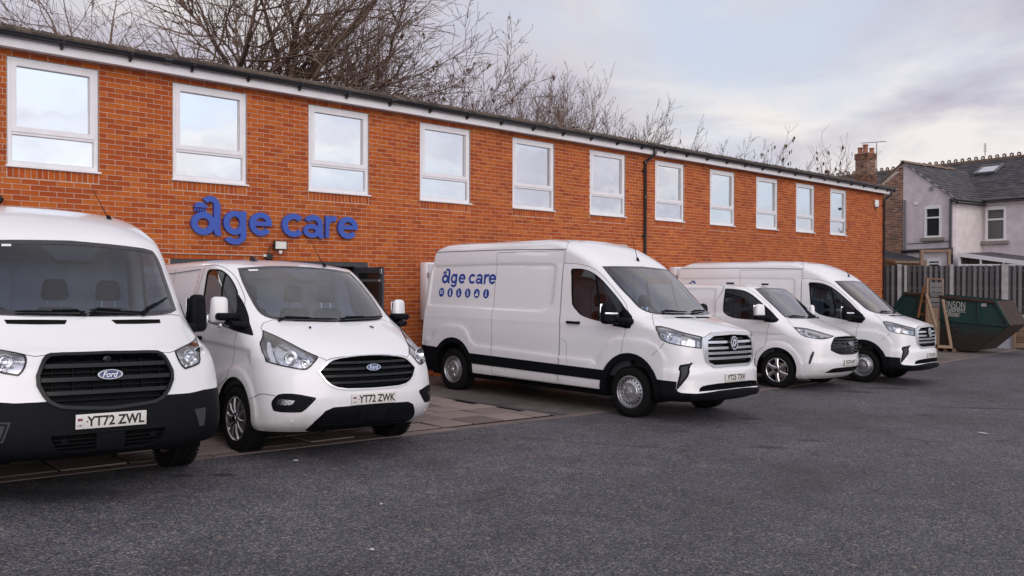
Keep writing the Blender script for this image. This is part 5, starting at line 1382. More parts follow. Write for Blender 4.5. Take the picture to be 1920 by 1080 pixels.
def oval_badge(root, x, z, w, h, tilt=.1):
    M = Matrix.Translation((x, 0, z)) @ Matrix.Rotation(-tilt, 4, 'Y')
    b = MB()
    el = lambda s, n=40: [(w/2*s*math.cos(2*math.pi*k/n), h/2*s*math.sin(2*math.pi*k/n)) for k in range(n)]
    b.prism(el(1), lambda u, v, d: M @ Vector((d, u, v)), .014, mat='chrome')
    b.prism(el(.93), lambda u, v, d: M @ Vector((.012 + d, u, v)), .004, mat='badge_blue')
    ring = el(.88); b.prism(ring, lambda u, v, d: M @ Vector((.0150 + d, u, v)), .0016, mat='chrome', holes=[el(.855)])
    o = b.build('badge', None, root, 30)
    v, f = text2d('Ford', width=w*.62, height=h*.60, shear=.35, bold=.006)
    t = MB(); t.add([M @ Vector((.0172, a - w*.31, q - h*.30)) for a, q in v], f); t.build('lettering', 'chrome', o)

def mirror(root, B, y0, c, size, mat, arm, sgn, ind=None, base=None, yaw=.42, asc=1.0):
    """door mirror: housing, arm, glass; c = housing centre for the +y side"""
    cx, cy, cz = c; sx, sy, sz = size
    o = rbox('door_mirror', (sx, sy, sz), min(sx, sy)*.38, mat, root, (cx, sgn*cy, cz), (0, 0, sgn*yaw), 4, taper=(.72, .86))
    rbox('mirror_glass', (.006, sy*.82, sz*.80), .002, 'pane', o, (cx - sx*.47*math.cos(yaw), sgn*(cy - sx*.47*math.sin(yaw)), cz), (0, 0, sgn*yaw), 1)
    a = MB(); ax, az = arm
    a.tube([(ax, sgn*(y0-.05), az-.02), (ax-.02, sgn*(y0+.06), az-.005), (cx+.01, sgn*(cy-sy*.30), az+.01), (cx+.015, sgn*(cy+sy*.15), az+.015)], [.05*asc, .047*asc, .040*asc, .03*asc], 10)
    a.build('mirror_arm', 'black_plastic', o, 50)
    if ind:
        rbox('indicator_lamp', ind[1], .008, 'reflector', o, (cx + ind[0][0], sgn*(cy + ind[0][1]), cz + ind[0][2]), (0, 0, sgn*.14), 2)
    return o

def seat(root, x, y, w=.46, z=.86, dark='seat_fabric'):
    o = rbox('seat', (.50, w, .16), .06, dark, root, (x+.05, y, z-.08))
    rbox('seat_back', (.15, w, .62), .06, dark, o, (x-.25, y, z+.27), (0, -.16, 0), 3, taper=(.85, .82))
    rbox('headrest', (.11, .25, .20), .05, dark, o, (x-.345, y, z+.74), (0, -.1, 0), 4, taper=(.8, .8))
    for dy in (-.06, .06):
        m = MB(); m.tube([(x-.31, y+dy, z+.5), (x-.34, y+dy, z+.68)], .007, 6); m.build('headrest_post', 'chrome', o)
def cabin(root, B, seats, dash_x, dash_z, bulk_x, wheel, zfl=.62):
    zs = np.linspace(.5, B.r[-1, 0]-.06, 26); w = hermite(B.t, B.r[:, 2], B.tz(zs)) - .03
    b = MB(); n = len(zs)
    V = [(bulk_x, -w[i], zs[i]) for i in range(n)] + [(bulk_x, w[i], zs[i]) for i in range(n)]
    b.add(V, [(i, n+i, n+i+1, i+1) for i in range(n-1)])
    for yy in (-.45, .0, .45): b.tube([(bulk_x+.012, yy-.16, 1.2), (bulk_x+.012, yy-.16, 1.75), (bulk_x+.012, yy-.05, 1.9), (bulk_x+.012, yy+.2, 1.9)], .010, 5)
    b.build('bulkhead', 'bulkhead_paint', root)
    c = MB(); c.box((bulk_x, -.86, zfl-.02), (.30, .86, zfl)); c.build('cab_floor', 'under_dark', root)
    d = MB()
    pr = [(dash_x-.48, zfl), (dash_x-.50, dash_z-.22), (dash_x-.42, dash_z-.08), (dash_x-.30, dash_z), (dash_x+.02, dash_z-.02), (dash_x+.10, dash_z-.16), (dash_x+.10, zfl)]
    d.prism(pr, lambda u, v, k: Vector((u, k-.84, v)), 1.68); d.build('dashboard', 'dash_plastic', root, 40)
    for s in (-1, 1):
        t = MB(); t.box((bulk_x+.25, s*.92-.025, .55), (dash_x-.1, s*.92+.025, 1.20)); t.build('door_trim', 'dash_plastic', root)
    for x, y, wd in seats: seat(root, x, y, wd)
    wx, wy, wz = wheel
    sw = MB(); M = Matrix.Translation((wx, wy, wz)) @ Matrix.Rotation(R(-62), 4, 'Y')
    ring = [M @ Vector((.19*math.cos(a), .19*math.sin(a), 0)) for a in np.linspace(0, 2*math.pi, 29)]
    sw.tube(ring, .014, 8, False)
    for a in (0.2, math.pi-.2, -math.pi/2): sw.bar(M @ Vector((0, 0, 0)), M @ Vector((.18*math.sin(a), .18*math.cos(a), 0)), .03, .012)
    sw.lathe([(.06, -.01), (.055, .015), (0, .02)], 14, 'z', M); sw.build('steering_wheel', 'dash_plastic', root, 50)
    for yy in (-.36, .36):
        v = MB(); v.box((-.08, -.2, -.01), (.08, .2, .01), Matrix.Translation((dash_x-1.02, yy, B.r[-1, 0]*.0 + seats_vz(B))) @ Matrix.Rotation(R(28), 4, 'Y'))
        v.build('sun_visor', 'cab_lining', root)
def seats_vz(B): return VISZ[B.key]
VISZ = {'A': 1.93, 'B': 1.82, 'C': 2.02, 'D': 1.82}

def underbody(root, B, wb, r, liner_w=.30, rx=.43):
    b = MB(); b.box((-wb-.75, -.80, .22), (-wb-.45, .80, .50)); b.box((-wb+.45, -.88, .24), (-.45, .88, .50)); b.box((.40, -.62, .38), (.62, .62, .50))
    b.box((-wb-.5, -.5, .3), (.5, .5, .5))
    for x in (0, -wb): b.tube([(x, -.72, r), (x, .72, r)], .05, 8)
    b.build('underbody', 'under_dark', root)
    for cx in (0, -wb):
        for s in (-1, 1):
            l = MB(); n = 20; V = []
            for t in np.linspace(-.25, math.pi+.25, n):
                for yy in (.55, .965): V.append((cx + (rx+.02)*math.cos(t), s*yy, r + (rx+.03)*math.sin(t)))
            V.append((cx, s*.55, r))
            F = [(2*i, 2*i+1, 2*i+3, 2*i+2) for i in range(n-1)] + [(2*i, 2*i+2, 2*n) for i in range(n-1)]
            l.add(V, F); l.build('wheel_arch_liner', 'under_dark', root)

def whip_aerial(root, B, x, y, tip):
    a = B.D([(x, abs(y), 9)])[0]
    # height of the skin above (x, y)
    zs = np.linspace(1.8, B.r[-1, 0]-.001, 500); best = None
    for z in zs:
        t = B.tz(z); _, xf, w, L, n = [float(q[0]) for q in B.par(np.array([t]))]
        if w <= abs(y) and best is None: best = z
        fx = xf - L + L*max(0, 1-(min(abs(y)/max(w, 1e-3), 1))**n)**(1/n)
        if fx < x and best is None: best = z
    z = best if best else zs[-1]
    b = MB(); p = Vector((x, y, z-.01)); q = Vector(tip); d = (q-p).normalized()
    b.tube([p, p + Vector((0, 0, .02)) + d*.02, p + d*.07], [.028, .018, .006], 8)
    b.tube([p + d*.06, p + d*.2, q], [.0055, .004, .0025], 5)
    b.build('aerial', 'black_plastic', root, 50)

def span_a(poly, t):
    """outermost a of a half outline at height t"""
    r = []; p = np.asarray(poly)
    for i in range(len(p)):
        a, b = p[i], p[(i+1) % len(p)]
        if (a[1] - t)*(b[1] - t) <= 0 and abs(a[1]-b[1]) > 1e-9: r.append(a[0] + (t-a[1])/(b[1]-a[1])*(b[0]-a[0]))
    return max(r) if r else 0
def a_of_y(B, y, t):
    z, xf, w, L, n = B.par(np.array([t])); X, Y, ln = B.quarter(L, w, n)
    return float(np.interp(abs(y), Y[0], ln[0]) * B.QF)
def headlamp(root, B, poly, bowls, drl=None, dark=None, inner='lamp_inner', depth=.07):
    for sgn, mode in ((-1, 'right'), (1, 'left')):
        o = patch(B, 'headlight', inset(poly, .004), inner, root, -depth, -depth-.001, mode=mode, step=.05)
        patch(B, 'lens', poly, 'lens_clear', o, .004, .006, mode=mode, step=.05)
        patch(B, 'lamp_rim', poly, 'gloss_black', o, .0055, .03, holes=[inset(poly, .013)], mode=mode)
        if dark is not None: patch(B, 'lamp_mask', dark, 'gloss_black', o, -.015, .02, mode=mode)
        if drl is not None: patch(B, 'running_light', drl, 'satin_silver', o, -.008, .015, mode=mode)
        for (x, y, z, r_) in bowls:
            d = B.D([(x, y, z)]); P = B.P(d[:, 0], d[:, 1])[0]; P[1] *= sgn
            m = MB(); M = Matrix.Translation(Vector(P) - Vector((.075, sgn*.0, 0))) @ Matrix.Rotation(sgn*.25, 4, 'Z')
            m.lathe([(r_, .055), (r_*1.06, .050), (r_*.98, .045), (r_*.75, .012), (r_*.3, 0), (0, 0)], 22, 'x', M, mat='chrome')
            m.lathe([(r_*.45, .010), (r_*.40, .035), (r_*.2, .046), (0, .05)], 14, 'x', M, mat='lens_clear')
            m.build('lamp_bowl', None, o, 50)

# outlines measured on the real vehicles: (x forward of the front axle, half width, height above ground)
TRACE = {
 'A': {
  'windscreen': [[-0.176,0.111,2.036],[-0.181,0.394,2.025],[-0.256,0.729,2.001],[-0.236,0.767,1.956],[-0.176,0.793,1.865],[-0.058,0.805,1.711],[0.081,0.821,1.536],[0.156,0.824,1.447],[0.256,0.72,1.415],[0.374,0.415,1.403],[0.403,0.135,1.404]],
  'headlight': [[0.832,0.557,1.131],[0.773,0.629,1.149],[0.675,0.721,1.167],[0.394,0.915,1.212],[0.581,0.864,1.161],[0.752,0.804,1.105],[0.831,0.782,1.024],[0.867,0.73,1.002],[0.914,0.618,0.98],[0.909,0.579,1.018],[0.871,0.552,1.095]],
  'grille_out': [[0.888,0.093,1.137],[0.865,0.392,1.135],[0.876,0.433,1.118],[0.896,0.465,1.086],[0.945,0.524,0.945],[0.994,0.449,0.786],[1.015,0.379,0.742],[1.024,0.314,0.725],[1.033,0.058,0.707]],
  'grille_in': [[0.906,0.088,1.116],[0.89,0.371,1.114],[0.897,0.407,1.098],[0.911,0.441,1.069],[0.95,0.487,0.947],[0.993,0.424,0.801],[1.01,0.368,0.761],[1.018,0.303,0.745],[1.028,0.059,0.727]],
  'fog': [[0.992,0.675,0.655],[0.952,0.786,0.658],[0.972,0.768,0.513],[0.989,0.723,0.509]],
  'lower_in': [[1.059,0.054,0.538],[1.048,0.424,0.537],[1.048,0.388,0.441],[1.048,0.315,0.398],[1.054,0.059,0.399]],
  'vent': [[0.448,0.172,1.37],[0.421,0.38,1.372],[0.361,0.602,1.37],[0.406,0.594,1.342],[0.471,0.377,1.339],[0.492,0.197,1.341]],
  'gap_bonnet': [[0.882,0.457,1.109],[0.863,0.516,1.115],[0.842,0.552,1.124]],
  'sticker': [[-0.16,0.528,1.979],[-0.15,0.459,1.982],[-0.132,0.462,1.963],[-0.143,0.531,1.96]],
 },
 'B': {
  'windscreen': [[-0.636,0.247,1.91],[-0.629,0.484,1.894],[-0.666,0.7,1.869],[-0.508,0.736,1.762],[-0.301,0.754,1.614],[-0.078,0.757,1.45],[0.029,0.734,1.382],[0.121,0.658,1.346],[0.195,0.501,1.331],[0.244,0.228,1.327]],
  'side_window': [[-1.039,0.87,1.849],[-0.891,0.866,1.855],[-0.784,0.841,1.853],[-0.685,0.823,1.82],[-0.572,0.812,1.763],[-0.451,0.814,1.684],[-0.327,0.828,1.592],[-0.002,0.973,1.229],[-0.226,0.978,1.241],[-0.672,0.976,1.268],[-0.758,0.975,1.283],[-0.854,0.966,1.336],[-0.956,0.951,1.41],[-0.999,0.941,1.487],[-1.01,0.921,1.624],[-1.047,0.885,1.792]],
  'sail': [[-0.325,0.833,1.587],[-0.189,0.829,1.493],[-0.034,0.848,1.37],[0.223,0.911,1.198],[0.218,0.923,1.189],[0.005,0.976,1.216],[-0.214,0.979,1.239],[-0.173,0.974,1.286],[-0.168,0.922,1.392]],
  'divider': [[-0.693,0.827,1.822],[-0.663,0.823,1.808],[-0.456,0.944,1.465],[-0.416,0.978,1.252],[-0.468,0.977,1.254],[-0.536,0.93,1.566]],
  'gap_door_top': [[-1.176,0.855,1.894],[-1.022,0.853,1.899],[-0.894,0.836,1.899],[-0.779,0.805,1.878],[-0.648,0.78,1.826],[-0.529,0.771,1.76],[-0.369,0.78,1.648],[-0.259,0.794,1.566],[-0.211,0.811,1.52]],
  'gap_door_front2': [[-0.078,0.98,1.05],[-0.155,0.983,0.828],[-0.169,0.988,0.737]],
  'gap_panel': [[-2.223,0.879,1.816],[-1.786,0.874,1.832],[-1.238,0.869,1.85]],
  'headlight': [[0.236,0.827,1.242],[0.311,0.797,1.22],[0.416,0.751,1.187],[0.566,0.688,1.131],[0.714,0.626,1.07],[0.849,0.537,1.015],[0.872,0.556,0.986],[0.87,0.649,0.896],[0.85,0.693,0.887],[0.774,0.789,0.906],[0.65,0.888,0.932],[0.553,0.934,0.955],[0.434,0.926,1.052],[0.35,0.908,1.122],[0.338,0.879,1.159]],
  'hl_black': [[0.254,0.83,1.232],[0.322,0.802,1.213],[0.398,0.77,1.188],[0.425,0.796,1.162],[0.357,0.872,1.153]],
  'fog_frame': [[0.758,0.881,0.665],[0.857,0.772,0.67],[0.951,0.604,0.63],[0.951,0.609,0.606],[0.904,0.71,0.496],[0.88,0.751,0.488],[0.728,0.913,0.489],[0.703,0.928,0.518],[0.689,0.934,0.578],[0.72,0.913,0.63]],
  'fog_lamp': [[0.744,0.898,0.607],[0.784,0.866,0.612],[0.862,0.779,0.603],[0.852,0.793,0.569],[0.821,0.83,0.556],[0.735,0.906,0.563]],
  'grille_out': [[0.927,0.163,1.016],[0.913,0.399,0.996],[0.913,0.482,0.957],[0.914,0.572,0.872],[0.969,0.495,0.752],[1.003,0.37,0.696],[1.027,0.089,0.689]],
  'grille_in': [[0.944,0.173,1.0],[0.923,0.397,0.982],[0.921,0.469,0.946],[0.924,0.544,0.872],[0.972,0.478,0.762],[1.003,0.359,0.716],[1.025,0.089,0.71]],
  'lower': [[1.032,0.112,0.54],[0.999,0.435,0.531],[0.978,0.516,0.498],[0.913,0.59,0.395],[0.802,0.628,0.289]],
  'gap_bump': [[0.393,0.993,0.58],[0.535,0.982,0.645],[0.638,0.953,0.65],[0.724,0.909,0.64]],
  'gap_bonnet': [[0.855,0.541,1.009],[0.879,0.505,1.0],[0.904,0.476,0.979]],
  'gap_fender': [[0.218,0.821,1.252],[0.307,0.874,1.181]],
  'rad': [[1.028,0.122,0.502],[1.017,0.299,0.496],[0.953,0.281,0.365],[0.963,0.076,0.365]],
 },
 'C': {
  'side_window': [[-1.226,0.903,2.005],[-1.218,0.898,2.048],[-1.185,0.896,2.059],[-1.009,0.896,2.056],[-0.867,0.901,2.027],[-0.742,0.906,1.975],[-0.62,0.909,1.906],[-0.464,0.914,1.78],[-0.326,0.92,1.663],[-0.222,0.925,1.566],[-0.182,0.93,1.523],[-0.139,0.987,1.258],[-0.34,0.985,1.274],[-0.571,0.981,1.301],[-0.776,0.978,1.33],[-0.917,0.973,1.363],[-1.014,0.964,1.418],[-1.113,0.954,1.493],[-1.155,0.948,1.557]],
  'sail': [[-0.194,0.929,1.535],[-0.142,0.934,1.487],[-0.065,0.94,1.428],[-0.017,0.95,1.393],[0.013,0.98,1.309],[-0.004,0.989,1.24],[-0.049,0.99,1.22],[-0.191,0.989,1.235],[-0.336,0.988,1.249],[-0.324,0.984,1.276],[-0.141,0.985,1.271]],
  'divider': [[-0.76,0.905,1.984],[-0.721,0.907,1.965],[-0.605,0.981,1.306],[-0.642,0.98,1.309]],
  'gap_door_top': [[-1.373,0.884,2.139],[-1.109,0.885,2.129],[-0.878,0.89,2.092],[-0.759,0.889,2.047],[-0.588,0.888,1.932],[-0.421,0.888,1.794],[-0.246,0.898,1.634],[-0.16,0.904,1.549],[-0.128,0.928,1.488]],
  'gap_door_front2': [[-0.114,0.991,1.178],[-0.129,0.999,1.05],[-0.145,1.0,0.882]],
  'gap_door_rear': [[-1.372,0.864,2.34],[-1.389,0.885,2.125],[-1.358,0.954,1.494],[-1.324,1.0,1.005],[-1.321,1.0,0.625]],
  'gap_door_rear2': [[-1.315,1.0,0.476],[-1.325,0.983,0.325]],
  'gap_flap': [[-1.316,1.0,1.006],[-1.235,1.0,0.994],[-1.182,1.0,0.946],[-1.156,1.0,0.638]],
  'gap_slide': [[-2.966,0.747,2.494],[-2.855,0.883,2.152],[-2.839,0.964,1.416],[-2.786,1.0,0.662]],
  'gap_gutter': [[-3.787,0.859,2.376],[-2.89,0.859,2.377],[-2.175,0.861,2.364],[-1.36,0.859,2.349]],
  'panel': [[-4.468,0.884,2.142],[-2.856,0.883,2.16],[-1.64,0.884,2.142],[-1.561,0.886,2.122],[-1.529,0.895,2.065],[-1.53,0.943,1.612],[-1.553,0.952,1.51],[-1.631,0.96,1.444],[-1.779,0.969,1.388],[-2.834,0.968,1.394],[-4.385,0.964,1.416],[-4.489,0.962,1.425],[-4.516,0.957,1.462]],
  'bulge_rear': [[-4.524,1.0,0.845],[-4.339,1.0,0.87],[-4.232,1.0,1.021],[-4.102,0.996,1.094],[-3.926,0.995,1.116],[-3.576,0.996,1.11],[-3.421,0.999,1.042],[-3.308,1.0,0.873],[-3.201,1.0,0.814],[-2.816,1.0,0.803],[-1.309,1.0,0.763],[-0.686,1.0,0.753]],
  'bulge_front': [[-0.613,1.0,0.708],[-0.534,1.0,0.87],[-0.406,0.999,1.034],[-0.246,0.996,1.095],[-0.053,0.996,1.111],[0.261,0.996,1.099],[0.447,0.999,1.036],[0.537,0.995,0.944],[0.601,0.987,0.839]],
  'handle': [[-1.216,0.983,1.285],[-1.185,0.982,1.293],[-1.14,0.983,1.285],[-1.017,0.984,1.277],[-0.942,0.984,1.275],[-0.93,0.989,1.246],[-0.958,0.99,1.234],[-1.178,0.989,1.244],[-1.211,0.987,1.255]],
  'fog_frame': [[0.744,0.957,0.478],[0.762,0.93,0.754],[0.772,0.916,0.782],[0.887,0.77,0.815],[0.865,0.814,0.79],[0.87,0.836,0.704],[0.856,0.86,0.627],[0.781,0.936,0.492],[0.799,0.931,0.438],[0.767,0.95,0.436]],
  'lower_grille': [[1.018,0.469,0.537],[1.041,0.183,0.534],[0.97,0.676,0.508],[0.956,0.717,0.485],[0.956,0.739,0.437],[1.049,0.192,0.452],[1.021,0.479,0.474]],
  'lip': [[0.492,1.0,0.57],[0.749,0.949,0.561],[0.744,0.957,0.478],[0.767,0.95,0.436],[0.805,0.929,0.419],[0.944,0.769,0.412],[0.993,0.648,0.421],[1.051,0.195,0.441],[1.049,0.235,0.448]],
  'grille_out': [[0.927,0.03,1.22],[0.917,0.417,1.207],[0.915,0.562,1.155],[0.902,0.631,1.128],[0.933,0.629,0.973],[0.951,0.601,0.845],[0.959,0.58,0.821],[1.006,0.442,0.741],[1.027,0.021,0.746]],
  'grille_in': [[0.964,0.027,1.179],[0.945,0.417,1.164],[0.934,0.548,1.105],[0.949,0.557,1.009],[0.962,0.553,0.862],[0.971,0.532,0.816],[0.997,0.429,0.779],[1.017,0.006,0.78]],
  'headlight': [[0.363,0.942,1.275],[0.433,0.898,1.28],[0.539,0.871,1.26],[0.676,0.843,1.225],[0.776,0.794,1.198],[0.904,0.602,1.153],[0.9,0.637,1.128],[0.922,0.654,0.999],[0.827,0.828,1.022],[0.679,0.948,1.046],[0.558,0.984,1.078],[0.494,0.99,1.111],[0.443,0.985,1.182]],
  'hl_drl': [[0.396,0.948,1.261],[0.45,0.921,1.264],[0.69,0.861,1.21],[0.899,0.62,1.148],[0.901,0.63,1.133],[0.783,0.804,1.18],[0.6,0.893,1.231],[0.448,0.948,1.247]],
  'gap_bonnet': [[0.143,0.717,1.431],[0.254,0.846,1.359],[0.355,0.94,1.28]],
  'gap_bump': [[0.555,0.987,1.059],[0.461,0.999,0.956],[0.372,1.0,0.88]],
  'vent': [[0.302,0.432,1.397],[0.308,0.259,1.401],[0.318,0.069,1.4],[0.38,0.022,1.383],[0.382,0.231,1.381],[0.359,0.414,1.381]],
  'windscreen': [[-0.599,0.052,2.117],[-0.628,0.646,2.1],[-0.701,0.816,2.091],[-0.533,0.836,1.947],[-0.302,0.833,1.747],[-0.151,0.817,1.625],[-0.042,0.813,1.529],[0.043,0.781,1.476],[0.14,0.704,1.436],[0.219,0.48,1.428]],
 },
 'D': {
  'side_window': [[-1.207,0.884,1.844],[-1.187,0.879,1.859],[-1.033,0.88,1.856],[-0.872,0.881,1.841],[-0.749,0.863,1.814],[-0.621,0.852,1.745],[-0.492,0.847,1.651],[-0.371,0.84,1.554],[-0.284,0.991,1.264],[-0.507,0.992,1.266],[-0.9,0.991,1.273],[-1.11,0.979,1.337],[-1.172,0.967,1.377],[-1.197,0.961,1.424],[-1.202,0.952,1.533],[-1.202,0.921,1.716]],
  'sail': [[-0.375,0.84,1.558],[-0.232,0.82,1.435],[-0.077,0.846,1.307],[-0.047,0.875,1.279],[-0.067,0.962,1.233],[-0.176,0.993,1.23],[-0.285,0.996,1.241]],
  'gap_door_top': [[-1.376,0.797,1.922],[-1.188,0.847,1.906],[-0.936,0.816,1.905],[-0.778,0.812,1.872],[-0.619,0.786,1.791],[-0.458,0.765,1.677],[-0.294,0.754,1.539],[-0.256,0.788,1.482]],
  'gap_door_front2': [[-0.182,1.0,1.2],[-0.226,1.0,1.017],[-0.249,1.007,0.795]],
  'gap_panel': [[-1.446,0.876,1.868],[-1.393,0.883,1.847],[-1.366,0.946,1.589],[-1.368,0.958,1.455]],
  'windscreen': [[-0.624,0.282,1.895],[-0.67,0.682,1.868],[-0.518,0.705,1.753],[-0.333,0.705,1.598],[-0.164,0.681,1.45],[-0.02,0.687,1.332],[0.043,0.559,1.322],[0.12,0.199,1.312]],
  'headlight': [[0.239,0.871,1.163],[0.415,0.713,1.146],[0.545,0.635,1.112],[0.705,0.534,1.06],[0.834,0.4,1.013],[0.833,0.544,0.988],[0.786,0.71,0.958],[0.711,0.812,0.957],[0.52,0.93,0.988],[0.417,0.933,1.031],[0.32,0.906,1.104]],
  'hl_drl': [[0.4,0.769,1.136],[0.56,0.668,1.098],[0.724,0.575,1.042],[0.834,0.454,1.006],[0.806,0.574,0.999],[0.595,0.743,1.057],[0.457,0.801,1.1]],
  'grille': [[0.881,0.04,1.008],[0.85,0.42,1.002],[0.862,0.517,0.97],[0.864,0.631,0.875],[0.871,0.639,0.758],[0.912,0.523,0.708],[0.945,0.363,0.67],[0.962,0.165,0.666]],
  'lower': [[0.951,0.169,0.432],[0.904,0.534,0.43],[0.863,0.623,0.396],[0.789,0.701,0.333],[0.867,0.442,0.334],[0.878,0.355,0.332]],
  'slot': [[0.663,0.916,0.739],[0.682,0.903,0.725],[0.635,0.951,0.509],[0.613,0.961,0.494],[0.598,0.969,0.517],[0.631,0.94,0.683]],
  'gap_bonnet': [[0.011,0.673,1.317],[0.136,0.794,1.233],[0.239,0.871,1.163]],
  'gap_fender': [[-0.255,1.0,0.895],[0.077,1.0,0.925],[0.225,1.0,0.884],[0.378,1.008,0.756],[0.481,0.999,0.587],[0.525,0.967,0.335]],
 },
}

def van_root(name, X, Y, th):
    n = GN; f = Vector((math.cos(th), math.sin(th), 0)); f = (f - n*f.dot(n)).normalized(); l = n.cross(f)
    o = empty(name)
    o.matrix_world = Matrix(((f.x, l.x, n.x, X), (f.y, l.y, n.y, Y), (f.z, l.z, n.z, GZ(X, Y)), (0, 0, 0, 1)))
    return o
def shell(B, root, holes, regions, feats=(), step=.036, lines=()):
    """the skin: cut at openings, split into regions = (name, outline, material, joined across the centre)"""
    ga = np.concatenate([np.arange(0, B.QF, .036), np.arange(B.QF, B.QF+B.QS, .10), np.linspace(B.QF+B.QS, B.QF+B.QS+B.QR, 8)[:-1]])
    gt = np.arange(0, B.T, step)
    grid = np.array([(a, t) for a in ga[1:] for t in gt[1:-1]])
    Am = B.QF+B.QS+B.QR
    outer = densify([(0, 0), (Am, 0), (Am, B.T), (0, B.T)], .06)
    polys = [outer] + list(holes) + [r[1] for r in regions] + list(feats)
    polys = [np.clip(p, [0, 0], [Am, B.T]) for p in polys]
    vv, T = cdt(polys, list(lines), grid)
    c = vv[T].mean(1); keep = np.ones(len(T), bool)
    for h in holes: keep &= ~inpoly(c, h)
    which = np.full(len(T), -1)
    for i, r in enumerate(regions): which[(which < 0) & inpoly(c, r[1])] = i
    P = B.P(np.clip(vv[:, 0], 0, Am), np.clip(vv[:, 1], 0, B.T))
    for i in range(-1, len(regions)):
        name, mat, joined = ('body', 'van_white', True) if i < 0 else (regions[i][0], regions[i][2], regions[i][3])
        t = T[keep & (which == i)]
        if not len(t): continue
        V, F = compact(P, t); F = [tuple(f) for f in F]; V2, F2 = mirrored(V, F)
        if joined:
            n = len(V); link(name, mesh_from(name, np.concatenate([V, V2]), F + [tuple(n+q for q in f) for f in F2], mat, 42, True), root)
        else:
            link(name, mesh_from(name, V2, F2, mat, 42), root); link(name, mesh_from(name, V, F, mat, 42), root)
def flines(B, poly, w):
    return [side(B, offset_poly(np.array(poly, float), k*w) if k else poly, .035) for k in (0, .5, 1.0)]
def side(B, xz, step=.05, rnd=0):
    return dom(B, [(x, 1.2, z) for x, z in xz], True, step, rnd)
def centre_close(B, d, t0, t1):
    """half outline in the domain closed along the centreline from t1 down to t0"""
    return np.concatenate([[(0.0, t0)], d, [(0.0, t1)]])

def glazing(B, root, tr, frit=.045, top=.05, pod=None):
    ws = dom(B, [[9, 0, tr['windscreen'][0][2] + .004]] + tr['windscreen'] + [[9, 0, tr['windscreen'][-1][2] - .004]], True, .05, 1)
    g = patch(B, 'windscreen', ws, 'screen_glass', root, .002, .004, mode='centre', step=.07)
    inner = inset(ws, frit)
    patch(B, 'frit_border', ws, 'frit_black', g, .0035, .012, holes=[inner], mode='centre', step=.05)
    if pod:
        y, z0, z1 = pod; zt = tr['windscreen'][0][2]
        d = dom(B, [[9, 0, zt-.03], [-.55 if B.key != 'A' else -.15, y, zt-.03], [-.5 if B.key != 'A' else -.1, y*.5, z1], [9, 0, z1]], True, .04, 0)
        patch(B, 'sensor_housing', d, 'gloss_black', g, -.006, .05, mode='centre', step=.05)
    sw = None
    if 'side_window' in tr:
        sw = dom(B, tr['side_window'], True, .05, 1)
        for mode in ('right', 'left'):
            w = patch(B, 'side_window', sw, 'side_glass', root, -.004, .004, mode=mode, step=.07)
            patch(B, 'window_seal', sw, 'black_plastic', w, .003, .02, holes=[inset(sw, .022)], mode=mode, step=.05)
            patch(B, 'window_bar', dom(B, tr['divider'], True, .05, 0) if 'divider' in tr else sw[:3], 'black_plastic', w, .002, .01, mode=mode) if 'divider' in tr else None
        patch(B, 'mirror_base', dom(B, tr['sail'], True, .05, 1), 'black_plastic', root, .006, .012)
    return ws, sw
def wiper(B, root, a, b, lift=.02):
    """a, b: (y, z) of blade ends on the screen; arm from a"""
    pts = []
    for k in np.linspace(0, 1, 9):
        y = a[0] + (b[0]-a[0])*k; t = B.tz(a[1] + (b[1]-a[1])*k); q = a_of_y(B, y, t)
        p = B.P([q], [t])[0]; n = B.N([q], [t])[0]
        sg = 1 if y >= 0 else -1; p = p*[1, sg, 1]; n = n*[1, sg, 1]
        pts.append(Vector(p + n*lift))
    m = MB(); m.tube(pts, [.006]+[.010]*7+[.006], 5); up = Vector((.012, 0, .014))
    m.tube([pts[0] + Vector((.03, 0, -.03)), pts[1] + up, pts[4] + up*.8], [.013, .010, .007], 6)
    m.build('wiper', 'black_plastic', root, 60)

def slats(B, root, poly, zs, h, mat, off=-.004, thick=.05, margin=.006, gapa=0.0):
    for z in zs:
        t0, t1 = B.tz(z-h/2), B.tz(z+h/2)
        q = inset(poly, margin); a0, a1 = span_a(q, t0), span_a(q, t1)
        if min(a0, a1) < .05: continue
        patch(B, 'slat', densify([(gapa, t0), (a0, t0), (a1, t1), (gapa, t1)], .06), mat, root, off, thick, mode='centre', step=.09)

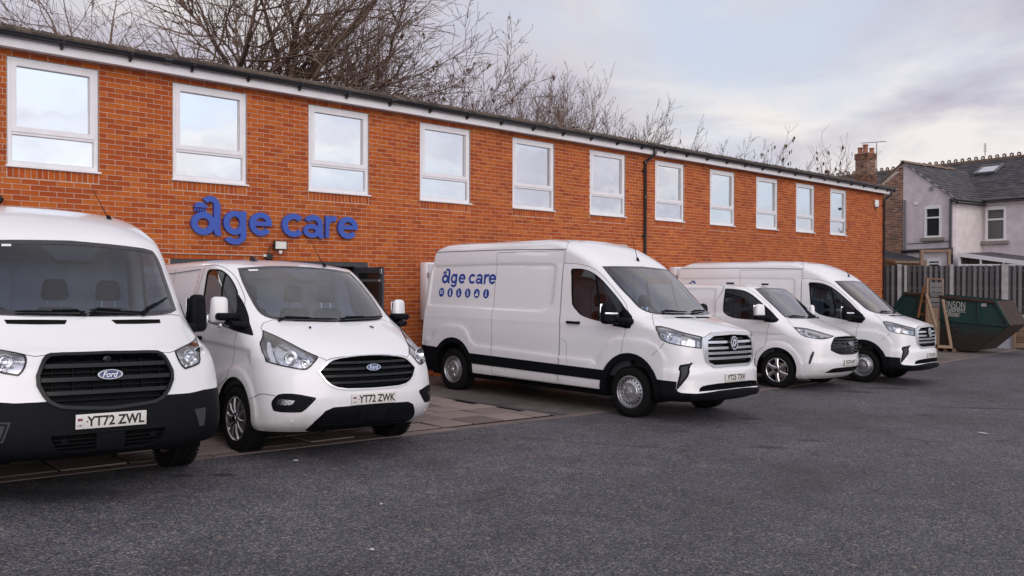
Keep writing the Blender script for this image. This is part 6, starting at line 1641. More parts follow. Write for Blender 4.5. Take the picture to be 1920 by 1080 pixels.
def side_decal(B, root, x0, z0, unit):
    """company name and six round pictograms on both flanks"""
    for sgn in (-1, 1):
        def put(u, v, d, cxm=x0):
            x = x0 + u if sgn == -1 else (x0 + 7.9*unit*1.06 - u); 
            return Vector((x, 0, z0 + v)), d
        polys = [[(a*unit*1.06 + ox*unit*1.06, b*unit) for a, b in p] for ch, ox, oy in LOGO for p in letter(ch)] + [[(a*unit*1.06, b*unit) for a, b in p] for p in letter('drops')]
        vv, tt, _ = tri2d(polys)
        def skin(uv, off):
            out = []
            dd = B.D([(x0+u, 1.2, z0+v) for u, v in uv]); P = B.P(dd[:, 0], dd[:, 1])
            for (u, v), p in zip(uv, P): out.append((x0+u if sgn == -1 else x0 + 7.9*unit*1.06 - u, sgn*(p[1]+off), z0+v))
            return out
        rev = (lambda f: f) if sgn == -1 else (lambda f: [tuple(reversed(t)) for t in f])
        m = MB(); m.add(skin(vv, .003), rev([tuple(t) for t in tt]))
        o = m.build('company_name', 'brand_blue', root)
        n = 22
        for k in range(6):
            cx, cz, r_ = unit*(.16 + k*1.38), -unit*.96, unit*.47
            rx = r_*.92
            m = MB(); ring = [(cx + rx*math.cos(2*math.pi*i/n), cz + r_*math.sin(2*math.pi*i/n)) for i in range(n)]
            m.add(skin(ring, .003), rev([tuple(range(n))])); c = m.build('pictogram', 'brand_blue', root)
            w = MB(); q = r_
            hd = lambda x, y, s=.17: [(cx + rx*(x + s*math.cos(a)), cz + q*(y + s*math.sin(a))) for a in np.linspace(0, 2*math.pi, 9)[:-1]]
            pg = lambda pts: [(cx + rx*x, cz + q*y) for x, y in pts]
            S = {0: [hd(-.3, .38), hd(.3, .38), pg([(-.5, -.1), (-.12, -.1), (-.15, .18), (-.48, .18)]), pg([(.12, -.1), (.5, -.1), (.48, .18), (.15, .18)]), pg([(-.6, -.35), (.6, -.35), (.4, -.2), (-.4, -.2)])],
                 1: [hd(.05, .55, .16), pg([(-.28, -.6), (.34, -.6), (.3, .3), (0, .42), (-.22, .25)])],
                 2: [hd(-.05, .5, .15), pg([(-.2, -.1), (.1, -.1), (.08, .34), (-.16, .34)]), pg([(-.2, -.12), (.38, -.12), (.38, -.55), (.24, -.55), (.24, -.26), (-.2, -.26)]), hd(-.12, -.45, .2)],
                 3: [hd(-.12, .52, .15), pg([(-.3, -.65), (-.1, -.65), (-.02, .34), (-.26, .34)]), pg([(.12, -.65), (.3, -.65), (.3, .3), (.12, .3)])],
                 4: [pg([(-.5, -.55), (.5, -.55), (.5, -.1), (-.5, -.1)]), pg([(-.12, -.12), (.12, -.12), (.08, .5), (-.04, .65)]), hd(.3, .12, .14)],
                 5: [hd(.02, .52, .15), pg([(-.1, -.05), (.16, -.05), (.12, .36), (-.08, .36)]), hd(.0, -.38, .26), pg([(-.3, .0), (-.1, .0), (-.1, .14), (-.3, .14)])]}[k]
            vv2, tt2, _ = tri2d(S); w.add(skin(vv2, .0045), rev([tuple(t) for t in tt2])); w.build('figure', 'decal_white', c)

def handle(B, root, x, z):
    for sgn in (-1, 1):
        d = B.D([(x, 1.2, z)]); P = B.P(d[:, 0], d[:, 1])[0]
        o = rbox('door_handle', (.24, .03, .038), .012, 'black_plastic', root, (x, sgn*(P[1]+.030), z), (0, 0, 0), 3)
        for dx in (-.10, .10): rbox('handle_mount', (.05, .04, .04), .01, 'black_plastic', o, (x+dx, sgn*(P[1]+.012), z), (0, 0, 0), 2)

BODIES = {}
def body(key, feats=(), fall=0.0):
    b = Body(*ROWS[key], make_disp(feats, fall)); b.key = key; BODIES[key] = b; return b

def van_panel(root): pass
# ---- A: tall Ford panel van, black bumper
def van_A():
    tr = TRACE['A']; wb, r = 3.75, .36
    fl = arch_poly(0, .36, .53, .55); fr = arch_poly(-wb, .36, .53, .55)
    B = body('A', [(fl, .012, .03), (fr, .012, .03)])
    root = van_root('panel_van', 2.4437, -5.1841, -1.5987)
    ws, _ = None, None
    sw_xz = [(-1.02, 2.02), (-.55, 1.96), (-.12, 1.62), (.10, 1.42), (.08, 1.27), (-.35, 1.25), (-.85, 1.30), (-1.02, 1.45)]
    tr = dict(tr); tr['side_window'] = [(x, 1.2, z) for x, z in sw_xz]
    tr['sail'] = [(.02, 1.2, 1.50), (.20, 1.2, 1.34), (.20, 1.2, 1.20), (-.15, 1.2, 1.22), (-.13, 1.2, 1.27), (.07, 1.2, 1.28)]
    ws, sw = glazing(B, root, tr, .05, pod=(.26, 1.99, 1.87))
    hl = dom(B, tr['headlight'], True, .05, 1)
    go = dom(B, [[9, 0, 1.139]] + tr['grille_out'] + [[9, 0, .705]], True, .05, 1); gi = inset(go, .026)
    arches = [side(B, arch_poly(0, .36, .425, .44)), side(B, arch_poly(-wb, .36, .425, .44))]
    sill = side(B, [(-.40, .34), (-3.35, .34), (-3.35, .1), (-.40, .1)])
    low = dom(B, [[9, 0, .54]] + tr['lower_in'] + [[9, 0, .398]], True, .05, 1)
    fog = dom(B, tr['fog'], True, .04, 1)
    bump = np.concatenate([[(0, 0)], [(0, B.tz(.79))], dom(B, [(1.0, .45, .79), (.96, .645, .788), (.90, .79, .803), (.72, .94, .80), (.46, 1.03, .765), (.43, 1.03, .55), (.42, 1.03, .345)], False, .05, 0)])
    bn = np.concatenate([[(0, B.tz(1.400))], dom(B, [(.403, .135, 1.400), (.374, .415, 1.399), (.256, .72, 1.411), (.17, .84, 1.40), (.20, .93, 1.33), (.36, .92, 1.225)] + tr['headlight'][3:0:-1] + [tr['headlight'][0], (.865, .50, 1.118), (.882, .44, 1.125), (.870, .392, 1.141)], False, .05, 0), [(0, B.tz(1.143))]])
    door = side(B, [(-.12, 1.205), (-.10, .9), (-.17, .80), (-.42, .62), (-.45, .34), (-1.17, .34), (-1.2, 1.2), (-1.2, 2.12), (-.75, 2.08), (-.3, 1.72), (.0, 1.47), (.02, 1.3)])
    shell(B, root, [ws, sw, hl, gi, low] + arches + [sill], [('front_bumper', bump, 'black_plastic', True), ('bonnet', bn, 'van_white', True), ('door', door, 'van_white', False)], flines(B, fl, .03) + flines(B, fr, .03))
    ribbon(B, 'panel_gap', bn, root, domain=True)
    for s, m in ((-1, 'right'), (1, 'left')): ribbon(B, 'panel_gap', door, root, mode='right' if s < 0 else 'both', domain=True) if s < 0 else None
    g = patch(B, 'grille', inset(gi, .002), 'black_plastic', root, -.07, -.072, mode='centre', step=.08)
    patch(B, 'grille_surround', go, 'grille_black', g, .016, .04, holes=[gi], mode='centre', step=.05)
    slats(B, g, gi, (1.045, .945, .845), .030, 'grille_black', .004, .05)
    slats(B, g, gi, (1.0, .895, .795), .012, 'black_plastic', -.03, .03)
    for a in (.10, .24, .38): 
        for z0, z1 in ((.73, .83), (.86, .93), (.96, 1.03), (1.06, 1.10)):
            if span_a(gi, B.tz(z0)) > a+.03 and span_a(gi, B.tz(z1)) > a+.03: patch(B, 'grille_rib', densify([(a, B.tz(z0)), (a+.007, B.tz(z0)), (a+.007, B.tz(z1)), (a, B.tz(z1))], .05), 'black_plastic', g, -.02, .04, step=.09)
    cm = MB(); cm.lathe([(.03, 0), (.03, .03), (.018, .034), (.012, .028), (0, .03)], 18, 'x', Matrix.Translation((.885, .0, 1.082))); cm.build('front_camera', 'gloss_black', g, 40)
    oval_badge(root, .992, .975, .185, .075, .1)
    headlamp(root, B, hl, [(.80, .66, 1.085, .05), (.72, .77, 1.10, .055), (.84, .70, 1.03, .04)], inner='reflector')
    lg = patch(B, 'lower_intake', inset(low, .003), 'under_dark', root, -.06, -.062, mode='centre', step=.08)
    slats(B, lg, low, (.50, .47, .44, .41), .010, 'black_plastic', -.01, .03)
    patch(B, 'tow_cover', densify([(0, B.tz(.535)), (.10, B.tz(.535)), (.10, B.tz(.40)), (0, B.tz(.40))], .05), 'black_plastic', lg, .004, .02, mode='centre')
    for s in (-1, 1):
        m = MB(); m.lathe([(.024, 0), (.022, .006), (.014, .007), (.012, .003), (0, .003)], 18, 'x', Matrix.Translation((1.045, s*.325, .49))); m.build('parking_sensor', 'black_plastic', root, 40)
    patch(B, 'fog_recess', fog, 'gap_black', root, .004, .03)
    for s in (-1, 1): ribbon(B, 'fog_trim', np.concatenate([inset(fog, .018), inset(fog, .018)[:1]]), root, .012, .009, 'black_plastic', mode='right' if s < 0 else 'both', domain=True) if s < 0 else None
    vt = dom(B, tr['vent'], True, .05, 0)
    for mode in ('right', 'left'):
        v = patch(B, 'bonnet_vent', vt, 'under_dark', root, .002, .01, mode=mode); patch(B, 'vent_frame', vt, 'black_plastic', v, .005, .012, holes=[inset(vt, .008)], mode=mode)
        for k in (.3, .5, .7):
            y = .18 + (.59-.18)*k; t0, t1 = B.tz(1.344), B.tz(1.368); a = a_of_y(B, y, t0); a2 = a_of_y(B, y-.02, t1)
            patch(B, 'vent_bar', densify([(a, t0), (a+.006, t0), (a2+.006, t1), (a2, t1)], .05), 'black_plastic', v, .005, .01, mode=mode)
    wiper(B, root, (.02, 1.44), (.50, 1.418)); wiper(B, root, (.45, 1.425), (.74, 1.55))
    wiper(B, root, (-.02, 1.425), (-.52, 1.425))
    for s in (-1, 1):
        m = mirror(root, B, .97, (-.14, 1.14, 1.41), (.13, .21, .36), 'black_plastic', (.06, 1.28), s, yaw=.55)
        rbox('indicator_lamp', (.05, .03, .13), .012, 'lens_clear', m, (-.14, s*1.245, 1.34), (0, 0, s*.5), 2)
        rbox('indicator_bulb', (.03, .02, .11), .008, 'reflector', m, (-.145, s*1.24, 1.34), (0, 0, s*.5), 2)
    handle(B, root, -1.08, 1.20)
    for x in (0, -wb):
        for y in (-.90, .90): put_wheel(root, 'steel', x, y, .355)
    underbody(root, B, wb, .36)
    cabin(root, B, [(-.60, -.52, .50), (-.62, .10, .44), (-.62, .58, .44)], .16, 1.30, -1.42, (-.18, -.50, 1.24), .66)
    st = dom(B, tr['sticker'], True, None, 0)
    patch(B, 'tax_sticker', st, 'decal_white', root, .006, .002, mode='right')
    whip_aerial(root, B, -.90, .55, (-1.25, .50, 2.60))
    plate(root, 'YT72 ZWL', 1.068, .632, True, .0)
    patch(B, 'side_moulding', side(B, [(-.46, .62), (-3.30, .62), (-3.30, .47), (-.46, .47)]), 'black_plastic', root, .012, .015, step=.12)
    tag(root, 'white tall panel van with black front bumper, number plate YT72 ZWL', 'van', 'white vans parked along the building')
# ---- B: low Ford van with body-coloured bumper
def van_B():
    tr = TRACE['B']; wb, r = 2.933, .343
    fl = arch_poly(.01, .345, .52, .53); fr = arch_poly(-wb, .345, .52, .53)
    pan = [(-1.24, 1.85), (-1.24, 1.14), (-3.6, 1.14), (-3.6, 1.80), (-2.2, 1.82)]
    crease = [(.30, 1.065), (-.29, 1.082), (-1.10, 1.10), (-3.7, 1.12), (-3.7, .55), (-2.2, .60), (-1.0, .62), (-.3, .80), (.3, .90)]
    B = body('B', [(fl, .014, .035), (fr, .014, .035), (pan, -.010, .02), (crease, -.016, .05)], .030)
    root = van_root('panel_van', 5.0646, -4.9549, -1.6066)
    ws, sw = glazing(B, root, tr, .05, pod=(.20, 1.88, 1.77))
    hl = dom(B, tr['headlight'], True, .05, 1)
    go = dom(B, [[9, 0, 1.018]] + tr['grille_out'] + [[9, 0, .688]], True, .05, 1); gi = inset(go, .014)
    lo = dom(B, [[9, 0, .543]] + tr['lower'] + [(.80, .58, .24), [9, 0, .24]], True, .05, 0); 
    fog = dom(B, tr['fog_frame'], True, .04, 1)
    arches = [side(B, arch_poly(.01, .345, .405, .415)), side(B, arch_poly(-wb, .345, .405, .415))]
    sill = side(B, [(-.38, .30), (-2.55, .30), (-2.55, .1), (-.38, .1)])
    bn = np.concatenate([[(0, B.tz(1.322))], dom(B, [(.244, .228, 1.324), (.195, .501, 1.328), (.115, .66, 1.34), (.12, .76, 1.31), (.18, .81, 1.262)] + [tr['headlight'][k] for k in (0, 1, 2, 3, 4, 5)] + tr['gap_bonnet'], False, .05, 0), dom(B, [(.92, .42, .999), (.935, .30, 1.012)], False, .05, 0), [(0, B.tz(1.020))]])
    door = np.concatenate([dom(B, tr['gap_door_top'], False, .05, 1), dom(B, [(-.12, .88, 1.40), (.0, .97, 1.215), (-.055, 1.2, 1.13), (-.088, 1.2, 1.0), (-.155, 1.2, .828), (-.17, 1.2, .74), (-.42, 1.2, .60), (-.45, 1.2, .31), (-1.12, 1.2, .31), (-1.2, 1.2, .9), (-1.22, 1.2, 1.5)], False, .05, 1)])
    fb = np.concatenate([[(0, 0)], [(0, B.tz(.686))], dom(B, [(1.003, .37, .694), (.969, .495, .75), (.914, .574, .87), (.905, .53, .955), (.878, .52, 1.0)] + [tr['headlight'][k] for k in (6, 7, 8, 9, 10)] + [(.60, .93, .80), (.535, .982, .648), (.393, 1.2, .58), (.36, 1.2, .24)], False, .05, 0)])
    shell(B, root, [ws, sw, hl, gi] + arches + [sill], [('lower_grille', lo, 'black_plastic', True), ('front_bumper', fb, 'van_white', True), ('bonnet', bn, 'van_white', True), ('door', door, 'van_white', False)],
          flines(B, fl, .035) + flines(B, fr, .035) + flines(B, pan, .02) + flines(B, crease, .05))
    ribbon(B, 'panel_gap', bn, root, domain=True); ribbon(B, 'panel_gap', np.concatenate([door, door[:1]]), root, domain=True)
    ribbon(B, 'panel_gap', tr['gap_bump'], root); ribbon(B, 'panel_gap', [(-2.0, 1.2, 1.88), (-2.02, 1.2, 1.2), (-2.02, 1.2, .31)], root)
    ribbon(B, 'panel_gap', [(-3.6, 1.2, 1.80), (-2.2, 1.2, 1.82), (-1.24, 1.2, 1.85)], root, .008)  # dark strip along the pressed panel's top edge, its crease shade as colour
    g = patch(B, 'grille', inset(gi, .002), 'black_plastic', root, -.07, -.072, mode='centre', step=.08)
    patch(B, 'grille_surround', go, 'chrome', g, .012, .03, holes=[gi], mode='centre', step=.05)
    slats(B, g, gi, (.955, .895, .83, .765), .024, 'grille_black', -.002, .05)
    slats(B, g, gi, (.925, .862, .797, .735), .008, 'black_plastic', -.03, .03)
    for a in (.12, .27): patch(B, 'grille_rib', densify([(a, B.tz(.72)), (a+.007, B.tz(.72)), (a+.007, B.tz(.99)), (a, B.tz(.99))], .05), 'black_plastic', g, -.03, .03, step=.09)
    oval_badge(root, .997, .903, .165, .066, .2)
    headlamp(root, B, hl, [(.74, .74, 1.0, .065), (.845, .64, .95, .045)], drl=dom(B, [(.40, .85, 1.145), (.44, .84, 1.135), (.54, .86, 1.05), (.64, .875, .945), (.60, .90, .942), (.49, .89, 1.05)], True, .05, 0), dark=dom(B, tr['hl_black'], True, .05, 0))
    for mode in ('right', 'left'):
        f = patch(B, 'fog_panel', fog, 'black_plastic', root, .004, .03, holes=[inset(fog, .022)], mode=mode)
        patch(B, 'fog_back', inset(fog, .020), 'black_plastic', f, .002, .01, mode=mode)
        patch(B, 'fog_lamp', dom(B, tr['fog_lamp'], True, .04, 1), 'reflector', f, .004, .01, mode=mode)
    slats(B, root, inset(lo, .03), (.50, .47, .44, .41, .38, .35), .010, 'gloss_black', .004, .02)
    patch(B, 'radar_cover', densify([(0, B.tz(.505)), (.14, B.tz(.505)), (.14, B.tz(.37)), (0, B.tz(.37))], .05), 'gloss_black', root, .007, .01, mode='centre')
    for s in (-1, 1):
        d = B.D([(.826, .782, .402)]); p = B.P(d[:, 0], d[:, 1])[0]
        m = MB(); m.lathe([(.014, -.004), (.014, .003), (.010, .004), (0, .004)], 14, 'x', Matrix.Translation((p[0], s*p[1], p[2])) @ Matrix.Rotation(s*.75, 4, 'Z')); m.build('parking_sensor', 'plate_white', root, 40)
        d = np.array([[a_of_y(B, .37, B.tz(1.268)), B.tz(1.268)]]); p = B.P(d[:, 0], d[:, 1])[0]
        rbox('washer_jet', (.05, .022, .014), .006, 'black_plastic', root, (p[0], s*p[1], p[2]+.006), (0, .2, s*.5), 2)
    wiper(B, root, (-.62, 1.345), (.02, 1.338)); wiper(B, root, (.05, 1.343), (.68, 1.36))
    for s in (-1, 1):
        m = mirror(root, B, .97, (-.19, 1.10, 1.43), (.12, .19, .27), 'van_white', (.06, 1.30), s, asc=.7)
        rbox('mirror_bracket', (.13, .22, .075), .028, 'black_plastic', m, (-.10, s*1.05, 1.365), (0, 0, s*.1), 3)
        rbox('indicator_lamp', (.06, .05, .05), .012, 'reflector', m, (-.14, s*1.10, 1.275), (0, 0, 0), 2)
    handle(B, root, -1.02, 1.10)
    for x in (0, -wb):
        for y in (-.87, .87): put_wheel(root, 'alloy10', x + (.01 if x == 0 else 0), y, .343)
    underbody(root, B, wb, .345, rx=.41)
    cabin(root, B, [(-.55, -.48, .50), (-.57, .10, .42), (-.57, .53, .42)], .10, 1.235, -1.35, (-.22, -.46, 1.17), .52)
    st = [[-.62, .60, 1.855], [-.62, .50, 1.862], [-.60, .50, 1.845], [-.60, .60, 1.838]]
    patch(B, 'tax_sticker', dom(B, st, True, None, 0), 'decal_white', root, .006, .002, mode='right')
    whip_aerial(root, B, -.76, .42, (-1.02, .36, 2.25))
    fin = MB(); fin.prism([(-.10, 0), (.07, 0), (.03, .022), (-.05, .055), (-.09, .05)], lambda u, v, d: Vector((-1.0 + u, -.35 - .014 + d, 1.968 + v)), .028); fin.build('roof_aerial', 'gloss_black', root, 40)
    plate(root, 'YT72 ZWK', 1.040, .598, True, 0)
    side_decal(B, root, -3.35, 1.50, .14)
    tag(root, 'white low van with chrome-edged grille, number plate YT72 ZWK', 'van', 'white vans parked along the building')
# ---- C / E: long high van with wide chrome grille
def van_C():
    tr = TRACE['C']; wb = 3.76
    pan = [(p[0], p[2]) for p in tr['panel']]; pan = [(-4.50, 2.06), (-4.47, 2.12)] + pan
    br = [(p[0], p[2]) for p in tr['bulge_rear']]; bf = [(p[0], p[2]) for p in tr['bulge_front']]
    low = br + bf + [(.60, .20), (-4.55, .20)]
    B = body('C', [(pan, -.014, .028), (low, .012, .03)], .012)
    root = van_root('panel_van', 10.497, -5.6432, -1.5624)
    ws, sw = glazing(B, root, tr, .04, pod=(.17, 2.09, 1.97))
    hl = dom(B, tr['headlight'], True, .05, 1)
    go = dom(B, [[9, 0, 1.222]] + tr['grille_out'] + [[9, 0, .742]], True, .05, 0); gi = dom(B, [[9, 0, 1.18]] + tr['grille_in'] + [[9, 0, .782]], True, .05, 0)
    lg = dom(B, [[9, 0, .537]] + tr['lower_grille'][1::-1] + tr['lower_grille'][2:5] + [tr['lower_grille'][5], [9, 0, .452]], True, .05, 0) if False else dom(B, [[9, 0, .537], (1.03, .40, .536), (1.0, .60, .522), (.97, .676, .508), (.956, .717, .485), (.956, .739, .437), (1.02, .45, .447), [9, 0, .452]], True, .05, 0)
    fog = dom(B, [(.762, .93, .754), (.772, .916, .782), (.887, .77, .815), (.868, .805, .785), (.870, .836, .704), (.856, .86, .627), (.790, .93, .50), (.758, .945, .455), (.748, .955, .49)], True, .04, 0)
    arches = [side(B, arch_poly(0, .36, .43, .445)), side(B, arch_poly(-wb, .36, .43, .445))]
    sill = side(B, [(-.40, .335), (-3.36, .335), (-3.36, .1), (-.40, .1)])
    lip = np.concatenate([[(0, 0)], [(0, B.tz(.445))], dom(B, [(1.04, .40, .440), (.993, .648, .421), (.944, .769, .412), (.805, .929, .419), (.767, .95, .436), (.744, .957, .478), (.749, .949, .561), (.47, 1.2, .57), (.44, 1.2, .25)], False, .05, 0)])
    bn = np.concatenate([[(0, B.tz(1.425))], dom(B, [(.219, .48, 1.424), (.14, .704, 1.43)] + tr['gap_bonnet'] + tr['headlight'][1:6] + [(.905, .585, 1.150), (.918, .417, 1.211)], False, .05, 0), [(0, B.tz(1.224))]])
    door = np.concatenate([dom(B, tr['gap_door_top'], False, .05, 1), dom(B, [(-.05, .95, 1.40), (-.10, 1.2, 1.205), (-.129, 1.2, 1.05), (-.145, 1.2, .88), (-.45, 1.2, .65), (-.47, 1.2, .34), (-1.325, 1.2, .34), (-1.321, 1.2, .625), (-1.324, 1.2, 1.005), (-1.358, 1.2, 1.494), (-1.389, 1.2, 2.125)], False, .05, 1)])
    slide = side(B, [(-1.34, .345), (-2.76, .345), (-2.80, .66), (-2.845, 1.416), (-2.86, 2.15), (-2.87, 2.33), (-1.40, 2.33), (-1.37, 1.5), (-1.335, 1.0)])
    shell(B, root, [ws, sw, hl, gi, lg] + arches + [sill], [('front_lip', lip, 'black_plastic', True), ('bonnet', bn, 'van_white', True), ('door', door, 'van_white', False), ('sliding_door', slide, 'van_white', False)],
          flines(B, pan, .028) + flines(B, low, .03))
    ribbon(B, 'panel_gap', bn, root, domain=True); ribbon(B, 'panel_gap', np.concatenate([door, door[:1]]), root, domain=True)
    ribbon(B, 'panel_gap', slide, root, domain=True); ribbon(B, 'roof_gutter', [(-4.45, 1.2, 2.375), (-3.787, .859, 2.376), (-2.89, .859, 2.377), (-2.175, .861, 2.364), (-1.36, .859, 2.349)], root, .012)
    ribbon(B, 'panel_gap', tr['gap_bump'], root); ribbon(B, 'panel_gap', tr['gap_flap'], root, .004); ribbon(B, 'panel_gap', [(-1.37, .86, 2.14), (-1.36, .86, 2.35), (-1.38, .80, 2.46), (-1.42, .5, 2.54)], root, .005)
    ribbon(B, 'panel_gap', [(-4.50, 1.2, 2.3), (-4.58, 1.2, 1.6), (-4.60, 1.2, .72)], root, .006)
    # grille
    g = patch(B, 'grille', inset(gi, .002), 'under_dark', root, -.075, -.077, mode='centre', step=.08)
    patch(B, 'grille_surround', go, 'satin_silver', g, .014, .06, holes=[gi], mode='centre', step=.05)
    slats(B, g, gi, (1.085, 1.005, .935, .865), .034, 'satin_silver', -.004, .045)
    slats(B, g, gi, (1.135, 1.045, .97, .90, .825), .010, 'gloss_black', -.04, .02)
    M = Matrix.Translation((1.002, 0, 1.068)) @ Matrix.Rotation(-.08, 4, 'Y'); b = MB()
    cr = lambda s, n=36: [(.088*s*math.cos(2*math.pi*k/n), .092*s*math.sin(2*math.pi*k/n)) for k in range(n)]
    b.prism(cr(1.12), lambda u, v, d: M @ Vector((d - .03, u, v)), .035, mat='gloss_black'); b.prism(cr(1), lambda u, v, d: M @ Vector((.006 + d, u, v)), .012, mat='chrome', holes=[cr(.86)])
    for pg in ([(-.060, -.045), (-.032, -.045), (.010, .062), (-.016, .062)], [(-.012, -.060), (.052, -.005), (.052, .030), (.0, .070), (-.004, .040), (.026, .012), (.026, .004), (-.014, -.030)]):
        b.prism(pg, lambda u, v, d: M @ Vector((.006 + d, u, v)), .011, mat='chrome')
    b.build('badge', None, g, 35)
    headlamp(root, B, hl, [(.76, .80, 1.10, .062), (.62, .91, 1.16, .045)], drl=dom(B, tr['hl_drl'], True, .05, 0))
    for mode in ('right', 'left'):
        f = patch(B, 'fog_panel', fog, 'black_plastic', root, .006, .03, mode=mode)
        d0 = inset(fog, .026); patch(B, 'vent_mesh', d0, 'gap_black', f, .009, .01, mode=mode)
    li = patch(B, 'lower_intake', inset(lg, .003), 'under_dark', root, -.05, -.052, mode='centre', step=.08)
    slats(B, li, lg, (.525, .505, .485, .465), .006, 'black_plastic', -.008, .02)
    lp = dom(B, [[9, 0, .42], (1.035, .42, .405), (.96, .72, .395), (.90, .86, .40), (.905, .85, .345), (.96, .70, .34), [9, 0, .345]], True, .05, 0)
    patch(B, 'splitter', lp, 'black_plastic', root, .028, .04, mode='centre', step=.07)
    vt = dom(B, tr['vent'], True, .05, 0); patch(B, 'bonnet_vent', vt, 'black_plastic', root, .003, .008)
    wiper(B, root, (-.55, 1.458), (.0, 1.452)); wiper(B, root, (.10, 1.455), (.66, 1.478))
    # cladding
    for x0, x1 in ((-.44, -3.33),): patch(B, 'side_moulding', side(B, [(x0, .617), (x1, .655), (x1, .49), (x0, .470)]), 'black_plastic', root, .010, .02, step=.12)
    patch(B, 'rear_moulding', side(B, [(-4.18, .70), (-4.60, .715), (-4.60, .28), (-4.18, .28)]), 'black_plastic', root, .010, .02, step=.1)
    for cx in (0, -wb):
        o = arch_poly(cx, .36, .515, .53, zb=.255); i = arch_poly(cx, .36, .43, .445, zb=.1)
        patch(B, 'arch_cladding', side(B, o), 'black_plastic', root, .016, .03, holes=[side(B, i)], step=.06)
    for s in (-1, 1):
        m = mirror(root, B, .97, (-.27, 1.16, 1.43), (.17, .23, .31), 'black_plastic', (.0, 1.33), s)
        rbox('indicator_lamp', (.03, .20, .036), .010, 'reflector', m, (-.195, s*1.19, 1.425), (0, 0, s*.42), 2)
    handle(B, root, -1.07, 1.262)
    for x in (0, -wb):
        for y in (-.875, .875): put_wheel(root, 'steel', x, y, .355)
    underbody(root, B, wb, .36)
    cabin(root, B, [(-.62, -.52, .52), (-.64, .10, .44), (-.64, .58, .44)], .06, 1.33, -1.46, (-.24, -.52, 1.27), .66)
    whip_aerial(root, B, -.72, .05, (-.87, .05, 2.66))
    side_decal(B, root, -4.215, 1.80, .165)
    return root, B
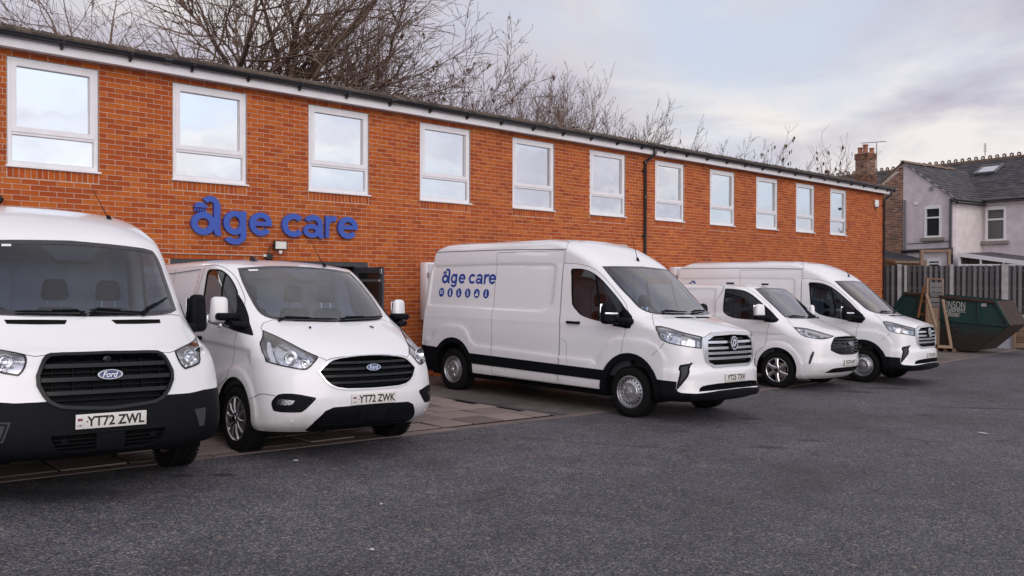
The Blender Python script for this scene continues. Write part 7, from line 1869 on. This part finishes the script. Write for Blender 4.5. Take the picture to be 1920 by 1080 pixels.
def van_D():
    tr = TRACE['D']; wb = 3.10
    fl = arch_poly(0, .345, .53, .545); fr = arch_poly(-wb, .345, .53, .545)
    pan = [(-1.40, 1.86), (-1.38, 1.42), (-1.45, 1.16), (-3.75, 1.18), (-3.75, 1.84)]
    cre = [(.24, 1.02), (-.30, 1.05), (-3.8, 1.08), (-3.8, .60), (-.6, .62), (-.2, .92)]
    B = body('D', [(fl, .014, .035), (fr, .014, .035), (pan, -.010, .02), (cre, -.014, .06)], .012)
    root = van_root('panel_van', 16.0098, -4.7304, -1.5219)
    tr = dict(tr); tr['windscreen'] = [(-.625, .45, 1.893)] + tr['windscreen'][1:]
    ws, sw = glazing(B, root, tr, .045, pod=(.16, 1.86, 1.76))
    hl = dom(B, tr['headlight'], True, .05, 1)
    gr = dom(B, [[9, 0, 1.009]] + tr['grille'] + [[9, 0, .663]], True, .05, 1)
    lo = dom(B, [[9, 0, .434]] + tr['lower'] + [[9, 0, .334]], True, .05, 1)
    slot = dom(B, tr['slot'], True, .04, 1)
    arches = [side(B, arch_poly(0, .345, .41, .425)), side(B, arch_poly(-wb, .345, .41, .425))]
    sill = side(B, [(-.38, .28), (-2.7, .28), (-2.7, .1), (-.38, .1)])
    bn = np.concatenate([[(0, B.tz(1.316))], dom(B, [(.12, .199, 1.309), (.043, .559, 1.318)] + tr['gap_bonnet'] + tr['headlight'][:5] + [(.86, .30, 1.012)], False, .05, 0), [(0, B.tz(1.013))]])
    door = np.concatenate([dom(B, tr['gap_door_top'], False, .05, 1), dom(B, [(-.10, .87, 1.33), (-.16, 1.2, 1.23), (-.19, 1.2, 1.16), (-.23, 1.2, 1.0), (-.25, 1.2, .79), (-.43, 1.2, .62), (-.45, 1.2, .29), (-1.30, 1.2, .29), (-1.34, 1.2, 1.0), (-1.37, 1.2, 1.6)], False, .05, 1)])
    shell(B, root, [ws, sw, hl, gr, lo] + arches + [sill], [('bonnet', bn, 'van_white', True), ('door', door, 'van_white', False)], flines(B, fl, .035) + flines(B, fr, .035) + flines(B, pan, .02) + flines(B, cre, .06))
    ribbon(B, 'panel_gap', bn, root, domain=True); ribbon(B, 'panel_gap', np.concatenate([door, door[:1]]), root, domain=True)
    ribbon(B, 'panel_gap', tr['gap_fender'], root, .003)
    g = patch(B, 'grille', inset(gr, .003), 'gloss_black', root, -.05, -.052, mode='centre', step=.08)
    slats(B, g, gr, (.96, .905, .85, .795, .74, .69), .022, 'grille_black', -.004, .04)
    oval_badge(root, .975, .875, .17, .068, .1)
    headlamp(root, B, hl, [(.64, .80, 1.0, .04), (.74, .68, 1.0, .035), (.52, .84, 1.05, .04)], drl=dom(B, tr['hl_drl'], True, .05, 0), depth=.05)
    li = patch(B, 'lower_intake', inset(lo, .003), 'under_dark', root, -.04, -.042, mode='centre', step=.08)
    slats(B, li, lo, (.41, .385, .36), .008, 'gloss_black', -.006, .02)
    patch(B, 'air_curtain', slot, 'gloss_black', root, .003, .02)
    wiper(B, root, (-.60, 1.342), (-.02, 1.335)); wiper(B, root, (.05, 1.338), (.60, 1.352))
    for s in (-1, 1):
        m = mirror(root, B, .97, (-.32, 1.13, 1.455), (.14, .22, .24), 'van_white', (-.12, 1.30), s, asc=.75)
        rbox('mirror_cap', (.15, .235, .09), .035, 'black_plastic', m, (-.31, s*1.12, 1.325), (0, 0, s*.42), 3)
    handle(B, root, -1.10, 1.10)
    for x in (0, -wb):
        for y in (-.89, .89): put_wheel(root, 'alloy6', x, y, .347)
    underbody(root, B, wb, .345, rx=.41)
    cabin(root, B, [(-.62, -.50, .50), (-.64, .10, .42), (-.64, .54, .42)], .0, 1.235, -1.42, (-.30, -.48, 1.18), .52)
    for x, y, l in ((-1.38, -.38, .17), (-.92, .22, .15)):
        rbox('roof_aerial', (l, .06, .04), .018, 'gloss_black', root, (x, y, 1.972), (0, 0, 0), 3)
    plate(root, 'YG74 NVY', .984, .528, False, 0)
    tag(root, 'white low van with wide black grille and slim headlights, number plate YG74 NVY', 'van', 'white vans parked along the building')
def copy_tree(o, parent=None):
    c = o.copy(); COL.objects.link(c)
    if parent is not None: c.parent = parent; c.matrix_parent_inverse = o.matrix_parent_inverse.copy()
    for ch in list(o.children): copy_tree(ch, c)
    return c
van_A(); van_B(); rootC, bodyC = van_C(); van_D()
rootE = copy_tree(rootC)
tmp = van_root('panel_van', 18.743, -5.0955, -1.494); rootE.matrix_world = tmp.matrix_world.copy(); bpy.data.objects.remove(tmp)
plate(rootC, 'YT25 TXV', 1.058, .606, False, 0); plate(rootE, 'YT74 NCN', 1.058, .606, False, 0)
tag(rootC, 'white long tall van with age care lettering, number plate YT25 TXV', 'van', 'white vans parked along the building')
tag(rootE, 'white long tall van last in the row by the skip, number plate YT74 NCN', 'van', 'white vans parked along the building')
